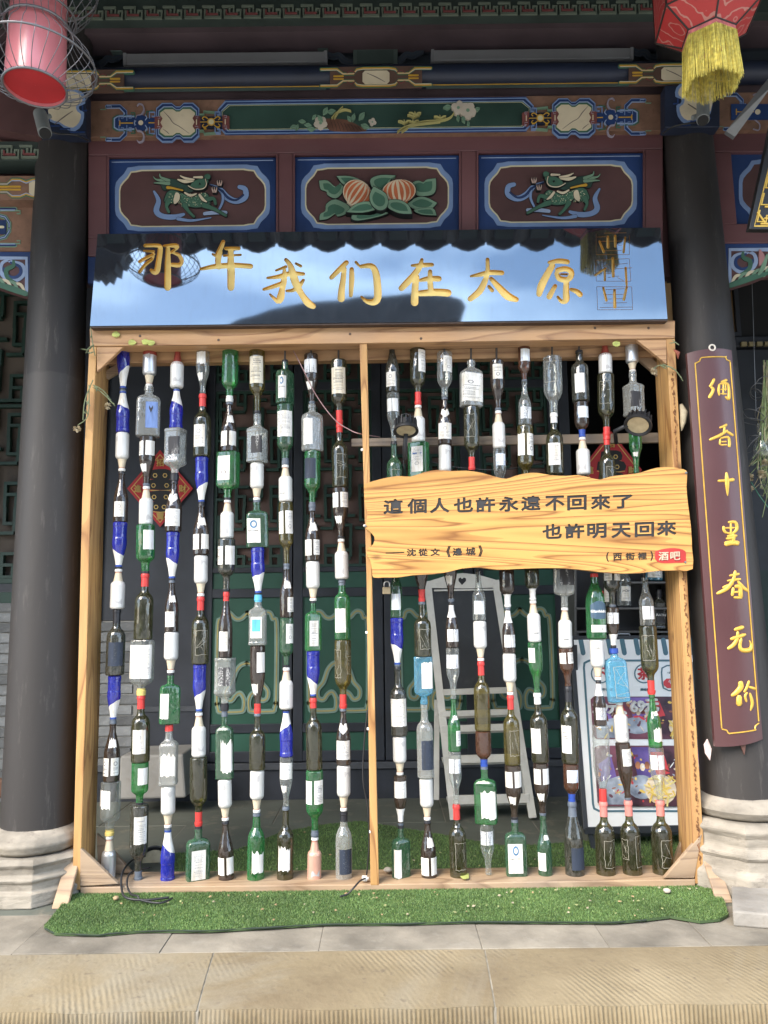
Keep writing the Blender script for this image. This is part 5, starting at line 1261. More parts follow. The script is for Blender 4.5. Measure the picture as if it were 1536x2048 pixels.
# ------------------------------------------------------------------ bottles
G_OL = GLASS('olive_glass', (.34, .33, .07), (.055, .055, .018), .16, dust=.10, edge=.55)
G_DK = GLASS('blackish_olive_glass', (.14, .15, .08), (.034, .036, .026), .45, dust=.14)
G_YO = GLASS('yellow_olive_glass', (.52, .45, .05), (.13, .105, .016), .20, dust=.08, edge=.5)
G_BR = GLASS('brown_glass', (.26, .14, .07), (.045, .027, .019), .40, dust=.08)
G_AM = GLASS('amber_glass', (.48, .18, .06), (.11, .04, .018), .34, dust=.08)
G_GR = GLASS('green_glass', (.08, .62, .17), (.028, .21, .065), .22, dust=.10)
G_DG = GLASS('bottle_green_glass', (.06, .42, .17), (.03, .13, .06), .30, dust=.16)
G_BL = GLASS('cobalt_glass', (.06, .08, .85), (.018, .028, .38), .50, dust=.06)
G_CL = GLASS('clear_glass', (.92, .95, .93), (.46, .48, .47), .05, dust=.14, edge=.5)
G_GY = GLASS('dusty_clear_glass', (.86, .88, .86), (.44, .45, .43), .22, dust=.22, edge=.55)
G_LB = GLASS('sky_blue_glass', (.42, .80, .94), (.20, .50, .68), .20, dust=.0)
ALU = M('white_aluminium', (.60, .59, .56), .36, .08, 3, metal=.12, dirt=.25, dirtc=(.50, .45, .37))
ALUB = M('silver_aluminium', (.60, .61, .62), .30, .08, 3, metal=.75)
ALUP = M('pink_aluminium', (.62, .36, .27), .40, .10, 3, metal=.3)
CRM = M('cream_neck', (.55, .47, .34), .5, .12, 5)
def paper_mat(name, col, ink_=(.25, .24, .24), thr=.60, dens=1.0):
    m, n, l, b, o = nodes(name)
    t = n.new('ShaderNodeTexCoord'); oi = n.new('ShaderNodeObjectInfo'); ad = n.new('ShaderNodeVectorMath'); ad.operation = 'ADD'
    l.new(t.outputs['Object'], ad.inputs[0]); l.new(oi.outputs['Random'], ad.inputs[1])
    mp = n.new('ShaderNodeMapping'); mp.inputs['Scale'].default_value = (3, 3, 26); l.new(ad.outputs[0], mp.inputs[0])
    z = n.new('ShaderNodeTexNoise'); z.inputs['Scale'].default_value = 3.5; z.inputs['Detail'].default_value = 5; z.inputs['Roughness'].default_value = .7; l.new(mp.outputs[0], z.inputs['Vector'])
    z0 = n.new('ShaderNodeTexNoise'); z0.inputs['Scale'].default_value = 1.6; l.new(ad.outputs[0], z0.inputs['Vector'])
    r0 = n.new('ShaderNodeMapRange'); r0.inputs[1].default_value = .5; r0.inputs[2].default_value = .56; l.new(z0.outputs['Fac'], r0.inputs[0])
    r = n.new('ShaderNodeMapRange'); r.inputs[1].default_value = thr; r.inputs[2].default_value = thr + .05; r.inputs[4].default_value = dens; l.new(z.outputs['Fac'], r.inputs[0])
    mu = n.new('ShaderNodeMath'); mu.operation = 'MULTIPLY'; l.new(r.outputs[0], mu.inputs[0]); l.new(r0.outputs[0], mu.inputs[1])
    z3 = n.new('ShaderNodeTexNoise'); z3.inputs['Scale'].default_value = 2.3; z3.inputs['Detail'].default_value = 6; l.new(ad.outputs[0], z3.inputs['Vector'])
    r3 = n.new('ShaderNodeValToRGB'); r3.color_ramp.elements[0].position = .34; r3.color_ramp.elements[1].position = .58
    r3.color_ramp.elements[0].color = (col[0] * .78, col[1] * .73, col[2] * .64, 1); r3.color_ramp.elements[1].color = rgb(col); l.new(z3.outputs['Fac'], r3.inputs[0])
    mx = n.new('ShaderNodeMix'); mx.data_type = 'RGBA'; mx.inputs[7].default_value = rgb(ink_); l.new(mu.outputs[0], mx.inputs[0]); l.new(r3.outputs[0], mx.inputs[6])
    l.new(mx.outputs[2], b.inputs['Base Color']); b.inputs['Roughness'].default_value = .75
    return m
P_W = paper_mat('white_label', (.70, .69, .66), thr=.54); P_P = paper_mat('plain_torn_label', (.74, .73, .70), thr=.66)
P_C = paper_mat('cream_label', (.66, .61, .50)); P_G = paper_mat('greyed_label', (.50, .50, .49), thr=.56)
P_B = paper_mat('blue_print_label', (.70, .76, .82), (.03, .10, .34), .50); P_N = paper_mat('navy_label', (.022, .032, .055), (.45, .45, .42), .62)
P_K = paper_mat('black_label', (.035, .035, .040), (.62, .62, .60), .52); P_T = paper_mat('turquoise_label', (.10, .42, .55), (.05, .20, .35), .55)
P_X = paper_mat('dense_print_label', (.66, .68, .70), (.10, .12, .16), .48)
RES = M('glue_residue', (.36, .34, .27), .85, .2, 20)
RED = M('red_sleeve', (.55, .040, .035), .42, .08, 10); PNK = M('faded_pink_sleeve', (.60, .19, .16), .5, .12, 10)
WCP = M('white_sleeve', (.66, .65, .62), .5, .08, 10); GCP = M('grey_sleeve', (.10, .12, .15), .5, .15, 10); KCP = M('black_sleeve', (.018, .018, .022), .4, .2, 10)
YCP = M('yellow_cap', (.60, .46, .14), .5, .1, 10); BCP = M('blue_cap', (.02, .06, .30), .4, .1, 10); LCP = M('light_blue_cap', (.10, .40, .62), .4, .1, 10)
INK = M('label_ink', (.03, .03, .035), .6); WINK = M('label_white_print', (.70, .70, .68), .6)

PROF = {
 'wine': ([(0, .90), (.012, .98), (.03, 1), (.55, 1), (.60, .975), (.64, .88), (.675, .70), (.70, .52), (.73, .42), (.76, .385), (.94, .36), (.945, .43), (.975, .43), (1, .38)], None, 1),
 'slope': ([(0, .90), (.015, 1), (.42, 1), (.50, .965), (.60, .82), (.72, .58), (.82, .42), (.93, .37), (.94, .44), (.975, .44), (1, .40)], None, 1),
 'blue': ([(0, .9), (.02, 1), (.08, 1), (.10, .95), (.33, .95), (.36, 1), (.48, 1), (.6, .86), (.78, .56), (.9, .43), (.93, .42), (.94, .48), (1, .46)], None, 1),
 'alu': ([(0, .82), (.03, .96), (.05, 1), (.60, 1), (.645, .93), (.675, .78), (.69, .66)], None, 1),
 'gin': ([(0, .92), (.015, 1), (.64, 1), (.69, .95), (.73, .78), (.76, .55), (.79, .44), (.94, .38), (.95, .44), (1, .42)], None, 1),
 'corona': ([(0, .92), (.015, 1), (.46, 1), (.54, .93), (.62, .70), (.70, .52), (.92, .36), (.93, .44), (1, .44)], None, 1),
 'jager': ([(0, .97), (.012, 1), (.66, 1), (.71, .96), (.745, .82), (.77, .50), (.79, .34), (.90, .30), (.905, .34), (1, .32)], 6, .62),
 'sq': ([(0, .95), (.015, 1), (.05, 1), (.07, .96), (.60, .96), (.63, 1), (.665, 1), (.70, .86), (.74, .55), (.78, .42), (.88, .38), (.89, .45), (1, .42)], 8, .95),
 'flask': ([(0, .96), (.015, 1), (.70, 1), (.76, .93), (.80, .70), (.83, .42), (.86, .34), (.91, .33), (.915, .40), (1, .38)], 5, .70),
 'glen': ([(0, .95), (.015, 1), (.52, 1), (.62, .95), (.74, .72), (.85, .44), (.88, .42), (1, .42)], 3.5, 1),
 'round': ([(0, .9), (.02, 1), (.58, 1), (.66, .94), (.73, .72), (.79, .46), (.95, .40), (.96, .46), (1, .44)], None, 1),
 'jar': ([(0, .92), (.02, 1), (.22, 1), (.25, .95), (.30, 1), (.55, 1), (.66, .86), (.76, .56), (.82, .42), (.97, .42), (1, .42)], None, 1),
}
def dense_prof(p, k=3):
    out = []
    for i in range(len(p) - 1):
        (z0, r0), (z1, r1) = p[i], p[i + 1]
        n_ = 1 if abs(r1 - r0) < .02 else k
        for j in range(n_): t = j / n_; out.append((z0 + (z1 - z0) * t, r0 + (r1 - r0) * t))
    out.append(p[-1]); return out
def rad(kind, z):
    p = PROF[kind][0]
    if z <= p[0][0]: return p[0][1]
    for (z0, r0), (z1, r1) in zip(p, p[1:]):
        if z <= z1: return r0 + (r1 - r0) * (z - z0) / max(z1 - z0, 1e-6)
    return p[-1][1]
_mesh = {}
def shared(key, fn):
    if key not in _mesh: _mesh[key] = fn()
    return _mesh[key]
def mesh_of(mb, name, smooth=True, ang=45):
    me = bpy.data.meshes.new(name); me.from_pydata(mb.v, [], mb.f)
    for m in mb.mats: me.materials.append(m)
    if len(mb.mats) > 1: me.polygons.foreach_set('material_index', mb.m)
    if smooth:
        me.polygons.foreach_set('use_smooth', [True] * len(me.polygons)); me.update(); me.set_sharp_from_angle(angle=R(ang))
    me.update(); return me
def part(name, me, parent, label=None):
    o = bpy.data.objects.new(name, me); COL.objects.link(o); o.parent = parent
    if label: o['label'] = label
    return o
def surf(kind, a, z, off, ww=1.0):
    _, sup, dep = PROF[kind]
    r = rad(kind, z) * ww
    x, y = srad(a, r + off, sup, dep); return (x, y, z)
def body_mesh(kind, mat):
    def f():
        prof, sup, dep = PROF[kind]; mb = MB(); n = 40 if sup else 26
        mb.lathe(dense_prof(prof), mat, n, sup=sup, cap=True, depth=dep); return mesh_of(mb, 'body', ang=55)
    return shared(('b', kind, mat.name), f)
def sleeve_mesh(kind, z0, z1, mat, off=.03):
    def f():
        mb = MB(); zs = sorted({z0, z1, *[z for z, r in PROF[kind][0] if z0 < z < z1]})
        pr = [(z0 - .0005, rad(kind, z0) * .9)] + [(z, rad(kind, z) + off) for z in zs]
        if z1 >= 1: pr += [(1.004, rad(kind, 1) + off), (1.006, .02)]
        else: pr += [(z1 + .0005, rad(kind, z1) * .9)]
        mb.lathe(pr, mat, 22, sup=None if (kind not in ('sq', 'jager', 'flask', 'glen') or z0 > .74) else PROF[kind][1], depth=1 if z0 > .74 else PROF[kind][2], cap=False); return mesh_of(mb, 'sleeve')
    return shared(('s', kind, z0, z1, mat.name, off), f)
def label_mesh(kind, a0, a1, z0, z1, mat, tear=(0, 0), seed=0, off=.012, shape=None):
    """curved patch; tear=(bottom, top) raggedness; shape fn(u)->(zlo,zhi)"""
    rn = random.Random(seed); mb = MB(); nu, nv = (36 if shape and a1 - a0 > 3 else 12), 5; vs, fs = [], []
    lo = [rn.uniform(0, 1) for _ in range(nu + 1)]; hi = [rn.uniform(0, 1) for _ in range(nu + 1)]
    for i in range(nu + 1):
        u = i / nu; za = z0 + (z1 - z0) * tear[0] * lo[i]; zb = z1 - (z1 - z0) * tear[1] * hi[i]
        if shape: sa, sb_ = shape(u); za, zb = z0 + (z1 - z0) * sa, z0 + (z1 - z0) * sb_
        for j in range(nv + 1): vs.append(surf(kind, a0 + (a1 - a0) * u, za + (zb - za) * j / nv, off))
    for i in range(nu):
        for j in range(nv): q = i * (nv + 1) + j; fs.append((q, q + nv + 1, q + nv + 2, q + 1))
    mb.add(vs, fs, mat); return mesh_of(mb, 'label')
def text_mesh(kind, s, a, z, h, mat, hr, bold=.01, off=.02, wmax=1.4, flip=False):
    """text printed on the surface. h = height in bottle units of z, hr = radius/height ratio"""
    v, t, W_, H_ = text2(s, bold); sx = h / hr * 1.0; k = sx / H_  # radius units per glyph unit
    if W_ * k > wmax: k = wmax / W_
    mb = MB(); vs = []
    for x, y in v:
        xx, yy = (x - W_ / 2) * k, (y - H_ / 2) * k
        if flip: xx, yy = -xx, -yy
        vs.append(surf(kind, a + xx / max(rad(kind, z), .3), z + yy * hr, off))
    mb.add(vs, [tuple(q) for q in t], mat); return mesh_of(mb, 'print', smooth=False)
def scratch_mesh(kind, a0, a1, z0, z1, seed, hr, w=.034):
    """outline and torn scraps left where a label was peeled"""
    rn = random.Random(seed); mb = MB()
    def ln(pts, w_):
        for (aa, za), (ab, zb) in zip(pts, pts[1:]):
            da, dz = (ab - aa), (zb - za) / hr; L = math.hypot(da, dz) or 1e-6; na, nz_ = -dz / L * w_ / 2, da / L * w_ / 2 * hr
            mb.add([surf(kind, aa + na, za + nz_, .012), surf(kind, ab + na, zb + nz_, .012), surf(kind, ab - na, zb - nz_, .012), surf(kind, aa - na, za - nz_, .012)], [(0, 1, 2, 3)], RES)
    N = 8
    def wob(p, q): return [(p[0] + (q[0] - p[0]) * i / N + rn.uniform(-.05, .05), p[1] + (q[1] - p[1]) * i / N + rn.uniform(-.008, .008)) for i in range(N + 1)]
    ln(wob((a0, z0), (a1, z0)), w); ln(wob((a1, z0), (a1, z1)), w); ln(wob((a1, z1), (a0, z1)), w); ln(wob((a0, z1), (a0, z0)), w)
    for _ in range(5): ln(wob((rn.uniform(a0, a1), rn.uniform(z0, z1)), (rn.uniform(a0, a1), rn.uniform(z0, z1))), w * .7)
    return mesh_of(mb, 'label', smooth=False)

YB_ = .085
PR_G = M('faint_grey_print', (.26, .26, .27), .7); PR_K = M('dark_print', (.07, .07, .08), .7); PR_C = [M('blue_print', (.03, .10, .30), .7), M('red_print', (.30, .04, .04), .7), M('gold_print2', (.36, .26, .09), .7)]
def dashes(kind, a0, a1, z0, z1, seed, off=.024):
    """rows of small printed marks too fine to read"""
    rn = random.Random(seed); mb = MB(); z = z1 - (z1 - z0) * .12; m_ = PR_K if rn.random() < .35 else PR_G
    big = rn.random() < .5
    if big:
        zc = z0 + (z1 - z0) * .68; ac = (a0 + a1) / 2; r0 = min(.26, (a1 - a0) * .22)
        for k in range(12):
            q0, q1 = 2 * PI * k / 12, 2 * PI * (k + 1) / 12; hr = .14
            mb.add([surf(kind, ac + math.sin(q) * w, zc + math.cos(q) * w * hr, off) for q, w in ((q0, r0 * .72), (q1, r0 * .72), (q1, r0), (q0, r0))], [(0, 1, 2, 3)], m_)
        z = zc - r0 * .14 - .03
    if rn.random() < .3:
        zc = z0 + (z1 - z0) * rn.uniform(.15, .4); m2 = rn.choice(PR_C); mb.add([surf(kind, a0 + (a1 - a0) * q, zq, off) for q, zq in ((.1, zc), (.9, zc), (.9, zc + .03), (.1, zc + .03))], [(0, 1, 2, 3)], m2)
    while z > z0 + (z1 - z0) * .12:
        hh = rn.choice((.006, .006, .011)); a = a0 + (a1 - a0) * rn.uniform(.12, .3); e = a1 - (a1 - a0) * rn.uniform(.1, .35)
        while a < e:
            w = rn.uniform(.04, .16)
            mb.add([surf(kind, q, zz_, off) for q, zz_ in ((a, z), (min(a + w, e), z), (min(a + w, e), z - hh), (a, z - hh))], [(0, 1, 2, 3)], m_); a += w + .035
        z -= hh + rn.choice((.012, .018, .04))
    return mesh_of(mb, 'print', False) if mb.f else None
def dpart(kind, a0, a1, z0, z1, seed, t):
    me = dashes(kind, a0, a1, z0, z1, seed)
    if me: part('print', me, t)
LOOK = {'wine': 'wine', 'slope': 'sloping', 'blue': 'beer', 'alu': 'aluminium', 'gin': 'straight', 'corona': 'long-necked', 'jager': 'square', 'sq': 'square', 'flask': 'square', 'glen': 'tapering', 'round': 'round', 'jar': 'round'}
CNAME = {'ol': 'olive', 'dk': 'blackish', 'yo': 'yellow-olive', 'br': 'brown', 'am': 'amber', 'gr': 'green', 'dg': 'dark green', 'bl': 'cobalt', 'cl': 'clear', 'gy': 'dusty clear', 'lb': 'sky-blue', 'al': 'white', 'as': 'silver', 'ap': 'pink'}
GM = {'ol': G_OL, 'dk': G_DK, 'yo': G_YO, 'br': G_BR, 'am': G_AM, 'gr': G_GR, 'dg': G_DG, 'bl': G_BL, 'cl': G_CL, 'gy': G_GY, 'lb': G_LB, 'al': ALU, 'as': ALUB, 'ap': ALUP}
CAPS = {'R': (RED, 'red'), 'P': (PNK, 'pink'), 'W': (WCP, 'white'), 'G': (GCP, 'grey'), 'K': (KCP, 'black'), 'Y': (YCP, 'yellow'), 'B': (BCP, 'blue'), 'L': (LCP, 'light blue')}
ORD = ['top', 'second', 'third', 'fourth', 'fifth', 'sixth', 'seventh', 'eighth', 'ninth', 'tenth', 'eleventh']
_sd = [100]
def bottle(kind, col, up, pa, pb, wpx, cap='', lab='', label_txt='', rot=0.0, Y=YB_, group='bottles strung in the timber frame', cat='bottle'):
    """pa = photo px of its upper end, pb = lower end; up=True stands upright"""
    A, Bm = U(*pa, Y), U(*pb, Y)
    base, top = (Bm, A) if up else (A, Bm)
    h = (top - base).length; midd = (A + Bm) / 2
    r = wpx / 2 * (midd - CAM).dot(_f) / F_PX; hr = r / h
    t = empty('bottle', base)
    zax = (top - base).normalized()
    yax = Vector((0, 1, 0)); xax = yax.cross(zax).normalized(); yax = zax.cross(xax)
    t.rotation_mode = 'QUATERNION'
    rotm = Matrix((xax, yax, zax)).transposed() @ Matrix.Rotation(rot, 3, 'Z')
    t.rotation_quaternion = rotm.to_quaternion(); t.scale = (r, r, h)
    tag(t, label_txt, cat, group)
    _sd[0] += 1; sd = _sd[0]; rn = random.Random(sd)
    fa = -rot                       # local angle that faces the viewer
    if not up: fa = -rot            # x flips with z, front stays -Y
    gm = GM[col]
    if kind == 'alu':
        part('body', body_mesh('alu', gm), t)
        def nk():
            mb = MB(); mb.lathe([(.69, .655), (.72, .62), (.90, .43), (.93, .42)], CRM if col != 'ap' else ALUP, 22, cap=False); return mesh_of(mb, 'neck')
        def cp_():
            mb = MB(); mb.lathe([(.93, .42), (.932, .50), (.945, .52), (.99, .50), (1, .44), (1.001, .02)], WCP, 22, cap=False); mb.lathe([(.905, .45), (.915, .45)], M('red_band', (.45, .10, .08), .5), 22, cap=False); return mesh_of(mb, 'cap')
        PROF['alun'] = ([(0, .82), (.05, 1), (.60, 1), (.69, .66), (.93, .42), (1, .44)], None, 1)
        if lab.startswith('R'):
            mb = part('neck', shared('aluRn', lambda: mesh_of(MB().lathe([(.60, 1.0), (.645, .93), (.69, .66), (.72, .62), (.90, .44), (1, .44)], M('red_can_paint', (.28, .05, .035), .45, .2, 5, metal=.2), 22, cap=False), 'neck')), t)
        elif lab.startswith('B'):
            part('neck', shared('alun', nk), t); part('cap', shared('aluc', cp_), t)
            part('base_band', shared('alubb', lambda: mesh_of(MB().lathe([(.0, .83), (.03, .97), (.05, 1.01), (.13, 1.01)], M('red_can_paint', (.28, .05, .035), .45, .2, 5, metal=.2), 22, cap=False), 'band')), t)
        else:
            part('neck', shared(('alun', col), nk), t); part('cap', shared('aluc', cp_), t)
        if 't' in lab:
            k = rn.choice([0, 1, 2])
            fl = not up
            part('print', shared(('bw', fl), lambda: text_mesh('alu', 'Budweiser', 0, .22, .035, INK, .28, .012, wmax=1.5)), t).rotation_euler.z = fa + rn.uniform(-.4, .4)
        else:
            part('print', shared(('alup', sd % 4), lambda: label_mesh('alu', -.8, .5, .10, .55, M('alu_faint_print', (.44, .43, .42), .45, .2, 30), seed=sd, shape=lambda u: (.1 * math.sin(u * 3), .25 + .1 * math.sin(u * 8)))), t).rotation_euler.z = rn.uniform(-.5, 1.2)
        for ch in t.children: pass
        return t
    bd = part('body', body_mesh(kind, gm), t)
    if cap:
        cm = CAPS[cap[0]][0]
        z0 = float(cap[1:]) if len(cap) > 1 else {'wine': .80, 'slope': .82}.get(kind, .86)
        part('neck_sleeve', sleeve_mesh(kind, z0, 1.0, cm), t)
    elif kind not in ('corona',) and col not in ('cl', 'gy', 'lb'):
        part('cap', sleeve_mesh(kind, .955, 1.0, GCP if rn.random() < .5 else KCP, .01), t)
    dz = {'wine': (.14, .50), 'slope': (.10, .40), 'gin': (.12, .52), 'corona': (.10, .40), 'jager': (.08, .60), 'sq': (.14, .56), 'flask': (.08, .66), 'glen': (.1, .5), 'round': (.12, .48), 'jar': (.1, .5), 'blue': (.5, .9)}[kind]
    a0 = rn.uniform(-.35, .35)
    for f in lab:
        if f in 'wWcQ' and kind != 'alu':
            q0, q1, qt = {'w': (a0 - .95, a0 + .55, dz[1]), 'W': (-1.15, 1.1, dz[1] + .03), 'c': (-1.0, 1.0, dz[1] + .05), 'Q': (-.15, .95, dz[1])}[f]
            dpart(kind, fa + q0, fa + q1, dz[0], qt, sd * 7, t)
        if f in 'lr' and rn.random() < .6: dpart(kind, fa + (-1.35 if f == 'l' else .25), fa + (-.05 if f == 'l' else 1.4), dz[0], dz[1], sd * 9 + ord(f), t)
        if f == 'w': part('label', label_mesh(kind, fa + a0 - .95, fa + a0 + .55, dz[0], dz[1], P_W, (.0, .03), sd), t)
        elif f == 'W': part('label', label_mesh(kind, fa - 1.15, fa + 1.1, dz[0], dz[1] + .04, P_W, (.02, .02), sd), t)
        elif f == 'l': part('label', label_mesh(kind, fa - 1.35, fa - .05, dz[0], dz[1], P_P, (.0, .02), sd), t)
        elif f == 'r': part('label', label_mesh(kind, fa + .25, fa + 1.4, dz[0], dz[1], P_P, (.05, .02), sd + 1), t)
        elif f == 't': part('label', label_mesh(kind, fa - .6 + a0, fa + .9 + a0, dz[0], dz[1], P_P, (.10, .22), sd), t)
        elif f == 'c': part('label', label_mesh(kind, fa - 1.0, fa + 1.0, dz[0], dz[1] + .06, P_C, (0, .01), sd), t)
        elif f == 'n':
            zn = {'slope': (.56, .74), 'corona': (.60, .70)}.get(kind, (.66, .76))
            part('neck_label', label_mesh(kind, fa - .2, fa + 1.0, zn[0], zn[1], P_P, (.1, .3), sd + 5), t)
        elif f == 'h': part('neck_label', label_mesh(kind, fa - .9, fa + .9, .55, .74, P_W, seed=sd, shape=lambda u: (.45 * abs(2 * u - 1), 1 - .5 * max(0, 1 - abs(2 * u - 1) * 2.2) * .5)), t)
        elif f == 'N': part('neck_foil', sleeve_mesh(kind, .66, .93, WCP, .02), t)
        elif f == 'x':
            part('label', scratch_mesh(kind, fa - .35, fa + 1.1, dz[0], dz[1], sd, hr), t)
        elif f == 'X': part('label', scratch_mesh(kind, fa + .2, fa + 1.3, dz[0] + .0, dz[1] + .05, sd, hr), t); part('label', scratch_mesh(kind, fa - 1.4, fa - .6, dz[0] + .1, dz[1], sd + 3, hr), t)
        elif f == 'f':    # torn white foil over shoulder and neck
            s1 = rn.uniform(.2, .45); dirn = rn.choice([-1, 1])
            part('neck_foil', label_mesh(kind, -PI, PI, .46, .925, P_P, seed=sd, off=.02, shape=lambda u: (.16 + s1 * (.5 + .5 * dirn * math.sin((u - .5) * 2 * PI + fa)) + .012 * math.sin(u * 31) + .010 * math.sin(u * 17 + sd), 1)), t)
            part('neck_band', sleeve_mesh(kind, .925, .965, BCP, .015), t)
        elif f == 'B': part('label', label_mesh(kind, fa - .95, fa + .75, dz[0] + .03, dz[1], P_B, (0, 0), sd), t)
        elif f == 'D': part('label', label_mesh(kind, fa - .9, fa + .15, dz[0] + .03, dz[1], P_X, (0, .0), sd), t); part('label', label_mesh(kind, fa + .25, fa + 1.3, dz[0] + .03, dz[1], P_X, (0, .0), sd + 2), t)
        elif f == 'M': part('label', label_mesh(kind, fa - .5, fa + 1.2, dz[0], dz[1], P_N, (0, .02), sd), t)
        elif f == 'K': part('label', label_mesh(kind, fa - .62, fa + .62, dz[0] + .03, dz[1] - .04, P_K, (0, .0), sd, off=.02), t)
        elif f == 'T':
            part('label', label_mesh(kind, fa - .62, fa + .55, dz[0], dz[1], P_W, (0, .0), sd, off=.02), t); part('label', label_mesh(kind, fa - .5, fa + .42, dz[0] + .13, dz[1] - .05, P_T, (0, .0), sd, off=.03), t)
        elif f == 'J':    # deer-roundel label with brand line
            part('label', label_mesh(kind, fa - .72, fa + .50, dz[0] + .01, dz[1], P_P, (.0, .0), sd, off=.02), t)
            def ring():
                mb = MB()
                for k in range(18):
                    a_, b_ = 2 * PI * k / 18, 2 * PI * (k + 1) / 18
                    for w0, w1, m_ in ((.17, .28, M('roundel_ink', (.05, .16, .30), .6)),): mb.add([surf(kind, fa - .08 + math.sin(q) * w, .48 + math.cos(q) * w * .3, .03) for q, w in ((a_, w0), (b_, w0), (b_, w1), (a_, w1))], [(0, 1, 2, 3)], m_)
                return mesh_of(mb, 'emblem', False)
            part('emblem', ring(), t); part('print', text_mesh(kind, 'J\u00e4germeister', fa - .1, .34, .035, INK, hr, .012, .03, .95), t)
        elif f == 'Q': part('label', label_mesh(kind, fa - .15, fa + .95, dz[0] + .01, dz[1], P_W, (.0, .0), sd, off=.02), t)
        elif f == 'Z': part('label', label_mesh(kind, fa - .9, fa + .25, dz[0] + .01, dz[1], P_P, (.06, .0), sd, off=.02), t)
        elif f == 'S':    # small blue label with deer silhouette
            part('label', label_mesh(kind, fa + .05, fa + .95, dz[0] + .06, dz[1], paper_blue, (0, 0), sd, off=.02), t)
            part('emblem', label_mesh(kind, fa + .32, fa + .62, dz[0] + .34, dz[1] - .06, INK, seed=sd, off=.03, shape=lambda u: (.1 + abs(u - .5), .6 + .7 * abs(u - .5))), t)
        elif f == 'b': part('base_band', sleeve_mesh(kind, .02, .10, M('tan_band', (.30, .20, .12), .6), .03), t)
    return t
paper_blue = M('dusty_blue_label', (.14, .22, .45), .6, .3, 3)

# each string: [(x,y)...] axis, then entries (kind, colour, up, y0, y1, width, cap, label)
def sx(ax, y):
    for (x0, y0), (x1, y1) in zip(ax, ax[1:]):
        if y <= y1: return x0 + (x1 - x0) * (y - y0) / (y1 - y0)
    return ax[-1][0]
FEAT = {'w': 'with white label', 'W': 'with wide white label', 'l': 'with torn white label', 'r': 'with white label', 't': 'with ragged white label', 'c': 'with cream label', 'n': 'with torn neck label', 'h': 'with heart-shaped neck label', 'N': 'with white neck foil',
        'x': 'with peeled label marks', 'X': 'with peeled label scraps', 'f': 'with torn white foil', 'B': 'with blue-printed label', 'D': 'with two printed labels', 'M': 'with navy label', 'K': 'with black label', 'T': 'with turquoise label', 'J': 'with deer roundel label', 'Q': 'with tall white label', 'Z': 'with white side label', 'S': 'with small blue label', 'b': 'with tan base band', 'R': 'with red neck', 't_': 'with script print', '': ''}
def string(ax, items, place, start=0):
    obs = []
    for i, it in enumerate(items):
        kind, col, up, y0, y1, w = it[:6]; cap = it[6] if len(it) > 6 else ''; lab = it[7] if len(it) > 7 else ''
        n_ = i + start
        f = ''
        if kind == 'alu': f = 'with red neck' if lab.startswith('R') else ('with red base' if lab.startswith('B') else ('with script print' if 't' in lab else ''))
        elif cap and cap[0] in 'RPYL': f = 'with %s neck sleeve' % CAPS[cap[0]][1]
        elif lab: f = FEAT.get(lab[0], '')
        lk = [('upside-down' if not up else 'upright'), CNAME[col], LOOK[kind], 'bottle', f]
        txt = ' '.join(q for q in lk if q) + ', ' + ORD[n_] + ' down, ' + place
        if len(txt.split()) > 16: txt = txt.replace(' neck sleeve', ' sleeve')
        if len(txt.split()) > 16: txt = txt.replace('upright ', '')
        if len(txt.split()) > 16: txt = txt.replace('upside-down ', 'inverted ').replace(' wine ', ' ')
        rot = random.uniform(-.25, .25)
        if len(it) > 8: rot = it[8]
        obs.append(bottle(kind, col, up, (sx(ax, y0), y0), (sx(ax, y1), y1), w, cap, lab, txt, rot, YB_))
    return obs
T_, D_ = True, False
NTH = ['first', 'second', 'third', 'fourth', 'fifth', 'sixth', 'seventh', 'eighth', 'ninth', 'tenth']
lf_ = lambda k: '%s string from left post' % NTH[k]
string([(247, 690), (245, 900), (240, 1060), (233, 1250), (224, 1500), (216, 1770)], [
 ('blue', 'bl', D_, 676, 781, 25, '', 'f'), ('blue', 'bl', T_, 781, 865, 26, '', 'f'), ('alu', 'al', D_, 866, 943, 26), ('slope', 'br', T_, 943, 1045, 28, '', 'w'), ('blue', 'bl', D_, 1045, 1137, 28, '', 'f'), ('alu', 'al', T_, 1138, 1218, 28),
 ('wine', 'dk', T_, 1218, 1350, 36, 'K.78', 'M'), ('blue', 'bl', D_, 1351, 1441, 26, '', 'f'), ('slope', 'br', T_, 1442, 1562, 31, '', 'lrn'), ('gin', 'cl', D_, 1563, 1670, 39, 'Y.9', 't'), ('alu', 'as', T_, 1671, 1766, 28)], lf_(0))
string([(300, 700), (297, 830), (292, 1000), (290, 1200), (283, 1330), (281, 1500), (276, 1770)], [
 ('alu', 'as', D_, 703, 774, 27, '', 'B'), ('flask', 'gy', T_, 774, 873, 46, '', 'S', .25), ('slope', 'br', D_, 874, 972, 31, '', 'lrn'), ('alu', 'al', T_, 973, 1050, 27), ('gin', 'gr', D_, 1050, 1147, 36, '', 'l'),
 ('wine', 'ol', T_, 1147, 1279, 36, 'R', ''), ('flask', 'cl', D_, 1280, 1390, 43, 'Y.88', 'W'), ('wine', 'ol', T_, 1391, 1524, 36, 'R', 'w'), ('gin', 'gr', D_, 1524, 1608, 33, '', 'l'), ('wine', 'dk', D_, 1609, 1763, 36, 'G.86', 'w')], lf_(1))
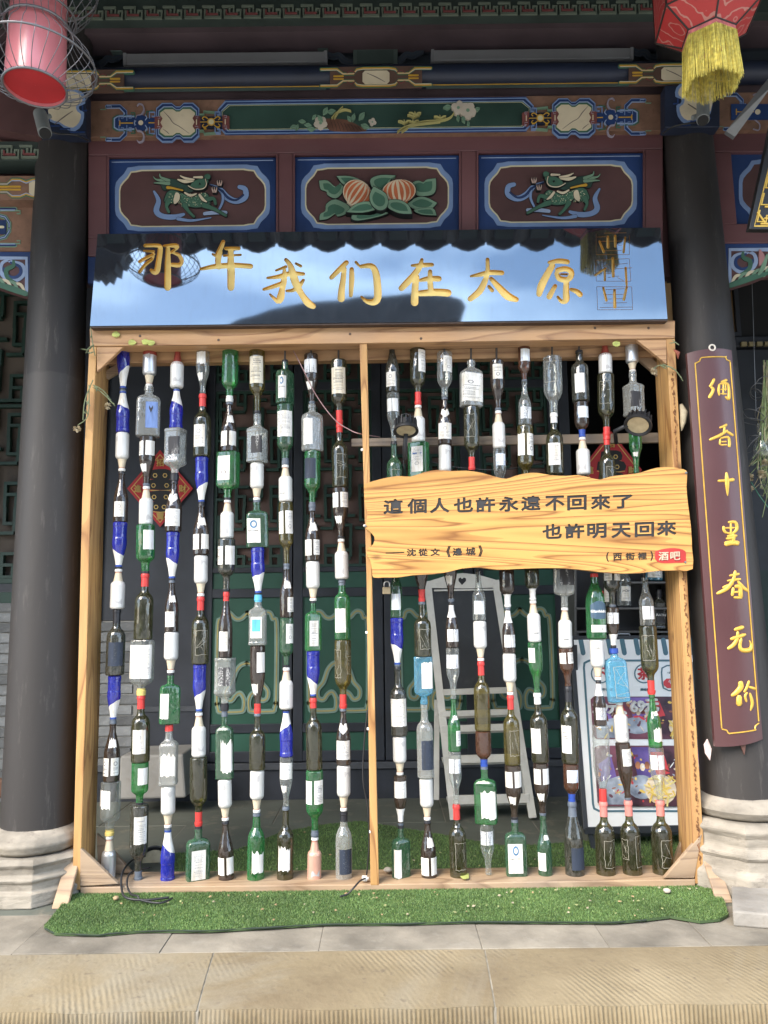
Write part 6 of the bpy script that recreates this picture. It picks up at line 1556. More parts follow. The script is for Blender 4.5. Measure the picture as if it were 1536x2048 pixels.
string([(355, 710), (352, 850), (348, 1000), (344, 1150), (343, 1300), (339, 1420), (337, 1520), (335, 1770)], [
 ('alu', 'al', T_, 702, 776, 26, '', 'R'), ('blue', 'bl', T_, 777, 858, 26, '', 'f'), ('sq', 'gy', D_, 859, 961, 36, 'K.86', 'K', .3), ('slope', 'br', T_, 962, 1064, 32, '', 'Wh'), ('blue', 'bl', D_, 1064, 1160, 26, '', 'f'), ('slope', 'br', T_, 1161, 1264, 27, '', 'wn'),
 ('alu', 'al', D_, 1264, 1346, 28), ('jager', 'gr', T_, 1346, 1447, 38, '', 'Z', .5), ('sq', 'gy', T_, 1450, 1569, 34, 'R.9', 't'), ('alu', 'al', D_, 1571, 1655, 28), ('blue', 'bl', T_, 1656, 1763, 28, '', 'f')], lf_(2))
string([(406, 700), (405, 850), (403, 960), (402, 1150), (401, 1250), (399, 1380), (397, 1470), (398, 1600), (395, 1770)], [
 ('slope', 'cl', D_, 696, 788, 26, '', 'tn'), ('wine', 'ol', T_, 789, 914, 34, 'R', 'w'), ('blue', 'bl', D_, 915, 1007, 26, '', 'f'), ('slope', 'br', T_, 1008, 1110, 31, '', 'lrn'), ('alu', 'al', D_, 1111, 1193, 27), ('wine', 'ol', T_, 1194, 1328, 34, 'R', 'x'),
 ('blue', 'bl', D_, 1328, 1425, 26, '', 'f'), ('alu', 'al', T_, 1425, 1513, 28), ('wine', 'ol', D_, 1514, 1651, 34, 'R', ''), ('jager', 'dg', T_, 1652, 1766, 45, '', 'Q', .45)], lf_(3))
string([(461, 700), (458, 860), (456, 950), (454, 1050), (453, 1130), (452, 1250), (450, 1370), (448, 1480), (450, 1600), (453, 1770)], [
 ('gin', 'gr', D_, 690, 804, 32, 'W.9', ''), ('slope', 'br', T_, 805, 904, 30, '', 'lrn'), ('jager', 'gr', D_, 905, 1000, 43, '', 'Q', .3), ('alu', 'al', T_, 1000, 1077, 27), ('wine', 'dk', D_, 1078, 1183, 34, '', 'lr'),
 ('slope', 'br', T_, 1184, 1315, 27, 'R.86', 'w'), ('sq', 'gy', D_, 1316, 1421, 36, 'K.86', 'K', .2), ('jager', 'dg', T_, 1422, 1557, 34, 'G.92', 't'), ('alu', 'al', D_, 1558, 1641, 27), ('slope', 'br', T_, 1642, 1758, 31, '', 'lr')], lf_(4))
string([(514, 700), (515, 850), (514, 950), (513, 1040), (517, 1140), (516, 1240), (515, 1340), (515, 1480), (514, 1580), (511, 1770)], [
 ('wine', 'yo', D_, 698, 828, 31, '', 'c'), ('sq', 'gy', T_, 829, 925, 35, '', 'K', -.35), ('alu', 'al', D_, 926, 1001, 27), ('jager', 'dg', T_, 1001, 1095, 42, '', 'J', .3), ('blue', 'bl', D_, 1095, 1189, 27, '', 'f'), ('sq', 'gy', T_, 1190, 1290, 34, 'L.86', 'T', .0),
 ('slope', 'br', D_, 1291, 1426, 30, 'R.86', 'ln'), ('wine', 'ol', T_, 1427, 1539, 32, '', ''), ('alu', 'al', D_, 1540, 1625, 28), ('round', 'gr', T_, 1626, 1760, 34, '', 't')], lf_(5))
string([(570, 720), (570, 870), (571, 960), (572, 1060), (574, 1180), (573, 1300), (572, 1400), (573, 1500), (570, 1770)], [
 ('jager', 'dg', T_, 721, 808, 36, '', 'J', .95), ('gin', 'dg', D_, 810, 929, 32, 'G.9', 'W'), ('alu', 'al', T_, 930, 1004, 27, '', 't'), ('wine', 'yo', D_, 1005, 1133, 28, '', 'lr'), ('slope', 'br', T_, 1134, 1235, 27, '', 'rn'), ('gin', 'dg', D_, 1236, 1334, 27, '', 'l'),
 ('alu', 'al', T_, 1335, 1418, 27), ('blue', 'bl', T_, 1419, 1513, 26, '', 'f'), ('slope', 'cl', D_, 1514, 1612, 26, '', 'Wn'), ('wine', 'ol', T_, 1613, 1761, 33, '', 't')], lf_(6))
string([(622, 710), (625, 850), (625, 960), (624, 1060), (626, 1160), (627, 1250), (626, 1350), (627, 1470), (631, 1600), (628, 1770)], [
 ('slope', 'br', D_, 709, 808, 28, '', 'Dn'), ('flask', 'gy', T_, 809, 902, 40, '', 'Z', .55), ('wine', 'gr', D_, 903, 1016, 32, 'G.9', 'M'), ('slope', 'br', T_, 1017, 1122, 29, '', 'lrn'), ('alu', 'al', D_, 1123, 1202, 27), ('jager', 'gr', T_, 1202, 1301, 31, '', 'Q', .55),
 ('blue', 'bl', D_, 1302, 1395, 26, '', 'f'), ('wine', 'ol', T_, 1396, 1539, 32, 'R.86', ''), ('wine', 'gr', D_, 1540, 1673, 34, 'G.9', 'lr'), ('alu', 'ap', T_, 1674, 1760, 28)], lf_(7))
string([(677, 720), (679, 860), (681, 1000), (683, 1120), (685, 1220), (686, 1340), (687, 1470), (688, 1770)], [
 ('wine', 'ol', D_, 721, 847, 32, 'R', 'c'), ('wine', 'ol', T_, 848, 975, 32, 'R.86', 'x'), ('slope', 'br', D_, 976, 1077, 31, '', 'lrn'), ('alu', 'al', T_, 1078, 1158, 27), ('gin', 'gr', T_, 1159, 1279, 32, 'G.9', 'w'), ('wine', 'yo', D_, 1280, 1416, 33, 'R', 'X'),
 ('slope', 'br', T_, 1417, 1529, 29, '', 'Wh'), ('alu', 'al', D_, 1530, 1622, 27), ('round', 'gy', T_, 1623, 1761, 33, 'K.86', 'M')], lf_(8))
up_ = lambda k: '%s string above carved sign' % NTH[k]
string([(784, 700), (790, 1000)], [('slope', 'dk', T_, 688, 786, 28, '', 'w'), ('corona', 'cl', D_, 787, 883, 25, '', 'D'), ('wine', 'dg', T_, 884, 1000, 31, '', 'x')], up_(0))
string([(835, 700), (838, 990)], [('wine', 'ol', D_, 686, 810, 31, 'R.8', 'l'), ('alu', 'al', T_, 811, 885, 27), ('jager', 'gr', D_, 886, 985, 40, '', 'Q', .5)], up_(1))
string([(889, 700), (890, 980)], [('round', 'cl', D_, 705, 794, 30, '', 'w'), ('slope', 'br', T_, 795, 890, 28, '', 'Wh'), ('alu', 'al', D_, 891, 970, 25)], up_(2))
string([(942, 700), (944, 990)], [('flask', 'gy', T_, 722, 814, 43, '', 'W', .3), ('wine', 'ol', D_, 814, 940, 31, 'R', 'x')], up_(3))
string([(993, 700), (1001, 990)], [('slope', 'br', D_, 722, 821, 28, '', 'w'), ('alu', 'al', T_, 822, 897, 25), ('corona', 'cl', D_, 898, 985, 25, '', 'B')], up_(4))
string([(1048, 700), (1052, 990)], [('round', 'am', D_, 690, 763, 24, '', 'B'), ('corona', 'cl', T_, 764, 851, 25, '', 'D'), ('wine', 'yo', D_, 852, 975, 31, '', 'lr')], up_(5))
string([(1104, 700), (1112, 990)], [('round', 'cl', D_, 715, 826, 37, '', 'x'), ('wine', 'ol', T_, 827, 950, 34, 'W.84', 'w')], up_(6))
string([(1158, 700), (1169, 990)], [('gin', 'dk', T_, 702, 804, 34, '', 'Z'), ('round', 'br', D_, 805, 874, 28, 'B.8', 'B'), ('alu', 'al', T_, 875, 950, 27)], up_(7))
string([(1210, 690), (1216, 1000)], [('alu', 'al', T_, 690, 748, 26, '', 'R'), ('wine', 'ol', D_, 749, 872, 33, 'R.86', 'x'), ('wine', 'ol', T_, 873, 1000, 32, 'R.86', 'x')], up_(8))
string([(1263, 690), (1275, 990)], [('alu', 'as', D_, 690, 744, 25), ('sq', 'gy', T_, 745, 832, 34, '', 'K', .35), ('corona', 'gr', D_, 845, 946, 25, '', 'n')], up_(9))
dn_ = lambda k: '%s string below carved sign' % NTH[k]
string([(791, 1110), (795, 1340), (799, 1480), (803, 1770)], [('corona', 'dg', T_, 1118, 1235, 24, '', 'B'), ('blue', 'bl', D_, 1236, 1332, 26, '', 'f'), ('wine', 'dk', T_, 1333, 1471, 33, '', 'W'), ('alu', 'al', D_, 1472, 1550, 27), ('slope', 'br', D_, 1551, 1650, 26, '', 'WN'), ('jager', 'dg', T_, 1651, 1763, 35, '', 'Z', .6)], dn_(0))
string([(841, 1090), (846, 1300), (850, 1500), (859, 1770)], [('slope', 'br', D_, 1095, 1203, 29, 'R.78', ''), ('wine', 'ol', T_, 1204, 1313, 34, '', 'x'), ('flask', 'lb', D_, 1314, 1408, 37, '', 'Z'), ('gin', 'gy', T_, 1409, 1555, 33, '', 'M'), ('alu', 'al', D_, 1556, 1640, 27), ('slope', 'br', T_, 1641, 1759, 31, '', 'lrn')], dn_(1))
string([(899, 1090), (905, 1300), (909, 1500), (918, 1770)], [('slope', 'br', D_, 1085, 1203, 29, '', 'n'), ('slope', 'br', T_, 1204, 1295, 25, '', 'DN'), ('corona', 'cl', D_, 1296, 1397, 26, '', 'D'), ('corona', 'gr', T_, 1398, 1502, 25, '', 'rn'), ('corona', 'cl', D_, 1503, 1608, 25, '', 'D'), ('wine', 'ol', T_, 1609, 1757, 34, 'R', 'x')], dn_(2))
string([(956, 1140), (961, 1300), (967, 1500), (978, 1770)], [('corona', 'cl', T_, 1144, 1241, 26, '', 'B'), ('alu', 'al', D_, 1242, 1322, 26), ('wine', 'yo', T_, 1323, 1461, 32, 'R', ''), ('round', 'am', D_, 1462, 1532, 31, 'B.8', ''), ('jager', 'gr', T_, 1533, 1646, 43, '', 't', -.3), ('corona', 'cl', D_, 1647, 1748, 27, '', 'D')], dn_(3))
string([(1012, 1110), (1018, 1300), (1024, 1500), (1034, 1770)], [('wine', 'br', D_, 1130, 1214, 30, 'W.7', 'b'), ('slope', 'br', T_, 1215, 1306, 25, '', 'DN'), ('alu', 'al', D_, 1307, 1390, 26), ('wine', 'yo', T_, 1391, 1529, 32, 'R', 'x'), ('slope', 'br', D_, 1530, 1638, 32, '', 'lrn'), ('jager', 'dg', T_, 1639, 1753, 41, '', 'J', .0)], dn_(4))
string([(1062, 1110), (1070, 1300), (1080, 1500), (1092, 1770)], [('wine', 'ol', D_, 1125, 1200, 29, 'W.7', 'b'), ('alu', 'al', T_, 1201, 1284, 26, '', 't'), ('corona', 'gr', D_, 1285, 1385, 28, '', 'r'), ('wine', 'ol', T_, 1386, 1524, 34, 'W.84', 'l'), ('slope', 'br', D_, 1525, 1630, 30, '', 'lrn'), ('corona', 'dg', T_, 1631, 1750, 28, '', 'ln')], dn_(5))
string([(1127, 1100), (1131, 1300), (1138, 1400), (1142, 1560), (1151, 1770)], [('jager', 'gy', D_, 1115, 1214, 41, '', 'K', .3), ('alu', 'al', T_, 1215, 1296, 27, '', 't'), ('corona', 'am', D_, 1297, 1372, 27, '', 'lr'), ('wine', 'ol', T_, 1373, 1526, 34, 'K.8', 'l'), ('round', 'am', D_, 1527, 1602, 30, 'B.8', 'B'), ('slope', 'dk', T_, 1603, 1750, 38, 'G.8', 'M')], dn_(6))
hs = [(1188, 1140), (1194, 1300), (1200, 1430), (1206, 1590), (1213, 1770)]
hb = string(hs, [('glen', 'gr', T_, 1148, 1277, 34, 'R.95', ''), ('alu', 'al', D_, 1278, 1360, 28, '', 't'), ('slope', 'br', T_, 1361, 1450, 25, '', 'DN'), ('jar', 'cl', D_, 1451, 1602, 33, 'R.84', ''), ('wine', 'ol', T_, 1603, 1751, 38, 'P', 'x')], dn_(7))
string([(1222, 1110), (1227, 1295), (1238, 1400), (1246, 1500), (1256, 1600), (1267, 1770)], [('wine', 'dk', D_, 1110, 1214, 32, '', 'lr'), ('slope', 'br', D_, 1215, 1296, 25, '', 'DN'), ('flask', 'lb', T_, 1297, 1403, 41, 'B.9', 'x', 0.1), ('alu', 'al', T_, 1404, 1484, 27), ('slope', 'br', D_, 1485, 1600, 29, '', 'w'), ('wine', 'ol', T_, 1601, 1751, 38, 'P', 'X')], dn_(8))
string([(1289, 1150), (1298, 1300), (1304, 1400), (1312, 1500), (1320, 1600), (1327, 1770)], [('corona', 'cl', T_, 1155, 1251, 28, '', 'D'), ('wine', 'ol', D_, 1252, 1388, 34, 'R', 'x'), ('corona', 'gr', T_, 1389, 1494, 27, '', 'tn'), ('corona', 'cl', D_, 1495, 1600, 29, '', 'D'), ('wine', 'ol', T_, 1601, 1751, 40, 'P', 'x')], dn_(9))
# tapering green whisky bottle carries a printed shield label
g0 = hb[0]; hr0 = g0.scale[0] / g0.scale[2]
part('label', label_mesh('glen', -1.0, .95, .30, .58, M('slate_blue_label', (.045, .085, .13), .5), seed=3, off=.02, shape=lambda u: (.12 * abs(2 * u - 1) ** 3 + .18 * (1 - abs(2 * u - 1)) * 0, 1 - .25 * abs(2 * u - 1) ** 2)), g0)
part('label', label_mesh('glen', -.95, .95, .10, .21, P_W, seed=4, off=.02), g0)
part('print', text_mesh('glen', 'Glenfiddich', 0, .42, .075, WINK, hr0, .035, .035, 1.9), g0); part('print', text_mesh('glen', '12', .2, .15, .03, INK, hr0, .01, .035, .3), g0)

# bottles on the rear shelf by the doorway (cabinet inside)
ys = .98
sh = empty('wall_shelf', U(1250, 1270, ys + .2)); tag(sh, 'dark metal shelf unit holding spirit bottles behind the frame', 'shelf')
for y_, a_, b_ in ((1163, 1262, 1345), (1215, 1150, 1345), (1262, 1150, 1345)):
    MB().prism([U(a_, y_, ys), U(b_, y_, ys), U(b_, y_ + 4, ys), U(a_, y_ + 4, ys)], (0, .16, 0), M('shelf_grey', (.09, .09, .09), .5)).build('shelf_board', sh, bevel=.002)
MB().prism([U(1150, 1264, ys + .165), U(1345, 1264, ys + .165), U(1345, 1120, ys + .165), U(1150, 1120, ys + .165)], (0, .01, 0), M('shelf_back', (.022, .022, .024), .5)).build('back_panel', sh)
for x in (1151, 1345): MB().prism([U(x - 2, 1280, ys), U(x + 2, 1280, ys), U(x + 2, 1110, ys), U(x - 2, 1110, ys)], (0, .16, 0), M('shelf_grey', (.09, .09, .09), .5)).build('side_panel', sh)
MB().tube([U(1232, 1268, ys - .03), U(1258, 1268, ys - .03), U(1264, 1276, ys - .03)], .004, M('bright_steel', (.6, .6, .6), .3, metal=.8)).build('hook', sh)
def shelf_b(kind, col, x, y0, y1, w, cap, lab, txt, extra=None):
    t = bottle(kind, col, True, (x, y0), (x, y1), w, cap, lab, txt, 0, ys + .07, 'bottles on the rear shelf')
    if extra: part('print', text_mesh(kind, extra, 0, .36, .06, INK if col != 'dk' else WINK, t.scale[0] / t.scale[2], .015, .03, 1.3), t)
shelf_b('round', 'cl', 1248, 1130, 1212, 27, 'K.85', 'w', 'clear shelf bottle with pointed white label, above the sky-blue bottle', 'JACKP')
shelf_b('sq', 'dk', 1318, 1180, 1258, 26, 'K.8', 'K', 'dark square shelf bottle with black label, beside the right post', 'RATH')
shelf_b('round', 'lb', 1308, 1118, 1161, 32, '', 'W', 'pale blue bottle on the top shelf under the carved sign', None)
shelf_b('gin', 'dk', 1217, 1132, 1214, 22, '', 'w', 'dark shelf bottle with white label behind the green whisky bottle', None)
shelf_b('wine', 'dk', 1202, 1182, 1260, 24, 'R.85', 'w', 'low dark shelf bottle behind the green whisky bottle', None)

# hanging rods between beam and strings, part of the frame
rodm = M('rusty_rod', (.06, .05, .045), .6)
for x, y0, y1 in [(247, 690, 705), (300, 690, 706), (355, 690, 704), (514, 690, 700), (570, 688, 724), (622, 688, 712), (677, 688, 724), (889, 686, 708), (942, 686, 726), (993, 686, 726), (1104, 684, 718), (1158, 684, 708), (1263, 682, 694)]:
    MB().tube([U(x, y0 - 6, YB_ * .6 + .03), U(x, y1 + 6, YB_)], .0045, rodm, 6).build('rod', frame)
for x0, x1 in ((790, 791), (838, 841), (890, 899), (944, 956), (1001, 1012), (1052, 1062), (1112, 1127), (1169, 1188), (1216, 1222), (1275, 1289)):
    MB().tube([U(x0, 930, YB_), U(x1, 1165, YB_)], .0045, rodm, 6).build('rod', frame)
# ------------------------------------------------------------------ lanterns
wire_m = M('grey_lantern_wire', (.19, .19, .20), .4, .1, 20, metal=.5)
YL = -.79
lc = U(70, 176, YL)
ln = empty('caged_lantern', lc); tag(ln, 'pink cylinder lantern inside a flaring grey wire cage at the upper corner', 'lantern')
def pinkshade():
    m, n, l, b, o = nodes('pink_lantern_skin')
    b.inputs['Base Color'].default_value = (.62, .20, .22, 1); b.inputs['Roughness'].default_value = .28; b.inputs['Coat Weight'].default_value = .4; b.inputs['Coat Roughness'].default_value = .2
    return m
mb = MB(); mb.lathe([(0, .095), (.10, .094), (.28, .090), (.36, .085), (.52, .085)], pinkshade(), 48, lc, cap=False); mb.build('shade', ln, smooth=True)
MB().lathe([(.010, .001), (.0105, .094)], red_p, 48, lc, cap=False).build('bottom_disc', ln)
def ring(r, z, t, nm):
    MB().tube([lc + Vector((r * math.cos(a), r * math.sin(a), z)) for a in [2 * PI * k / 56 for k in range(56)]], t, wire_m, 8, closed=True).build(nm, ln, smooth=True)
for r, z, t in ((.099, 0, .0042), (.190, .085, .0036), (.106, .215, .0046), (.118, .262, .004), (.185, .40, .0036), (.11, .52, .004)): ring(r, z, t, 'ring')
cp = smooth_path([(0, .099), (.022, .14), (.052, .178), (.085, .190), (.125, .176), (.172, .135), (.215, .107), (.262, .118), (.33, .165), (.40, .185), (.47, .155), (.52, .11)], 3)
for k in range(30):
    for tw in (1,):
        pts = []
        for i, (z, r) in enumerate(cp):
            a = 2 * PI * k / 30 + tw * .10 * math.sin(z * 14.6)
            pts.append(lc + Vector((r * math.cos(a), r * math.sin(a), z)))
        if k == 0 or True: MB().tube(pts, .0014, wire_m, 5).build('wire', ln, smooth=True)
MB().tube([lc + Vector((0, 0, .52)), lc + Vector((0, 0, .62))], .004, wire_m, 6).build('hook', ln)

YR = -.74
hc = U(1416, 60, YR); hx = empty('fringed_lantern', hc); tag(hx, 'red hexagonal lantern with floral panels and a long yellow fringe', 'lantern')
redflo = None
def floral():
    m, n, l, b, o = nodes('red_floral_silk')
    t = n.new('ShaderNodeTexCoord'); v = n.new('ShaderNodeTexVoronoi'); v.inputs['Scale'].default_value = 14; v.feature = 'F1'; l.new(t.outputs['Object'], v.inputs['Vector'])
    w = n.new('ShaderNodeTexWave'); w.wave_type = 'RINGS'; w.inputs['Scale'].default_value = 9; w.inputs['Distortion'].default_value = 12; w.inputs['Detail'].default_value = 3; l.new(t.outputs['Object'], w.inputs['Vector'])
    r = n.new('ShaderNodeValToRGB'); r.color_ramp.elements[0].position = .93; r.color_ramp.elements[0].color = (0, 0, 0, 1); r.color_ramp.elements[1].position = .97; l.new(w.outputs['Fac'], r.inputs[0])
    r2 = n.new('ShaderNodeValToRGB'); e = r2.color_ramp.elements; e[0].position = .10; e[0].color = (.0, .0, .0, 1); e[1].position = .16; e[1].color = (0, 0, 0, 1); k = e.new(.13); k.color = (1, 1, 1, 1); l.new(v.outputs['Distance'], r2.inputs[0])
    mx = n.new('ShaderNodeMix'); mx.data_type = 'RGBA'; mx.inputs[6].default_value = (.42, .035, .035, 1); mx.inputs[7].default_value = (.48, .26, .22, 1)
    ad = n.new('ShaderNodeMath'); ad.operation = 'MAXIMUM'; l.new(r.outputs[0], ad.inputs[0]); l.new(r2.outputs[0], ad.inputs[1]); mu = n.new('ShaderNodeMath'); mu.operation = 'MULTIPLY'; mu.inputs[1].default_value = .7; l.new(ad.outputs[0], mu.inputs[0])
    l.new(mu.outputs[0], mx.inputs[0]); l.new(mx.outputs[2], b.inputs['Base Color']); b.inputs['Roughness'].default_value = .6
    return m
redflo = floral(); pinkband = M('pink_band', (.60, .17, .17), .6, .35, 60)
R1, R2 = .178, .088
zf0 = U(1425, 34, YR - R2).z; zf1 = U(1425, 134, YR - R2 * 1.05).z; zw = U(1310, 8, YR - R1 * .4).z
def hex_(r, z, rot=R(-8)): return [Vector((hc.x + r * math.sin(rot + k * PI / 3), YR - r * math.cos(rot + k * PI / 3), z)) for k in range(6)]
zb = zf0 - .018
H1, H2, H3, H0 = hex_(R1, zw), hex_(R2, zf0), hex_(R2 * 1.0, zb), hex_(R1, zw + .20)
for i in range(6):
    j = (i + 1) % 6
    for A4, m_, nm in (((H2[i], H2[j], H1[j], H1[i]), redflo, 'side_panel'), ((H1[i], H1[j], H0[j], H0[i]), redflo, 'side_panel'), ((H3[i], H3[j], H2[j], H2[i]), pinkband, 'band')):
        c_ = sum(A4, Vector()) / 4; d_ = (Vector((hc.x, YR, c_.z)) - c_).normalized() * .003
        MB().prism(A4, d_, m_).build(nm, hx)
    for a_, b_ in ((H2[i], H1[i]), (H1[i], H1[j]), (H2[i], H2[j]), (H1[i], H0[i])): MB().tube([a_, b_], .0034, M('lantern_rib', (.03, .022, .02), .5), 6).build('rib', hx)
MB().prism(H0, (0, 0, .01), redflo).build('top_panel', hx)
MB().tube([Vector((hc.x, YR, zw + .2)), Vector((hc.x, YR, zw + .32))], .004, wire_m, 6).build('hook', hx)
fr_y = M('yellow_fringe', (.80, .67, .17), .65, .3, 90, spec=.2)
fr_y2 = M('fringe_deep_yellow', (.66, .52, .10), .7, .3, 90, spec=.2)  # second yellow for random strand variation
fm = MB()
for side in range(6):
    for k in range(120):
        t = (k + random.random()) / 120; p = H3[side].lerp(H3[(side + 1) % 6], t); r = p - Vector((hc.x, YR, p.z))
        L = (zb - zf1) * random.uniform(.94, 1.05); o1 = r.normalized() * (random.uniform(-.001, .003)); sw = Vector((random.uniform(-.006, .006), random.uniform(-.004, .004), 0))
        fm.tube([p + o1, p + o1 + Vector((0, 0, -L * .5)) + r * .03 + sw * .4, p + o1 + Vector((0, 0, -L)) + r * .07 + sw], [.0008, .0009, .0006], fr_y if random.random() < .7 else fr_y2, 3, cap=False)
tag(fm.build('fringe', hx, smooth=True), kind='stuff')

# ------------------------------------------------------------------ flood lamps
def lamp(px, py, Y, r, axis, label, arm):
    c = U(px, py, Y); t = empty('flood_lamp', c); tag(t, label, 'lamp', 'round flood lamps')
    q = Vector(axis).normalized().to_track_quat('Z', 'Y')   # Z points out of the lens
    def put(mb, nm, sm=True):
        me = mesh_of(mb, nm, sm, 35); o = part(nm, me, t); o.rotation_mode = 'QUATERNION'; o.rotation_quaternion = q; return o
    put(MB().lathe([(-.012, r * .80), (-.008, r * .96), (.0, r), (.006, r * 1.0), (.008, r * .92), (.003, r * .78), (-.004, r * .76)], black_m, 36), 'rim')
    put(MB().lathe([(-.006, r * .77), (.0015, r * .76)], M('cream_lens', (.42, .36, .24), .2, .2, 30, coat=.6), 36), 'lens')
    put(MB().lathe([(-.045, r * .55), (-.042, r * .72), (-.012, r * .78)], black_m, 30), 'body')
    for k in range(16):
        a = 2 * PI * k / 16; b = MB(); b.box(r * .45, r * .90, -.0018, .0018, -.052, -.013, black_m)
        o = put(b, 'fin', False); o.rotation_quaternion = q @ Matrix.Rotation(a, 4, 'Z').to_quaternion()
    hd = MB(); hd.tube([(r * .45 * math.cos(a), 0, -.05 - r * .62 * math.sin(a)) for a in [PI * k / 12 for k in range(13)]], .0028, black_m, 8); put(hd, 'handle')
    if arm: MB().tube([U(*p, Y + dy) for *p, dy in arm], .009, black_m, 8).build('bracket', t, smooth=True)
    return t
lamp(812, 861, -.06, .052, (0.0, -.35, -1), 'black finned flood lamp pointing down near the centre post', [(812, 868, .02), (810, 892, .05), (810, 920, .06)])
lamp(1276, 850, -.06, .056, (-.38, -.55, -.85), 'black finned flood lamp tilted at the right end of the frame', [(1255, 850, .02), (1230, 862, .06), (1232, 885, .15)])
tl_ = lamp(308, 1728, .42, .075, (.1, -1, .25), 'grey round flood lamp lying on the turf behind the sill', None)

# column-top security tube and right pipe
def cyl_thing(name, label, cat, p0, p1, r, m_=steel_g, parts=()):
    t = empty(name, p0); tag(t, label, cat); MB().tube([p0, p1], r, m_, 20).build('housing', t, smooth=True, autosm=40); return t
pg = M('pale_grey_plastic', (.24, .26, .26), .5, .15, 10)
t = cyl_thing('wall_camera', 'pale grey tubular camera on top of the left column', 'camera', U(80, 228, -.14), U(90, 266, -.20), .027, pg)
MB().tube([U(90, 266, -.20), U(91, 268, -.203)], .023, black_m, 18).build('lens', t); MB().tube([U(80, 240, -.12), U(100, 232, -.08)], .010, pg, 10).build('bracket', t)
t = cyl_thing('wall_camera', 'grey tubular camera on the right column under the fringe', 'camera', U(1406, 205, -.12), U(1406, 240, -.17), .026, pg)
MB().tube([U(1406, 240, -.17), U(1406, 242, -.173)], .022, black_m, 18).build('lens', t); MB().tube([U(1385, 236, -.12), U(1400, 230, -.12)], .011, pg, 10).build('bracket', t)
# sagging cable round the column tops
def cable(pts, r, m_, label, nm='cable', Y=None):
    P_ = [U(*p[:2], p[2]) for p in pts]; P_ = [Vector(q) for q in smooth_path([tuple(p) for p in P_], 5)]
    o = MB().tube(P_, r, m_, 6).build(nm, smooth=True); tag(o, label, 'cable'); return o
ck = M('black_cable', (.02, .02, .022), .45, .2, 20); cpale = M('pale_pink_wire', (.30, .18, .18), .5)
cable([(95, 262, -.10), (120, 268, -.12), (150, 270, -.12), (178, 282, -.05)], .004, ck, 'black cable draped across the top of the left column')
cable([(1325, 268, -.05), (1350, 252, -.12), (1392, 245, -.13)], .004, ck, 'black cable draped across the top of the right column')
# grey strut in the upper right and the black and gold hanging lattice frame
s_ = MB().prism([U(1452, 262, -.14), U(1470, 274, -.14), U(1545, 170, -.3), U(1545, 146, -.3)], (0, .02, 0), M('galvanised_strut', (.20, .21, .22), .45, .15, 15, metal=.4)).build('metal_strut'); tag(s_, 'grey metal strut slanting behind the black and gold frame', 'strut')
hf = empty('hanging_lattice_board', U(1520, 460, -.35)); tag(hf, 'black board with gold key-fret border cut by the photo edge', 'sign')
Yh = -.35
MB().prism([U(1547, 225, Yh), U(1800, 225, Yh), U(1800, 462, Yh), U(1498, 458, Yh)], (0, .03, 0), M('black_lacquer', (.018, .017, .017), .4)).build('board', hf, bevel=.003)
a = Art(Yh, None, .0012)
def hfl(pts, w=3.2): a.line([(x, y) for x, y in pts], w, gold_b)
hfl([(1552, 280), (1509, 452), (1800, 452)], 3.4)
for k in range(5):
    y = 285 + k * 34; x = 1552 - (y - 280) * .25
    hfl([(x + 3, y), (x - 2, y + 22), (x + 16, y + 22), (x + 17, y + 10), (x + 30, y + 10)]); hfl([(x + 34, y + 26), (x + 6, y + 26)])
hfl([(1516, 425), (1530, 444)]); hfl([(1530, 436), (1560, 436), (1560, 444)])
a.done('gold_fret', hf)

# ------------------------------------------------------------------ red paper diamonds
dm_r = M('red_paper', (.55, .035, .04), .6, .15, 8); dm_g = M('gold_print', (.75, .50, .14), .5); dm_k = M('black_print', (.02, .018, .018), .6)
def diamond(c, hw, hh, Y, label, nm='paper_diamond'):
    t = empty(nm, U(*c, Y)); tag(t, label, 'poster', 'red festival papers')
    MB().prism([U(c[0] + dx * hw, c[1] + dy * hh, Y) for dx, dy in ((0, -1), (1, 0), (0, 1), (-1, 0))], (0, .003, 0), dm_r).build('paper', t)
    a = Art(Y, None, .001)
    k = .88; q = [(c[0] + dx * hw * k, c[1] + dy * hh * k) for dx, dy in ((0, -1), (1, 0), (0, 1), (-1, 0))]
    a.line(q, 1.6, dm_g, True)
    for dy, w in ((-.34, .75), (-.08, 1.0), (.22, .9), (.48, .6)):
        a.poly([tuple(p) for p in smooth_path([(c[0] - hw * .42 * w, c[1] + hh * (dy - .13)), (c[0], c[1] + hh * (dy - .17)), (c[0] + hw * .42 * w, c[1] + hh * (dy - .13)), (c[0] + hw * .46 * w, c[1] + hh * (dy + .08)), (c[0], c[1] + hh * (dy + .12)), (c[0] - hw * .46 * w, c[1] + hh * (dy + .08))], 2)], dm_k)
        a.curve([(c[0] - hw * .44 * w, c[1] + hh * (dy + .11), 1.4), (c[0], c[1] + hh * (dy + .14), 2.0), (c[0] + hw * .44 * w, c[1] + hh * (dy + .11), 1.4)], 0, dm_g)
        for s_ in (-.2, .2): a.line([(p[0], p[1]) for p in circ2(c[0] + hw * s_ * w, c[1] + hh * dy, 4, 6)], 1.6, dm_g, True)
    for (s, dx, dy) in (('招', 0, -.68), ('財', .68, 0), ('進', -.68, 0), ('寶', 0, .72)):
        for t_ in bold_px(s, c[0] + dx * hw, c[1] + dy * hh, 15, 15, .6): a.poly(t_, dm_g, k=8)
    a.done('print', t); return t
diamond((320, 977), 66, 77, YW - .075, 'red paper diamond with black and gold motif behind the third string')
diamond((1222, 940), 62, 78, YW - .075, 'red paper diamond with gold writing half hidden above the carved sign')
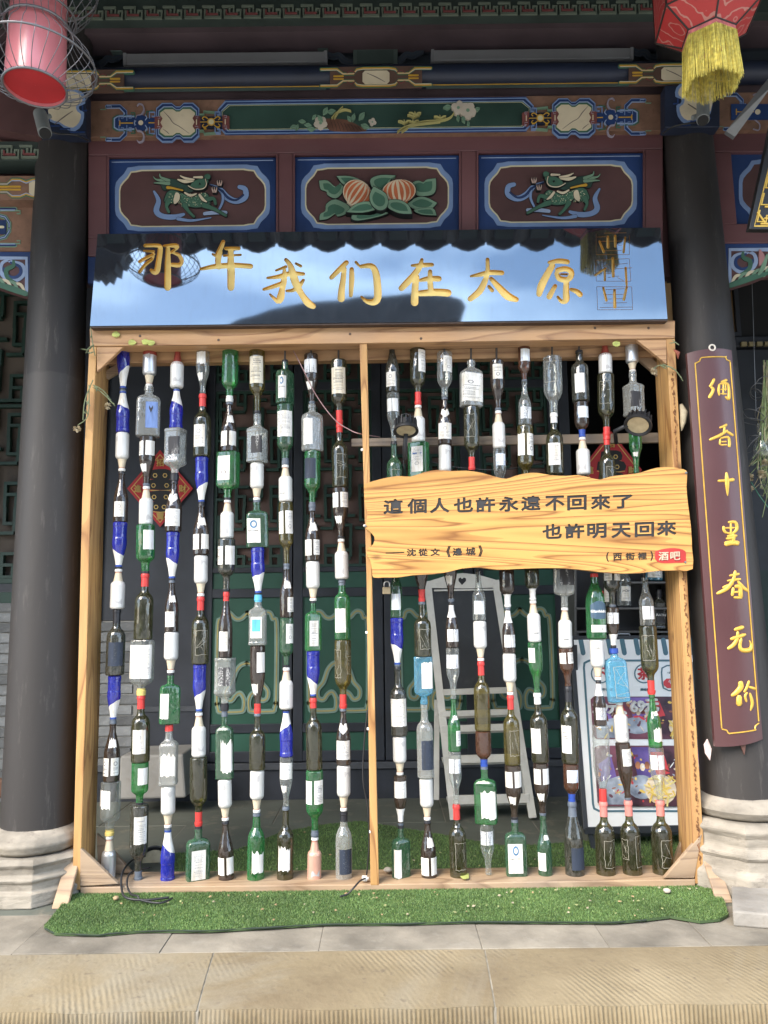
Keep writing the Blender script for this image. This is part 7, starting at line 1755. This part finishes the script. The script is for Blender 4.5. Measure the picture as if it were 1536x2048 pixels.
# ------------------------------------------------------------------ chalkboard easel
def seg_board(t, nm, a_, b_, w, Ya, Yb, th, m_):
    """a plank from photo point a_ to b_ with depth going Ya -> Yb"""
    A, Bq = U(*a_, Ya), U(*b_, Yb); d = (Bq - A).normalized(); sd = d.cross(Vector((0, 1, 0))).normalized() * w / 2
    return MB().prism([A + sd, Bq + sd, Bq - sd, A - sd], (0, th, 0), m_).build(nm, t, bevel=.002)
ea = empty('chalkboard_easel', G(950, 1640)); tag(ea, 'whitewashed easel with heart cut-out holding a blank chalkboard', 'easel')
yt, yb = 1.22, 1.02
Yq = lambda py: yt + (yb - yt) * (py - 1150) / (1640 - 1150)
seg_board(ea, 'leg', (855, 1162), (908, 1640), .040, Yq(1162), Yq(1640), .025, white_p)
seg_board(ea, 'leg', (991, 1160), (1066, 1636), .040, Yq(1160), Yq(1636), .025, white_p)
arch = [(862, 1176), (858, 1162), (875, 1157), (900, 1149), (925, 1146), (955, 1149), (980, 1156), (993, 1160), (994, 1175)]
ap = [U(x, y, Yq(1160) - .004) for x, y in arch + [(930, 1177)]]
MB().prism(ap, (0, .02, 0), white_p).build('arched_top', ea, bevel=.002)
heart = [(924, 1170), (917, 1162), (917, 1157), (921, 1155), (924, 1158), (928, 1155), (932, 1157), (932, 1162)]
MB().prism([U(x, y, Yq(1160) - .0055) for x, y in heart], (0, .002, 0), black_m).build('heart_cutout', ea)
bp_ = [U(862, 1178, Yq(1178) + .003), U(992, 1177, Yq(1177) + .003), U(1023, 1374, Yq(1374) + .003), U(886, 1378, Yq(1378) + .003)]
chalk = M('dusty_chalkboard', (.028, .032, .038), .7, .4, 3, dirt=.35, dirtc=(.09, .09, .09))
MB().prism(bp_, (0, .012, 0), chalk).build('chalkboard', ea)
seg_board(ea, 'rail', (884, 1385), (1026, 1380), .032, Yq(1383) - .004, Yq(1383) - .004, .02, white_p)
seg_board(ea, 'rail', (868, 1181), (990, 1179), .010, Yq(1180) - .004, Yq(1180) - .004, .01, white_p)
for (x0, y0, x1, y1, w) in ((880, 1423, 1030, 1418, .03), (882, 1452, 1035, 1447, .035), (888, 1512, 1046, 1508, .04), (898, 1592, 1058, 1588, .045)):
    sh_ = MB(); A, Bq = U(x0, y0, Yq(y0) - .01), U(x1, y1, Yq(y1) - .01)
    sh_.prism([A, Bq, Bq - Vector((0, 0, w)), A - Vector((0, 0, w))], (0, .018, 0), white_p)
    sh_.build('shelf_front', ea, bevel=.002); MB().prism([A + Vector((0, .019, -w)), Bq + Vector((0, .019, -w)), Bq + Vector((0, .19, -w)), A + Vector((0, .19, -w))], (0, 0, -.012), white_p).build('shelf', ea)
seg_board(ea, 'back_leg', (874, 1400), (873, 1600), .030, 1.35, 1.28, .02, white_p); seg_board(ea, 'back_leg', (1028, 1400), (1052, 1590), .030, 1.35, 1.28, .02, white_p)

# ------------------------------------------------------------------ menu A-board
_mo = U(1270, 1655, .50); _mt = U(1270, 1280, .80); _mn = Vector((1, 0, 0)).cross(_mt - _mo).normalized()
def MU(x, y):
    d = ray(x, y); return CAM + d * ((_mo - CAM).dot(_mn) / d.dot(_mn))
mb_ = empty('menu_board', G(1280, 1705)); tag(mb_, 'white menu A-board with food pictures and red round writing on the porch', 'sign board')
yb0, yt0 = .50, .86
Ym = lambda py: MU(1270, py).y
class Art2(Art):
    def poly(s, pts, mat, lift=None, k=None):
        if k is None: s.k += .25; k = s.k
        vs = [MU(x, y) for x, y in pts]; off = Vector((0, -s.unit * k, 0)); s.b.prism([v + off for v in vs], -off * .98, mat); return s
def Q(x, y):
    """board coordinates: x 0..1 across, y px"""
    xl = 1147 + (1172 - 1147) * (y - 1280) / 375; return xl + x * 262, y
mw = M('menu_white_print', (.84, .86, .87), .4, .06, 3); mt_ = M('menu_teal_print', (.07, .16, .21), .5, .1, 6); mr_ = M('menu_red_print', (.62, .05, .06), .5, .1, 6)
MB().prism([MU(*Q(0, 1279)), MU(*Q(1, 1279)), MU(*Q(1, 1655)), MU(*Q(0, 1655))], (0, .02, 0), mw).build('panel', mb_)
slate = M('dark_board_frame', (.030, .036, .045), .5, .2, 6)
for a_, b_, w in (((1143, 1276), (1172, 1660), .022), ((1140, 1276), (1420, 1274), .02), ((1170, 1662), (1440, 1656), .03)): seg_board(mb_, 'frame', a_, b_, w, Ym(a_[1]) - .003, Ym(b_[1]) - .003, .03, slate)
seg_board(mb_, 'leg', (1180, 1660), (1190, 1706), .022, yb0, yb0 - .0, .02, slate); seg_board(mb_, 'leg', (1430, 1656), (1440, 1700), .022, yb0, yb0, .02, slate)
seg_board(mb_, 'back_leg', (1150, 1290), (1162, 1690), .022, .72, .95, .02, slate); seg_board(mb_, 'stay', (1150, 1606), (1168, 1598), .015, .55, .8, .01, steel_g)
a = Art2(0, None, .0006)
for k in range(10): a.line([Q(.055 + k * .105, 1272 + 8), Q(.055 + k * .105 + .012, 1306)], 9.5, mt_)
def frm(x0, y0, x1, y1, w=4, m_=None, r=.03):
    P_ = [Q(x0, y0 + 14), Q(x0 + .006, y0 + 5), Q(x0 + .045, y0), Q(x1 - .045, y0), Q(x1 - .006, y0 + 5), Q(x1, y0 + 14), Q(x1, y1 - 14), Q(x1 - .006, y1 - 5), Q(x1 - .045, y1), Q(x0 + .045, y1), Q(x0 + .006, y1 - 5), Q(x0, y1 - 14)]
    a.line(P_, w, m_ or mt_, True)
def blk_(x0, y0, x1, y1, m_):
    a.poly([Q(x0, y0 + 6), Q(x0 + .025, y0), Q(x1 - .025, y0), Q(x1, y0 + 6), Q(x1, y1 - 6), Q(x1 - .025, y1), Q(x0 + .025, y1), Q(x0, y1 - 6)], m_)
frm(.065, 1321, .80 + .1, 1622, 4)
for cx, s in ((.19, '下'), (.52, '茶')):
    a.line(circ2(Q(cx, 1347)[0], 1347, 18.5, 22), 2.4, mt_, True)
    for t_ in bold_px(s, Q(cx, 1347)[0], 1347, 26, 25, 1.6): a.poly(t_, mr_, k=a.k)
for s, cx, cy, w, h, m_ in (('下午茶点', .22, 1379, 28, 6, mt_), ('美味烧鸡', .53, 1379, 24, 6, mt_), ('·小吃', .75, 1345, 26, 9, mt_)):
    for t_ in bold_px(s, Q(cx, cy)[0], cy, w, h, .4): a.poly(t_, m_, k=a.k)
frm(.655, 1331, .86, 1381, 2.4)
blk_(.665, 1357, .855, 1376, mr_); a.k += .5
for s, cy, w, h in (('午茶时光', 1363.5, 33, 8), ('Tea Time', 1372, 22, 6)):
    for t_ in bold_px(s, Q(.765, cy)[0], cy, w, h, .5): a.poly(t_, mw, k=a.k)
a.k += .5
plum = M('food_photo_plum', (.055, .020, .035), .4, .6, 8, col2=(.24, .08, .12)); violet = M('food_photo_violet', (.08, .06, .34), .4, .6, 6, col2=(.28, .18, .55)); steelb = M('food_photo_blue', (.10, .14, .30), .4, .7, 12, col2=(.60, .68, .80))
fry = M('fries_print', (.80, .56, .12), .5, .2, 30); fry2 = M('fries_print_pale', (.85, .70, .28), .5, .2, 30); meat = M('wings_print', (.32, .08, .04), .5, .6, 14, col2=(.62, .26, .12)); cr_p = M('cream_print', (.78, .64, .48), .5, .3, 10)
ln_n = [0]
for y0, y1 in ((1393, 1478), (1491, 1611)):
    blk_(.10, y0, .95, y1, plum)
    h = y1 - y0; yy = lambda v: y0 + v * h
    a.poly([Q(.12, yy(.3)), Q(.22, yy(.15)), Q(.26, yy(.6)), Q(.14, yy(.7))], violet); a.poly([Q(.26, yy(.2)), Q(.33, yy(.12)), Q(.37, yy(.4)), Q(.29, yy(.45))], mr_); a.poly([Q(.38, yy(.02)), Q(.56, yy(.02)), Q(.60, yy(.55)), Q(.42, yy(.6))], violet); a.poly([Q(.78, yy(.02)), Q(.94, yy(.02)), Q(.94, yy(.35)), Q(.80, yy(.4))], violet if y0 > 1400 else plum)
    a.poly([Q(.52, yy(.1)), Q(.62, yy(.1)), Q(.66, yy(.45)), Q(.56, yy(.5))], mr_)
    a.poly([Q(.12, yy(.6)), Q(.34, yy(.45)), Q(.40, yy(.55)), Q(.30, yy(.97)), Q(.13, yy(.97))], steelb)
    for k in range(5): a.poly([Q(.42 + .035 * k + .02 * math.cos(t), yy(.32 + .03 * (k % 2)) + 8 * math.sin(t)) for t in [2 * PI * j / 9 for j in range(9)]], cr_p if k % 2 else meat)
    a.poly([Q(.44 + .11 * math.cos(t), yy(.68) + h * .2 * math.sin(t)) for t in [2 * PI * j / 18 for j in range(18)]], steelb)
    for k in range(90):
        X, Y_ = Q(random.uniform(.12, .93), yy(random.uniform(.12, .95))); m_ = random.choice((meat, cr_p, steelb, mw, plum, mr_, fry, meat, plum))
        s1, s2, an = random.uniform(2, 8), random.uniform(1, 3), random.uniform(0, PI)
        a.poly([(X + s1 * math.cos(t) * math.cos(an) - s2 * math.sin(t) * math.sin(an), Y_ + s1 * math.cos(t) * math.sin(an) + s2 * math.sin(t) * math.cos(an)) for t in [2 * PI * j / 7 for j in range(7)]], m_, k=a.k + .004)
    a.k += .5
    fx, fy = (.58, .72) if y0 > 1400 else (.80, .72)
    a.poly([Q(fx + .12 * math.cos(t), yy(fy) + h * .25 * math.sin(t)) for t in [2 * PI * j / 18 for j in range(18)]], cr_p)
    for k in range(42):
        an = random.uniform(0, PI); x, y = fx + random.uniform(-.10, .10), yy(fy) + random.uniform(-.2, .2) * h; L = random.uniform(9, 20)
        X, Y_ = Q(x, y); a.line([(X - L / 2 * math.cos(an), Y_ - L / 2 * math.sin(an)), (X + L / 2 * math.cos(an), Y_ + L / 2 * math.sin(an))], 2.6, fry if k % 2 else fry2)
    for k in range(12):
        X, Y_ = Q(.86 + random.uniform(-.05, .07) * (1 if y0 > 1400 else -1), yy(random.uniform(.42, .9))); a.poly([tuple(p) for p in circ2(X, Y_, random.uniform(4, 8), 7)], meat)
for s, cx, cy, w, h in (('39元', .22, 1415, 58, 24), ('69元', .50, 1411, 56, 26), ('元', .33, 1512, 22, 24)):
    for t_ in bold_px(s, Q(cx, cy)[0], cy, w, h, 2.0, -.06): a.poly(t_, mw, k=a.k + 1)
tag(a.done('print', mb_), kind=None)

# ------------------------------------------------------------------ stone step in the back left, brick, blocks, column-side stone
o = MB().prism([U(240, 1512, 1.2), U(366, 1508, 1.2), U(372, 1596, 1.2), U(236, 1600, 1.2)], (0, .33, 0), M('concrete_block', (.26, .25, .23), .85, .2, 5, bump=.5, dirt=.5)).build('concrete_block', bevel=.012); o.location.z = 0; tag(o, 'worn grey concrete block on the porch behind the left strings', 'block')
o = MB().prism([G(1465, 1822, .05), G(1700, 1840, .05), G(1700, 1775, .05), G(1462, 1772, .05)], (0, 0, -.05), M('pale_loose_slab', (.27, .25, .22), .9, .3, 6, bump=.9, dirt=.7)).build('loose_slab', bevel=.006); tag(o, 'pale loose stone slab lying in front of the right column base', 'stone slab')
o = MB().prism([U(-60, 1560, .55), U(14, 1560, .55), U(14, 1596, .55), U(-60, 1600, .55)], (0, .06, 0), M('brown_bag', (.10, .05, .03), .8)).build('wooden_block', bevel=.01); tag(o, 'small brown block beside the left column, behind it', 'block')

# ------------------------------------------------------------------ turf mats
def turf(name, outline, z, n, hgt, label, dens_far=1.0, seed=1):
    rn = random.Random(seed)
    P_ = [G(x, y, z) for x, y in outline]
    t = empty(name, P_[0]); tag(t, label, 'artificial turf')
    bm_ = MB(); bm_.prism([Vector((p.x, p.y, z)) for p in P_], (0, 0, -.008), M('turf_backing', (.05, .085, .03), .9)); b = bm_.build('backing', t)
    xs = [p.x for p in P_]; ys = [p.y for p in P_]; x0, x1, y0, y1 = min(xs), max(xs), min(ys), max(ys)
    def inside(x, y):
        c = False; j = len(P_) - 1
        for i in range(len(P_)):
            if (P_[i].y > y) != (P_[j].y > y) and x < (P_[j].x - P_[i].x) * (y - P_[i].y) / (P_[j].y - P_[i].y) + P_[i].x: c = not c
            j = i
        return c
    gm = [M('turf_blade_a', (.115, .20, .055), .5, .3, 3), M('turf_blade_b', (.08, .15, .045), .5, .3, 3), M('turf_blade_c', (.20, .29, .09), .55, .3, 3)]
    vs, fs, ms = [], [], []; o_ = wpos(t); cnt = 0
    while cnt < n:
        x, y = rn.uniform(x0, x1), rn.uniform(y0, y1)
        if not inside(x, y): continue
        cnt += 1; h = hgt * rn.uniform(.6, 1.25); a_ = rn.uniform(0, 2 * PI); w = rn.uniform(.0006, .0013); le = rn.uniform(0, .005); la = rn.uniform(0, 2 * PI)
        k = len(vs); cx, cy = math.cos(a_) * w, math.sin(a_) * w; lx, ly = math.cos(la) * le, math.sin(la) * le
        vs += [(x - cx - o_.x, y - cy - o_.y, 0), (x + cx - o_.x, y + cy - o_.y, 0), (x + cx * .7 + lx * .4 - o_.x, y + cy * .7 + ly * .4 - o_.y, h * .6), (x - cx * .7 + lx * .4 - o_.x, y - cy * .7 + ly * .4 - o_.y, h * .6), (x + lx - o_.x, y + ly - o_.y, h)]
        fs += [(k, k + 1, k + 2, k + 3), (k + 3, k + 2, k + 4)]; m_ = rn.choice((0, 0, 1, 1, 2)); ms += [m_, m_]
    me = bpy.data.meshes.new('blades'); me.from_pydata(vs, [], fs)
    for q in gm: me.materials.append(q)
    me.polygons.foreach_set('material_index', ms); o = bpy.data.objects.new('blades', me); COL.objects.link(o); o.parent = t; o['kind'] = 'stuff'
    o.location.z = z - o_.z
    return t, P_
front = [(88, 1853), (150, 1775), (260, 1772), (760, 1766), (1390, 1752), (1430, 1775), (1448, 1800), (1457, 1828), (1440, 1838), (1400, 1842), (1340, 1832), (1290, 1838), (1230, 1843), (1100, 1843), (950, 1842), (800, 1846), (640, 1847), (560, 1852), (420, 1860), (280, 1861), (200, 1868), (110, 1866)]
t1, P1 = turf('turf_mat', front, .012, 170000, .006, 'bright green artificial turf strip in front of the frame sill', seed=3)
back = [(345, 1742), (350, 1706), (470, 1700), (500, 1690), (560, 1665), (640, 1650), (720, 1642), (830, 1660), (1000, 1690), (1060, 1690), (1380, 1668), (1392, 1742), (760, 1752), (345, 1758)]
t2, P2 = turf('turf_mat', back, .010, 50000, .007, 'darker artificial turf patch behind the frame sill', seed=4)
# loose dark edge threads on the front mat
e = cable([(1080, 1845, -.2), (1120, 1838, -.2), (1165, 1834, -.2)], .004, ck, 'dark frayed turf edge strip'); bpy.data.objects.remove(e)
ed = MB()
Pf = [G(x, y, .012) for x, y in front[11:]] + [G(88, 1853, .012)]
Pf = [a_.lerp(b_, t_) for a_, b_ in zip(Pf, Pf[1:]) for t_ in (0, .2, .4, .6, .8)]
ed.tube([Vector((p.x + random.uniform(-.004, .004), p.y - .001 + random.uniform(-.004, .003), .010)) for p in Pf], [random.uniform(.0008, .0034) for _ in Pf], M('turf_edge', (.018, .03, .02), .8), 6); ed.build('frayed_edge', t1)
def gcable(pts, r, m_, label):
    P_ = [Vector(q) for q in smooth_path([tuple(G(x, y, z)) for x, y, z in pts], 6)]; o = MB().tube(P_, r, m_, 7).build('cable', smooth=True); tag(o, label, 'cable'); return o
gcable([(290, 1712, .06), (262, 1722, .07), (245, 1745, .07), (243, 1775, .04), (252, 1795, .035), (290, 1800, .03), (338, 1795, .03)], .0045, ck, 'black cable looping over the sill at its left end, outer loop')
gcable([(300, 1735, .06), (262, 1745, .06), (254, 1768, .05), (262, 1788, .035), (275, 1792, .04), (282, 1800, .03), (320, 1806, .03), (345, 1796, .03)], .0038, ck, 'black cable looping over the sill at its left end, inner loop')
gcable([(734, 1755, .05), (720, 1762, .06), (708, 1775, .05), (695, 1788, .03), (680, 1793, .025)], .0035, ck, 'short black cable hanging over the sill beside the centre post')
cable([(735, 1420, .05), (728, 1490, .06), (726, 1560, .06), (736, 1620, .06), (738, 1690, .06), (733, 1752, .06)], .003, ck, 'thin dark cable running down beside the centre post')
cable([(586, 700, .09), (608, 742, .05), (632, 790, .05), (668, 838, .05), (700, 860, .05), (722, 868, .04), (760, 874, .16)], .0022, cpale, 'thin pale wire sagging between the upper bottles')
cable([(856, 922, .12), (910, 934, .1), (990, 940, .1), (1042, 934, .12), (1110, 920, .14)], .0022, ck, 'thin black wire sagging above the carved sign')
cable([(810, 874, .0), (806, 896, .02), (808, 940, .05)], .0025, ck, 'short lamp lead under the centre flood lamp')
# white clips on the centre post, plug, padlock
wp = M('white_plastic', (.70, .69, .66), .5, .05, 5)
cl_ = empty('cable_plug', U(729, 1757, .02)); tag(cl_, 'small white cable plug on the sill by the centre post', 'plug')
MB().tube([U(724, 1757, .02), U(734, 1757, .02)], .011, wp, 10).build('housing', cl_, smooth=True, autosm=40); MB().tube([U(734, 1757, .02), U(737, 1757, .02)], .006, wp, 8).build('collar', cl_)
for i, (x, y) in enumerate(((724, 899), (729, 1051), (733, 1265), (736, 1458), (741, 1664))):
    o = MB().box(-.005, .005, 0, .012, -.005, .005, wp).build('cable_clip', None, world=False, bevel=.002); o.location = U(x, y, .0); tag(o, 'small white cable clip on the centre post, %s from the top' % ORD[i].replace('top', 'first'), 'clip', 'cable clips on the centre post')
pl = empty('padlock', U(774, 1187, .03)); tag(pl, 'small brass padlock hanging beside the centre post', 'padlock')
MB().prism([U(765, 1174, .03), U(781, 1174, .03), U(781, 1188, .03), U(765, 1188, .03)], (0, .012, 0), M('old_brass', (.40, .32, .20), .4, .2, 20, metal=.6)).build('body', pl, bevel=.002)
MB().tube([U(768, 1175, .036), U(768, 1166, .036), U(771, 1163, .036), U(776, 1163, .036), U(779, 1166, .036), U(779, 1175, .036)], .0032, M('bright_steel', (.6, .6, .6), .3, metal=.8), 8).build('shackle', pl, smooth=True)

# ------------------------------------------------------------------ leaves and dried flowers
lfm = M('fallen_leaf', (.42, .45, .13), .6, .25, 30)
for i, (x, y, s, Y, lab) in enumerate(((232, 669, 8, -.012, 'yellow-green leaf stuck on the top beam, nearest its left end'), (264, 685, 8, -.012, 'yellow-green leaf on the lower edge of the top beam'), (291, 684, 8, -.012, 'yellow-green leaf overlapping another on the top beam'), (302, 686, 8, -.014, 'outer leaf of the overlapping pair on the top beam'), (1233, 688, 8, -.012, 'pale leaf under the right part of the top beam'), (930, 1751, 9, None, 'yellow leaf lying on the sill'))):
    pts = [(x + s * math.cos(t) * (1 + .15 * math.sin(3 * t + i)), y + s * .75 * math.sin(t)) for t in [2 * PI * k / 9 for k in range(9)]]
    c0 = U(x, y, Y if Y is not None else -.005)
    if Y is None: c0 = G(x, y, .045)
    mb = MB(); V_ = [(U(a_, b_, Y) if Y is not None else G(a_, b_, .045)) for a_, b_ in pts]
    V_ = [v + Vector((0, -.004 * (k % 2), .0)) for k, v in enumerate(V_)]
    mb.prism(V_, (0, .0012, 0) if Y is not None else (0, 0, -.001), lfm); o = mb.build('leaf'); tag(o, lab, 'leaf')
stem_m = M('dry_stem', (.16, .19, .10), .7, .2, 20); pet_m = M('dried_petal', (.52, .44, .30), .75, .25, 25)
def dried(stems, blooms, label, Y=-.02, nm='dried_flower'):
    t = empty(nm, U(*stems[0][0], Y)); tag(t, label, 'dried flower')
    for s in stems:
        P_ = [Vector(q) for q in smooth_path([tuple(U(x, y, Y - .01 * (i % 2))) for i, (x, y) in enumerate(s)], 4)]
        MB().tube(P_, .0022, stem_m, 5).build('stem', t)
        for i in range(2, len(P_) - 1, 2):
            d = Vector((random.uniform(-.03, .03), random.uniform(-.02, .0), random.uniform(-.03, .02))); MB().tube([P_[i], P_[i] + d * .6, P_[i] + d], [.002, .003, .0008], stem_m, 4).build('leaf', t)
    for (x, y, r) in blooms:
        c = U(x, y, Y - .01); b = MB()
        for k in range(26):
            v = Vector((random.gauss(0, 1), random.gauss(0, 1), random.gauss(0, 1))).normalized() * r; sd = v.cross(Vector((.3, .2, 1))).normalized() * r * .32
            b.add([c + v * .2, c + v * .8 + sd, c + v, c + v * .8 - sd], [(0, 1, 2, 3)], pet_m)
        b.build('bloom', t)
dried([[(186, 760), (170, 800), (166, 840)], [(178, 770), (176, 830), (156, 850)]], [(154, 857, .018)], 'dried stem with a cream bloom outside the left post')
dried([[(186, 770), (205, 780), (222, 800)], [(188, 772), (215, 795), (230, 812)]], [(216, 812, .016)], 'dried stem and bloom curling inside the left post')
dried([[(181, 654), (186, 690), (190, 712)], [(188, 690), (176, 700), (172, 706)]], [], 'withered green stem at the top corner of the left post')
dried([[(1345, 735), (1320, 730), (1305, 740)], [(1325, 728), (1350, 740), (1366, 762)], [(1345, 680), (1358, 690)]], [(1308, 742, .016)], 'dried rose and twig tied to the right post')
o = MB(); o.tube([U(1362, 810, .02), U(1368, 825, .0), U(1366, 845, .0), U(1363, 862, .01)], [.008, .016, .012, .002], pet_m, 7); o = o.build('dried_husk', smooth=True); tag(o, 'pale dried husk hanging beside the right post', 'dried flower')
o = MB(); o.tube([U(1348, 700, .0), U(1356, 706, .0), U(1356, 718, .0)], [.004, .010, .002], M('rust_petal', (.28, .08, .05), .7), 6); o = o.build('dried_husk', smooth=True); tag(o, 'small reddish dried petal beside the top of the right post', 'dried flower')
o = MB(); o.prism([U(1416, 1478, -.02), U(1424, 1498, -.02), U(1421, 1522, -.02), U(1412, 1508, -.02), U(1409, 1490, -.02)], (0, .012, 0), M('crumpled_tissue', (.60, .48, .46), .8, .3, 40, bump=.6)); o = o.build('crumpled_tissue', bevel=.003); tag(o, 'crumpled pinkish tissue tucked beside the right column', 'tissue')
# hanging dried bouquet with wire basket at the right edge
bq = empty('hanging_bouquet', U(1525, 700, .3)); tag(bq, 'hanging wire basket with dried grasses and a glass bottle at the right edge', 'dried bouquet')
Yb_ = .30; rn = random.Random(9)
MB().tube([U(1504, 560, Yb_), U(1512, 820, Yb_)], .0016, steel_g, 5).build('hanging_wire', bq)
for k in range(13):
    cx, cy = 1520 + rn.uniform(-14, 25), rn.uniform(720, 1010); rx, ry = rn.uniform(12, 26), rn.uniform(5, 16); ph = rn.uniform(-.8, .8)
    MB().tube([U(cx + rx * math.cos(a_) * math.cos(ph) - ry * math.sin(a_) * math.sin(ph), cy + rx * math.cos(a_) * math.sin(ph) + ry * math.sin(a_) * math.cos(ph), Yb_ + .05 * math.sin(a_)) for a_ in [2 * PI * j / 20 for j in range(20)]], .0017, M('dark_wire', (.10, .10, .10), .5), 5, closed=True).build('wire_loop', bq)
gs = [M('dry_grass_green', (.22, .28, .12), .7, .3, 20), M('dry_grass_straw', (.38, .33, .20), .7, .3, 20), M('sea_green_stem', (.05, .20, .13), .6)]
for k in range(46):
    x, y = 1530 + rn.uniform(-4, 10), 725 + rn.uniform(-6, 60); L = rn.uniform(120, 260); q = [(x, y), (x + rn.uniform(-8, 10), y + L * .4), (x + rn.uniform(-18, 14), y + L * .75), (x + rn.uniform(-34, 20), y + L)]
    P_ = [Vector(v) for v in smooth_path([tuple(U(a_, b_, Yb_ + rn.uniform(-.03, .03))) for a_, b_ in q], 3)]
    MB().tube(P_, .0016, gs[0 if k % 3 else 1], 4).build('grass_stem', bq)
MB().tube([U(1500, 960, Yb_), U(1518, 990, Yb_), U(1540, 1020, Yb_)], .002, gs[2], 5).build('stem', bq)
for x, y, r in ((1500, 955, .020), (1524, 948, .022), (1499, 978, .019), (1530, 925, .018), (1488, 915, .012)):
    c = U(x, y, Yb_ - .03); b = MB()
    for k in range(34):
        v = Vector((rn.gauss(0, 1), rn.gauss(0, 1), rn.gauss(0, 1))).normalized() * r; sd = v.cross(Vector((.3, .2, 1))).normalized() * r * .3
        b.add([c + v * .1, c + v * .8 + sd, c + v, c + v * .8 - sd], [(0, 1, 2, 3)], pet_m)
    b.build('bloom', bq)
cb0 = U(1524, 915, Yb_); gb2 = MB(); gb2.lathe([(0, .03), (.005, .036), (.05, .034), (.09, .02), (.11, .013), (.16, .012)], G_CL, 20, cb0); gb2.build('glass_bottle', bq, smooth=True)
# litter on the turf
lit = [M('litter_pale', (.36, .31, .21), .8), M('litter_tan', (.38, .26, .14), .8), M('litter_olive', (.26, .28, .12), .8)]
lm = MB(); rn = random.Random(5)
for k in range(150):
    if k < 95: x, y = rn.uniform(200, 1400), 1785 + rn.random() ** 2 * 55 - rn.uniform(0, 1)
    elif k < 125: x, y = rn.uniform(560, 740), rn.uniform(1660, 1745)
    else: x, y = rn.uniform(760, 1380), rn.uniform(1700, 1740)
    c = G(x, y - (x - 768) * .018, .026); s = rn.uniform(.002, .0075); a_ = rn.uniform(0, PI)
    lm.prism([c + Vector((s * math.cos(a_ + t) * (1 if j % 2 else .6), s * math.sin(a_ + t), rn.uniform(-.001, .002))) for j, t in enumerate((0, 1.2, 2.6, 3.9, 5.2))], (0, 0, -.002), rn.choice(lit))
tag(lm.build('litter'), 'small dry leaf scraps scattered over the turf', 'litter', kind='stuff')
def clod(x, y, r, z, lab, m_, nm='pebble'):
    b = MB(); c = G(x, y, z); rn_ = random.Random(int(x)); n = 10
    pr = [(r * .9 * math.sin(PI * k / 6 - PI / 2) * .7, max(r * math.cos(PI * k / 6 - PI / 2), .0005)) for k in range(7)]
    vs = []; fs = []
    for zz_, rr in pr:
        for j in range(n): a_ = 2 * PI * j / n; q = 1 + rn_.uniform(-.22, .22); vs.append((c.x + rr * q * math.cos(a_), c.y + rr * q * math.sin(a_), c.z + zz_ + r * .6))
    for i in range(6):
        for j in range(n): fs.append((i * n + j, i * n + (j + 1) % n, (i + 1) * n + (j + 1) % n, (i + 1) * n + j))
    b.add(vs, fs, m_); o = b.build(nm, smooth=True); tag(o, lab, 'pebble'); return o
clod(776, 1745, .017, .042, 'pale crumbly lump on the sill beside the centre post', M('crumbly_pale', (.50, .43, .35), .9, .3, 40, bump=.8))
clod(1334, 1786, .014, .018, 'pale lump on the turf below the right end of the sill', M('crumbly_pale', (.50, .43, .35), .9, .3, 40, bump=.8))
clod(232, 1800, .012, .018, 'tan lump on the turf near the left foot', M('crumbly_tan', (.42, .30, .17), .9, .3, 40, bump=.8))

# ------------------------------------------------------------------ across the street (seen only in the polished board)
far = empty('opposite_building', (0, -17, -.44)); tag(far, 'grey hall across the street, its roof mirrored in the black board', 'building')
gw = M('opposite_wall', (.34, .32, .29), .85, .15, .6)
MB().box(-16, 16, -23, -17, -.44, 8.4, gw).build('wall', far)
# curved gable roof silhouette
pts = [(-16, 8.4)] + [((x - 768) / 1540 * 20.9, 1.07 + .392 * 20.35 + (646 - y) * .0128) for x, y in ((440, 655), (470, 643), (510, 628), (560, 612), (600, 602), (660, 597), (740, 590), (800, 588), (850, 581), (900, 586), (930, 600), (938, 618), (928, 640), (900, 655))] + [(16, 8.4)]
MB().prism([(x * 1.0, -17.2, z) for x, z in pts], (0, -4, 0), M('opposite_roof_tile', (.05, .05, .052), .8, .3, 3)).build('roof', far)
for k in range(9):
    f = MB().box(-12 + k * 3, -10.6 + k * 3, -17.02, -16.95, .6, 3, M('opposite_window', (.04, .045, .05), .3)).build('window', far)
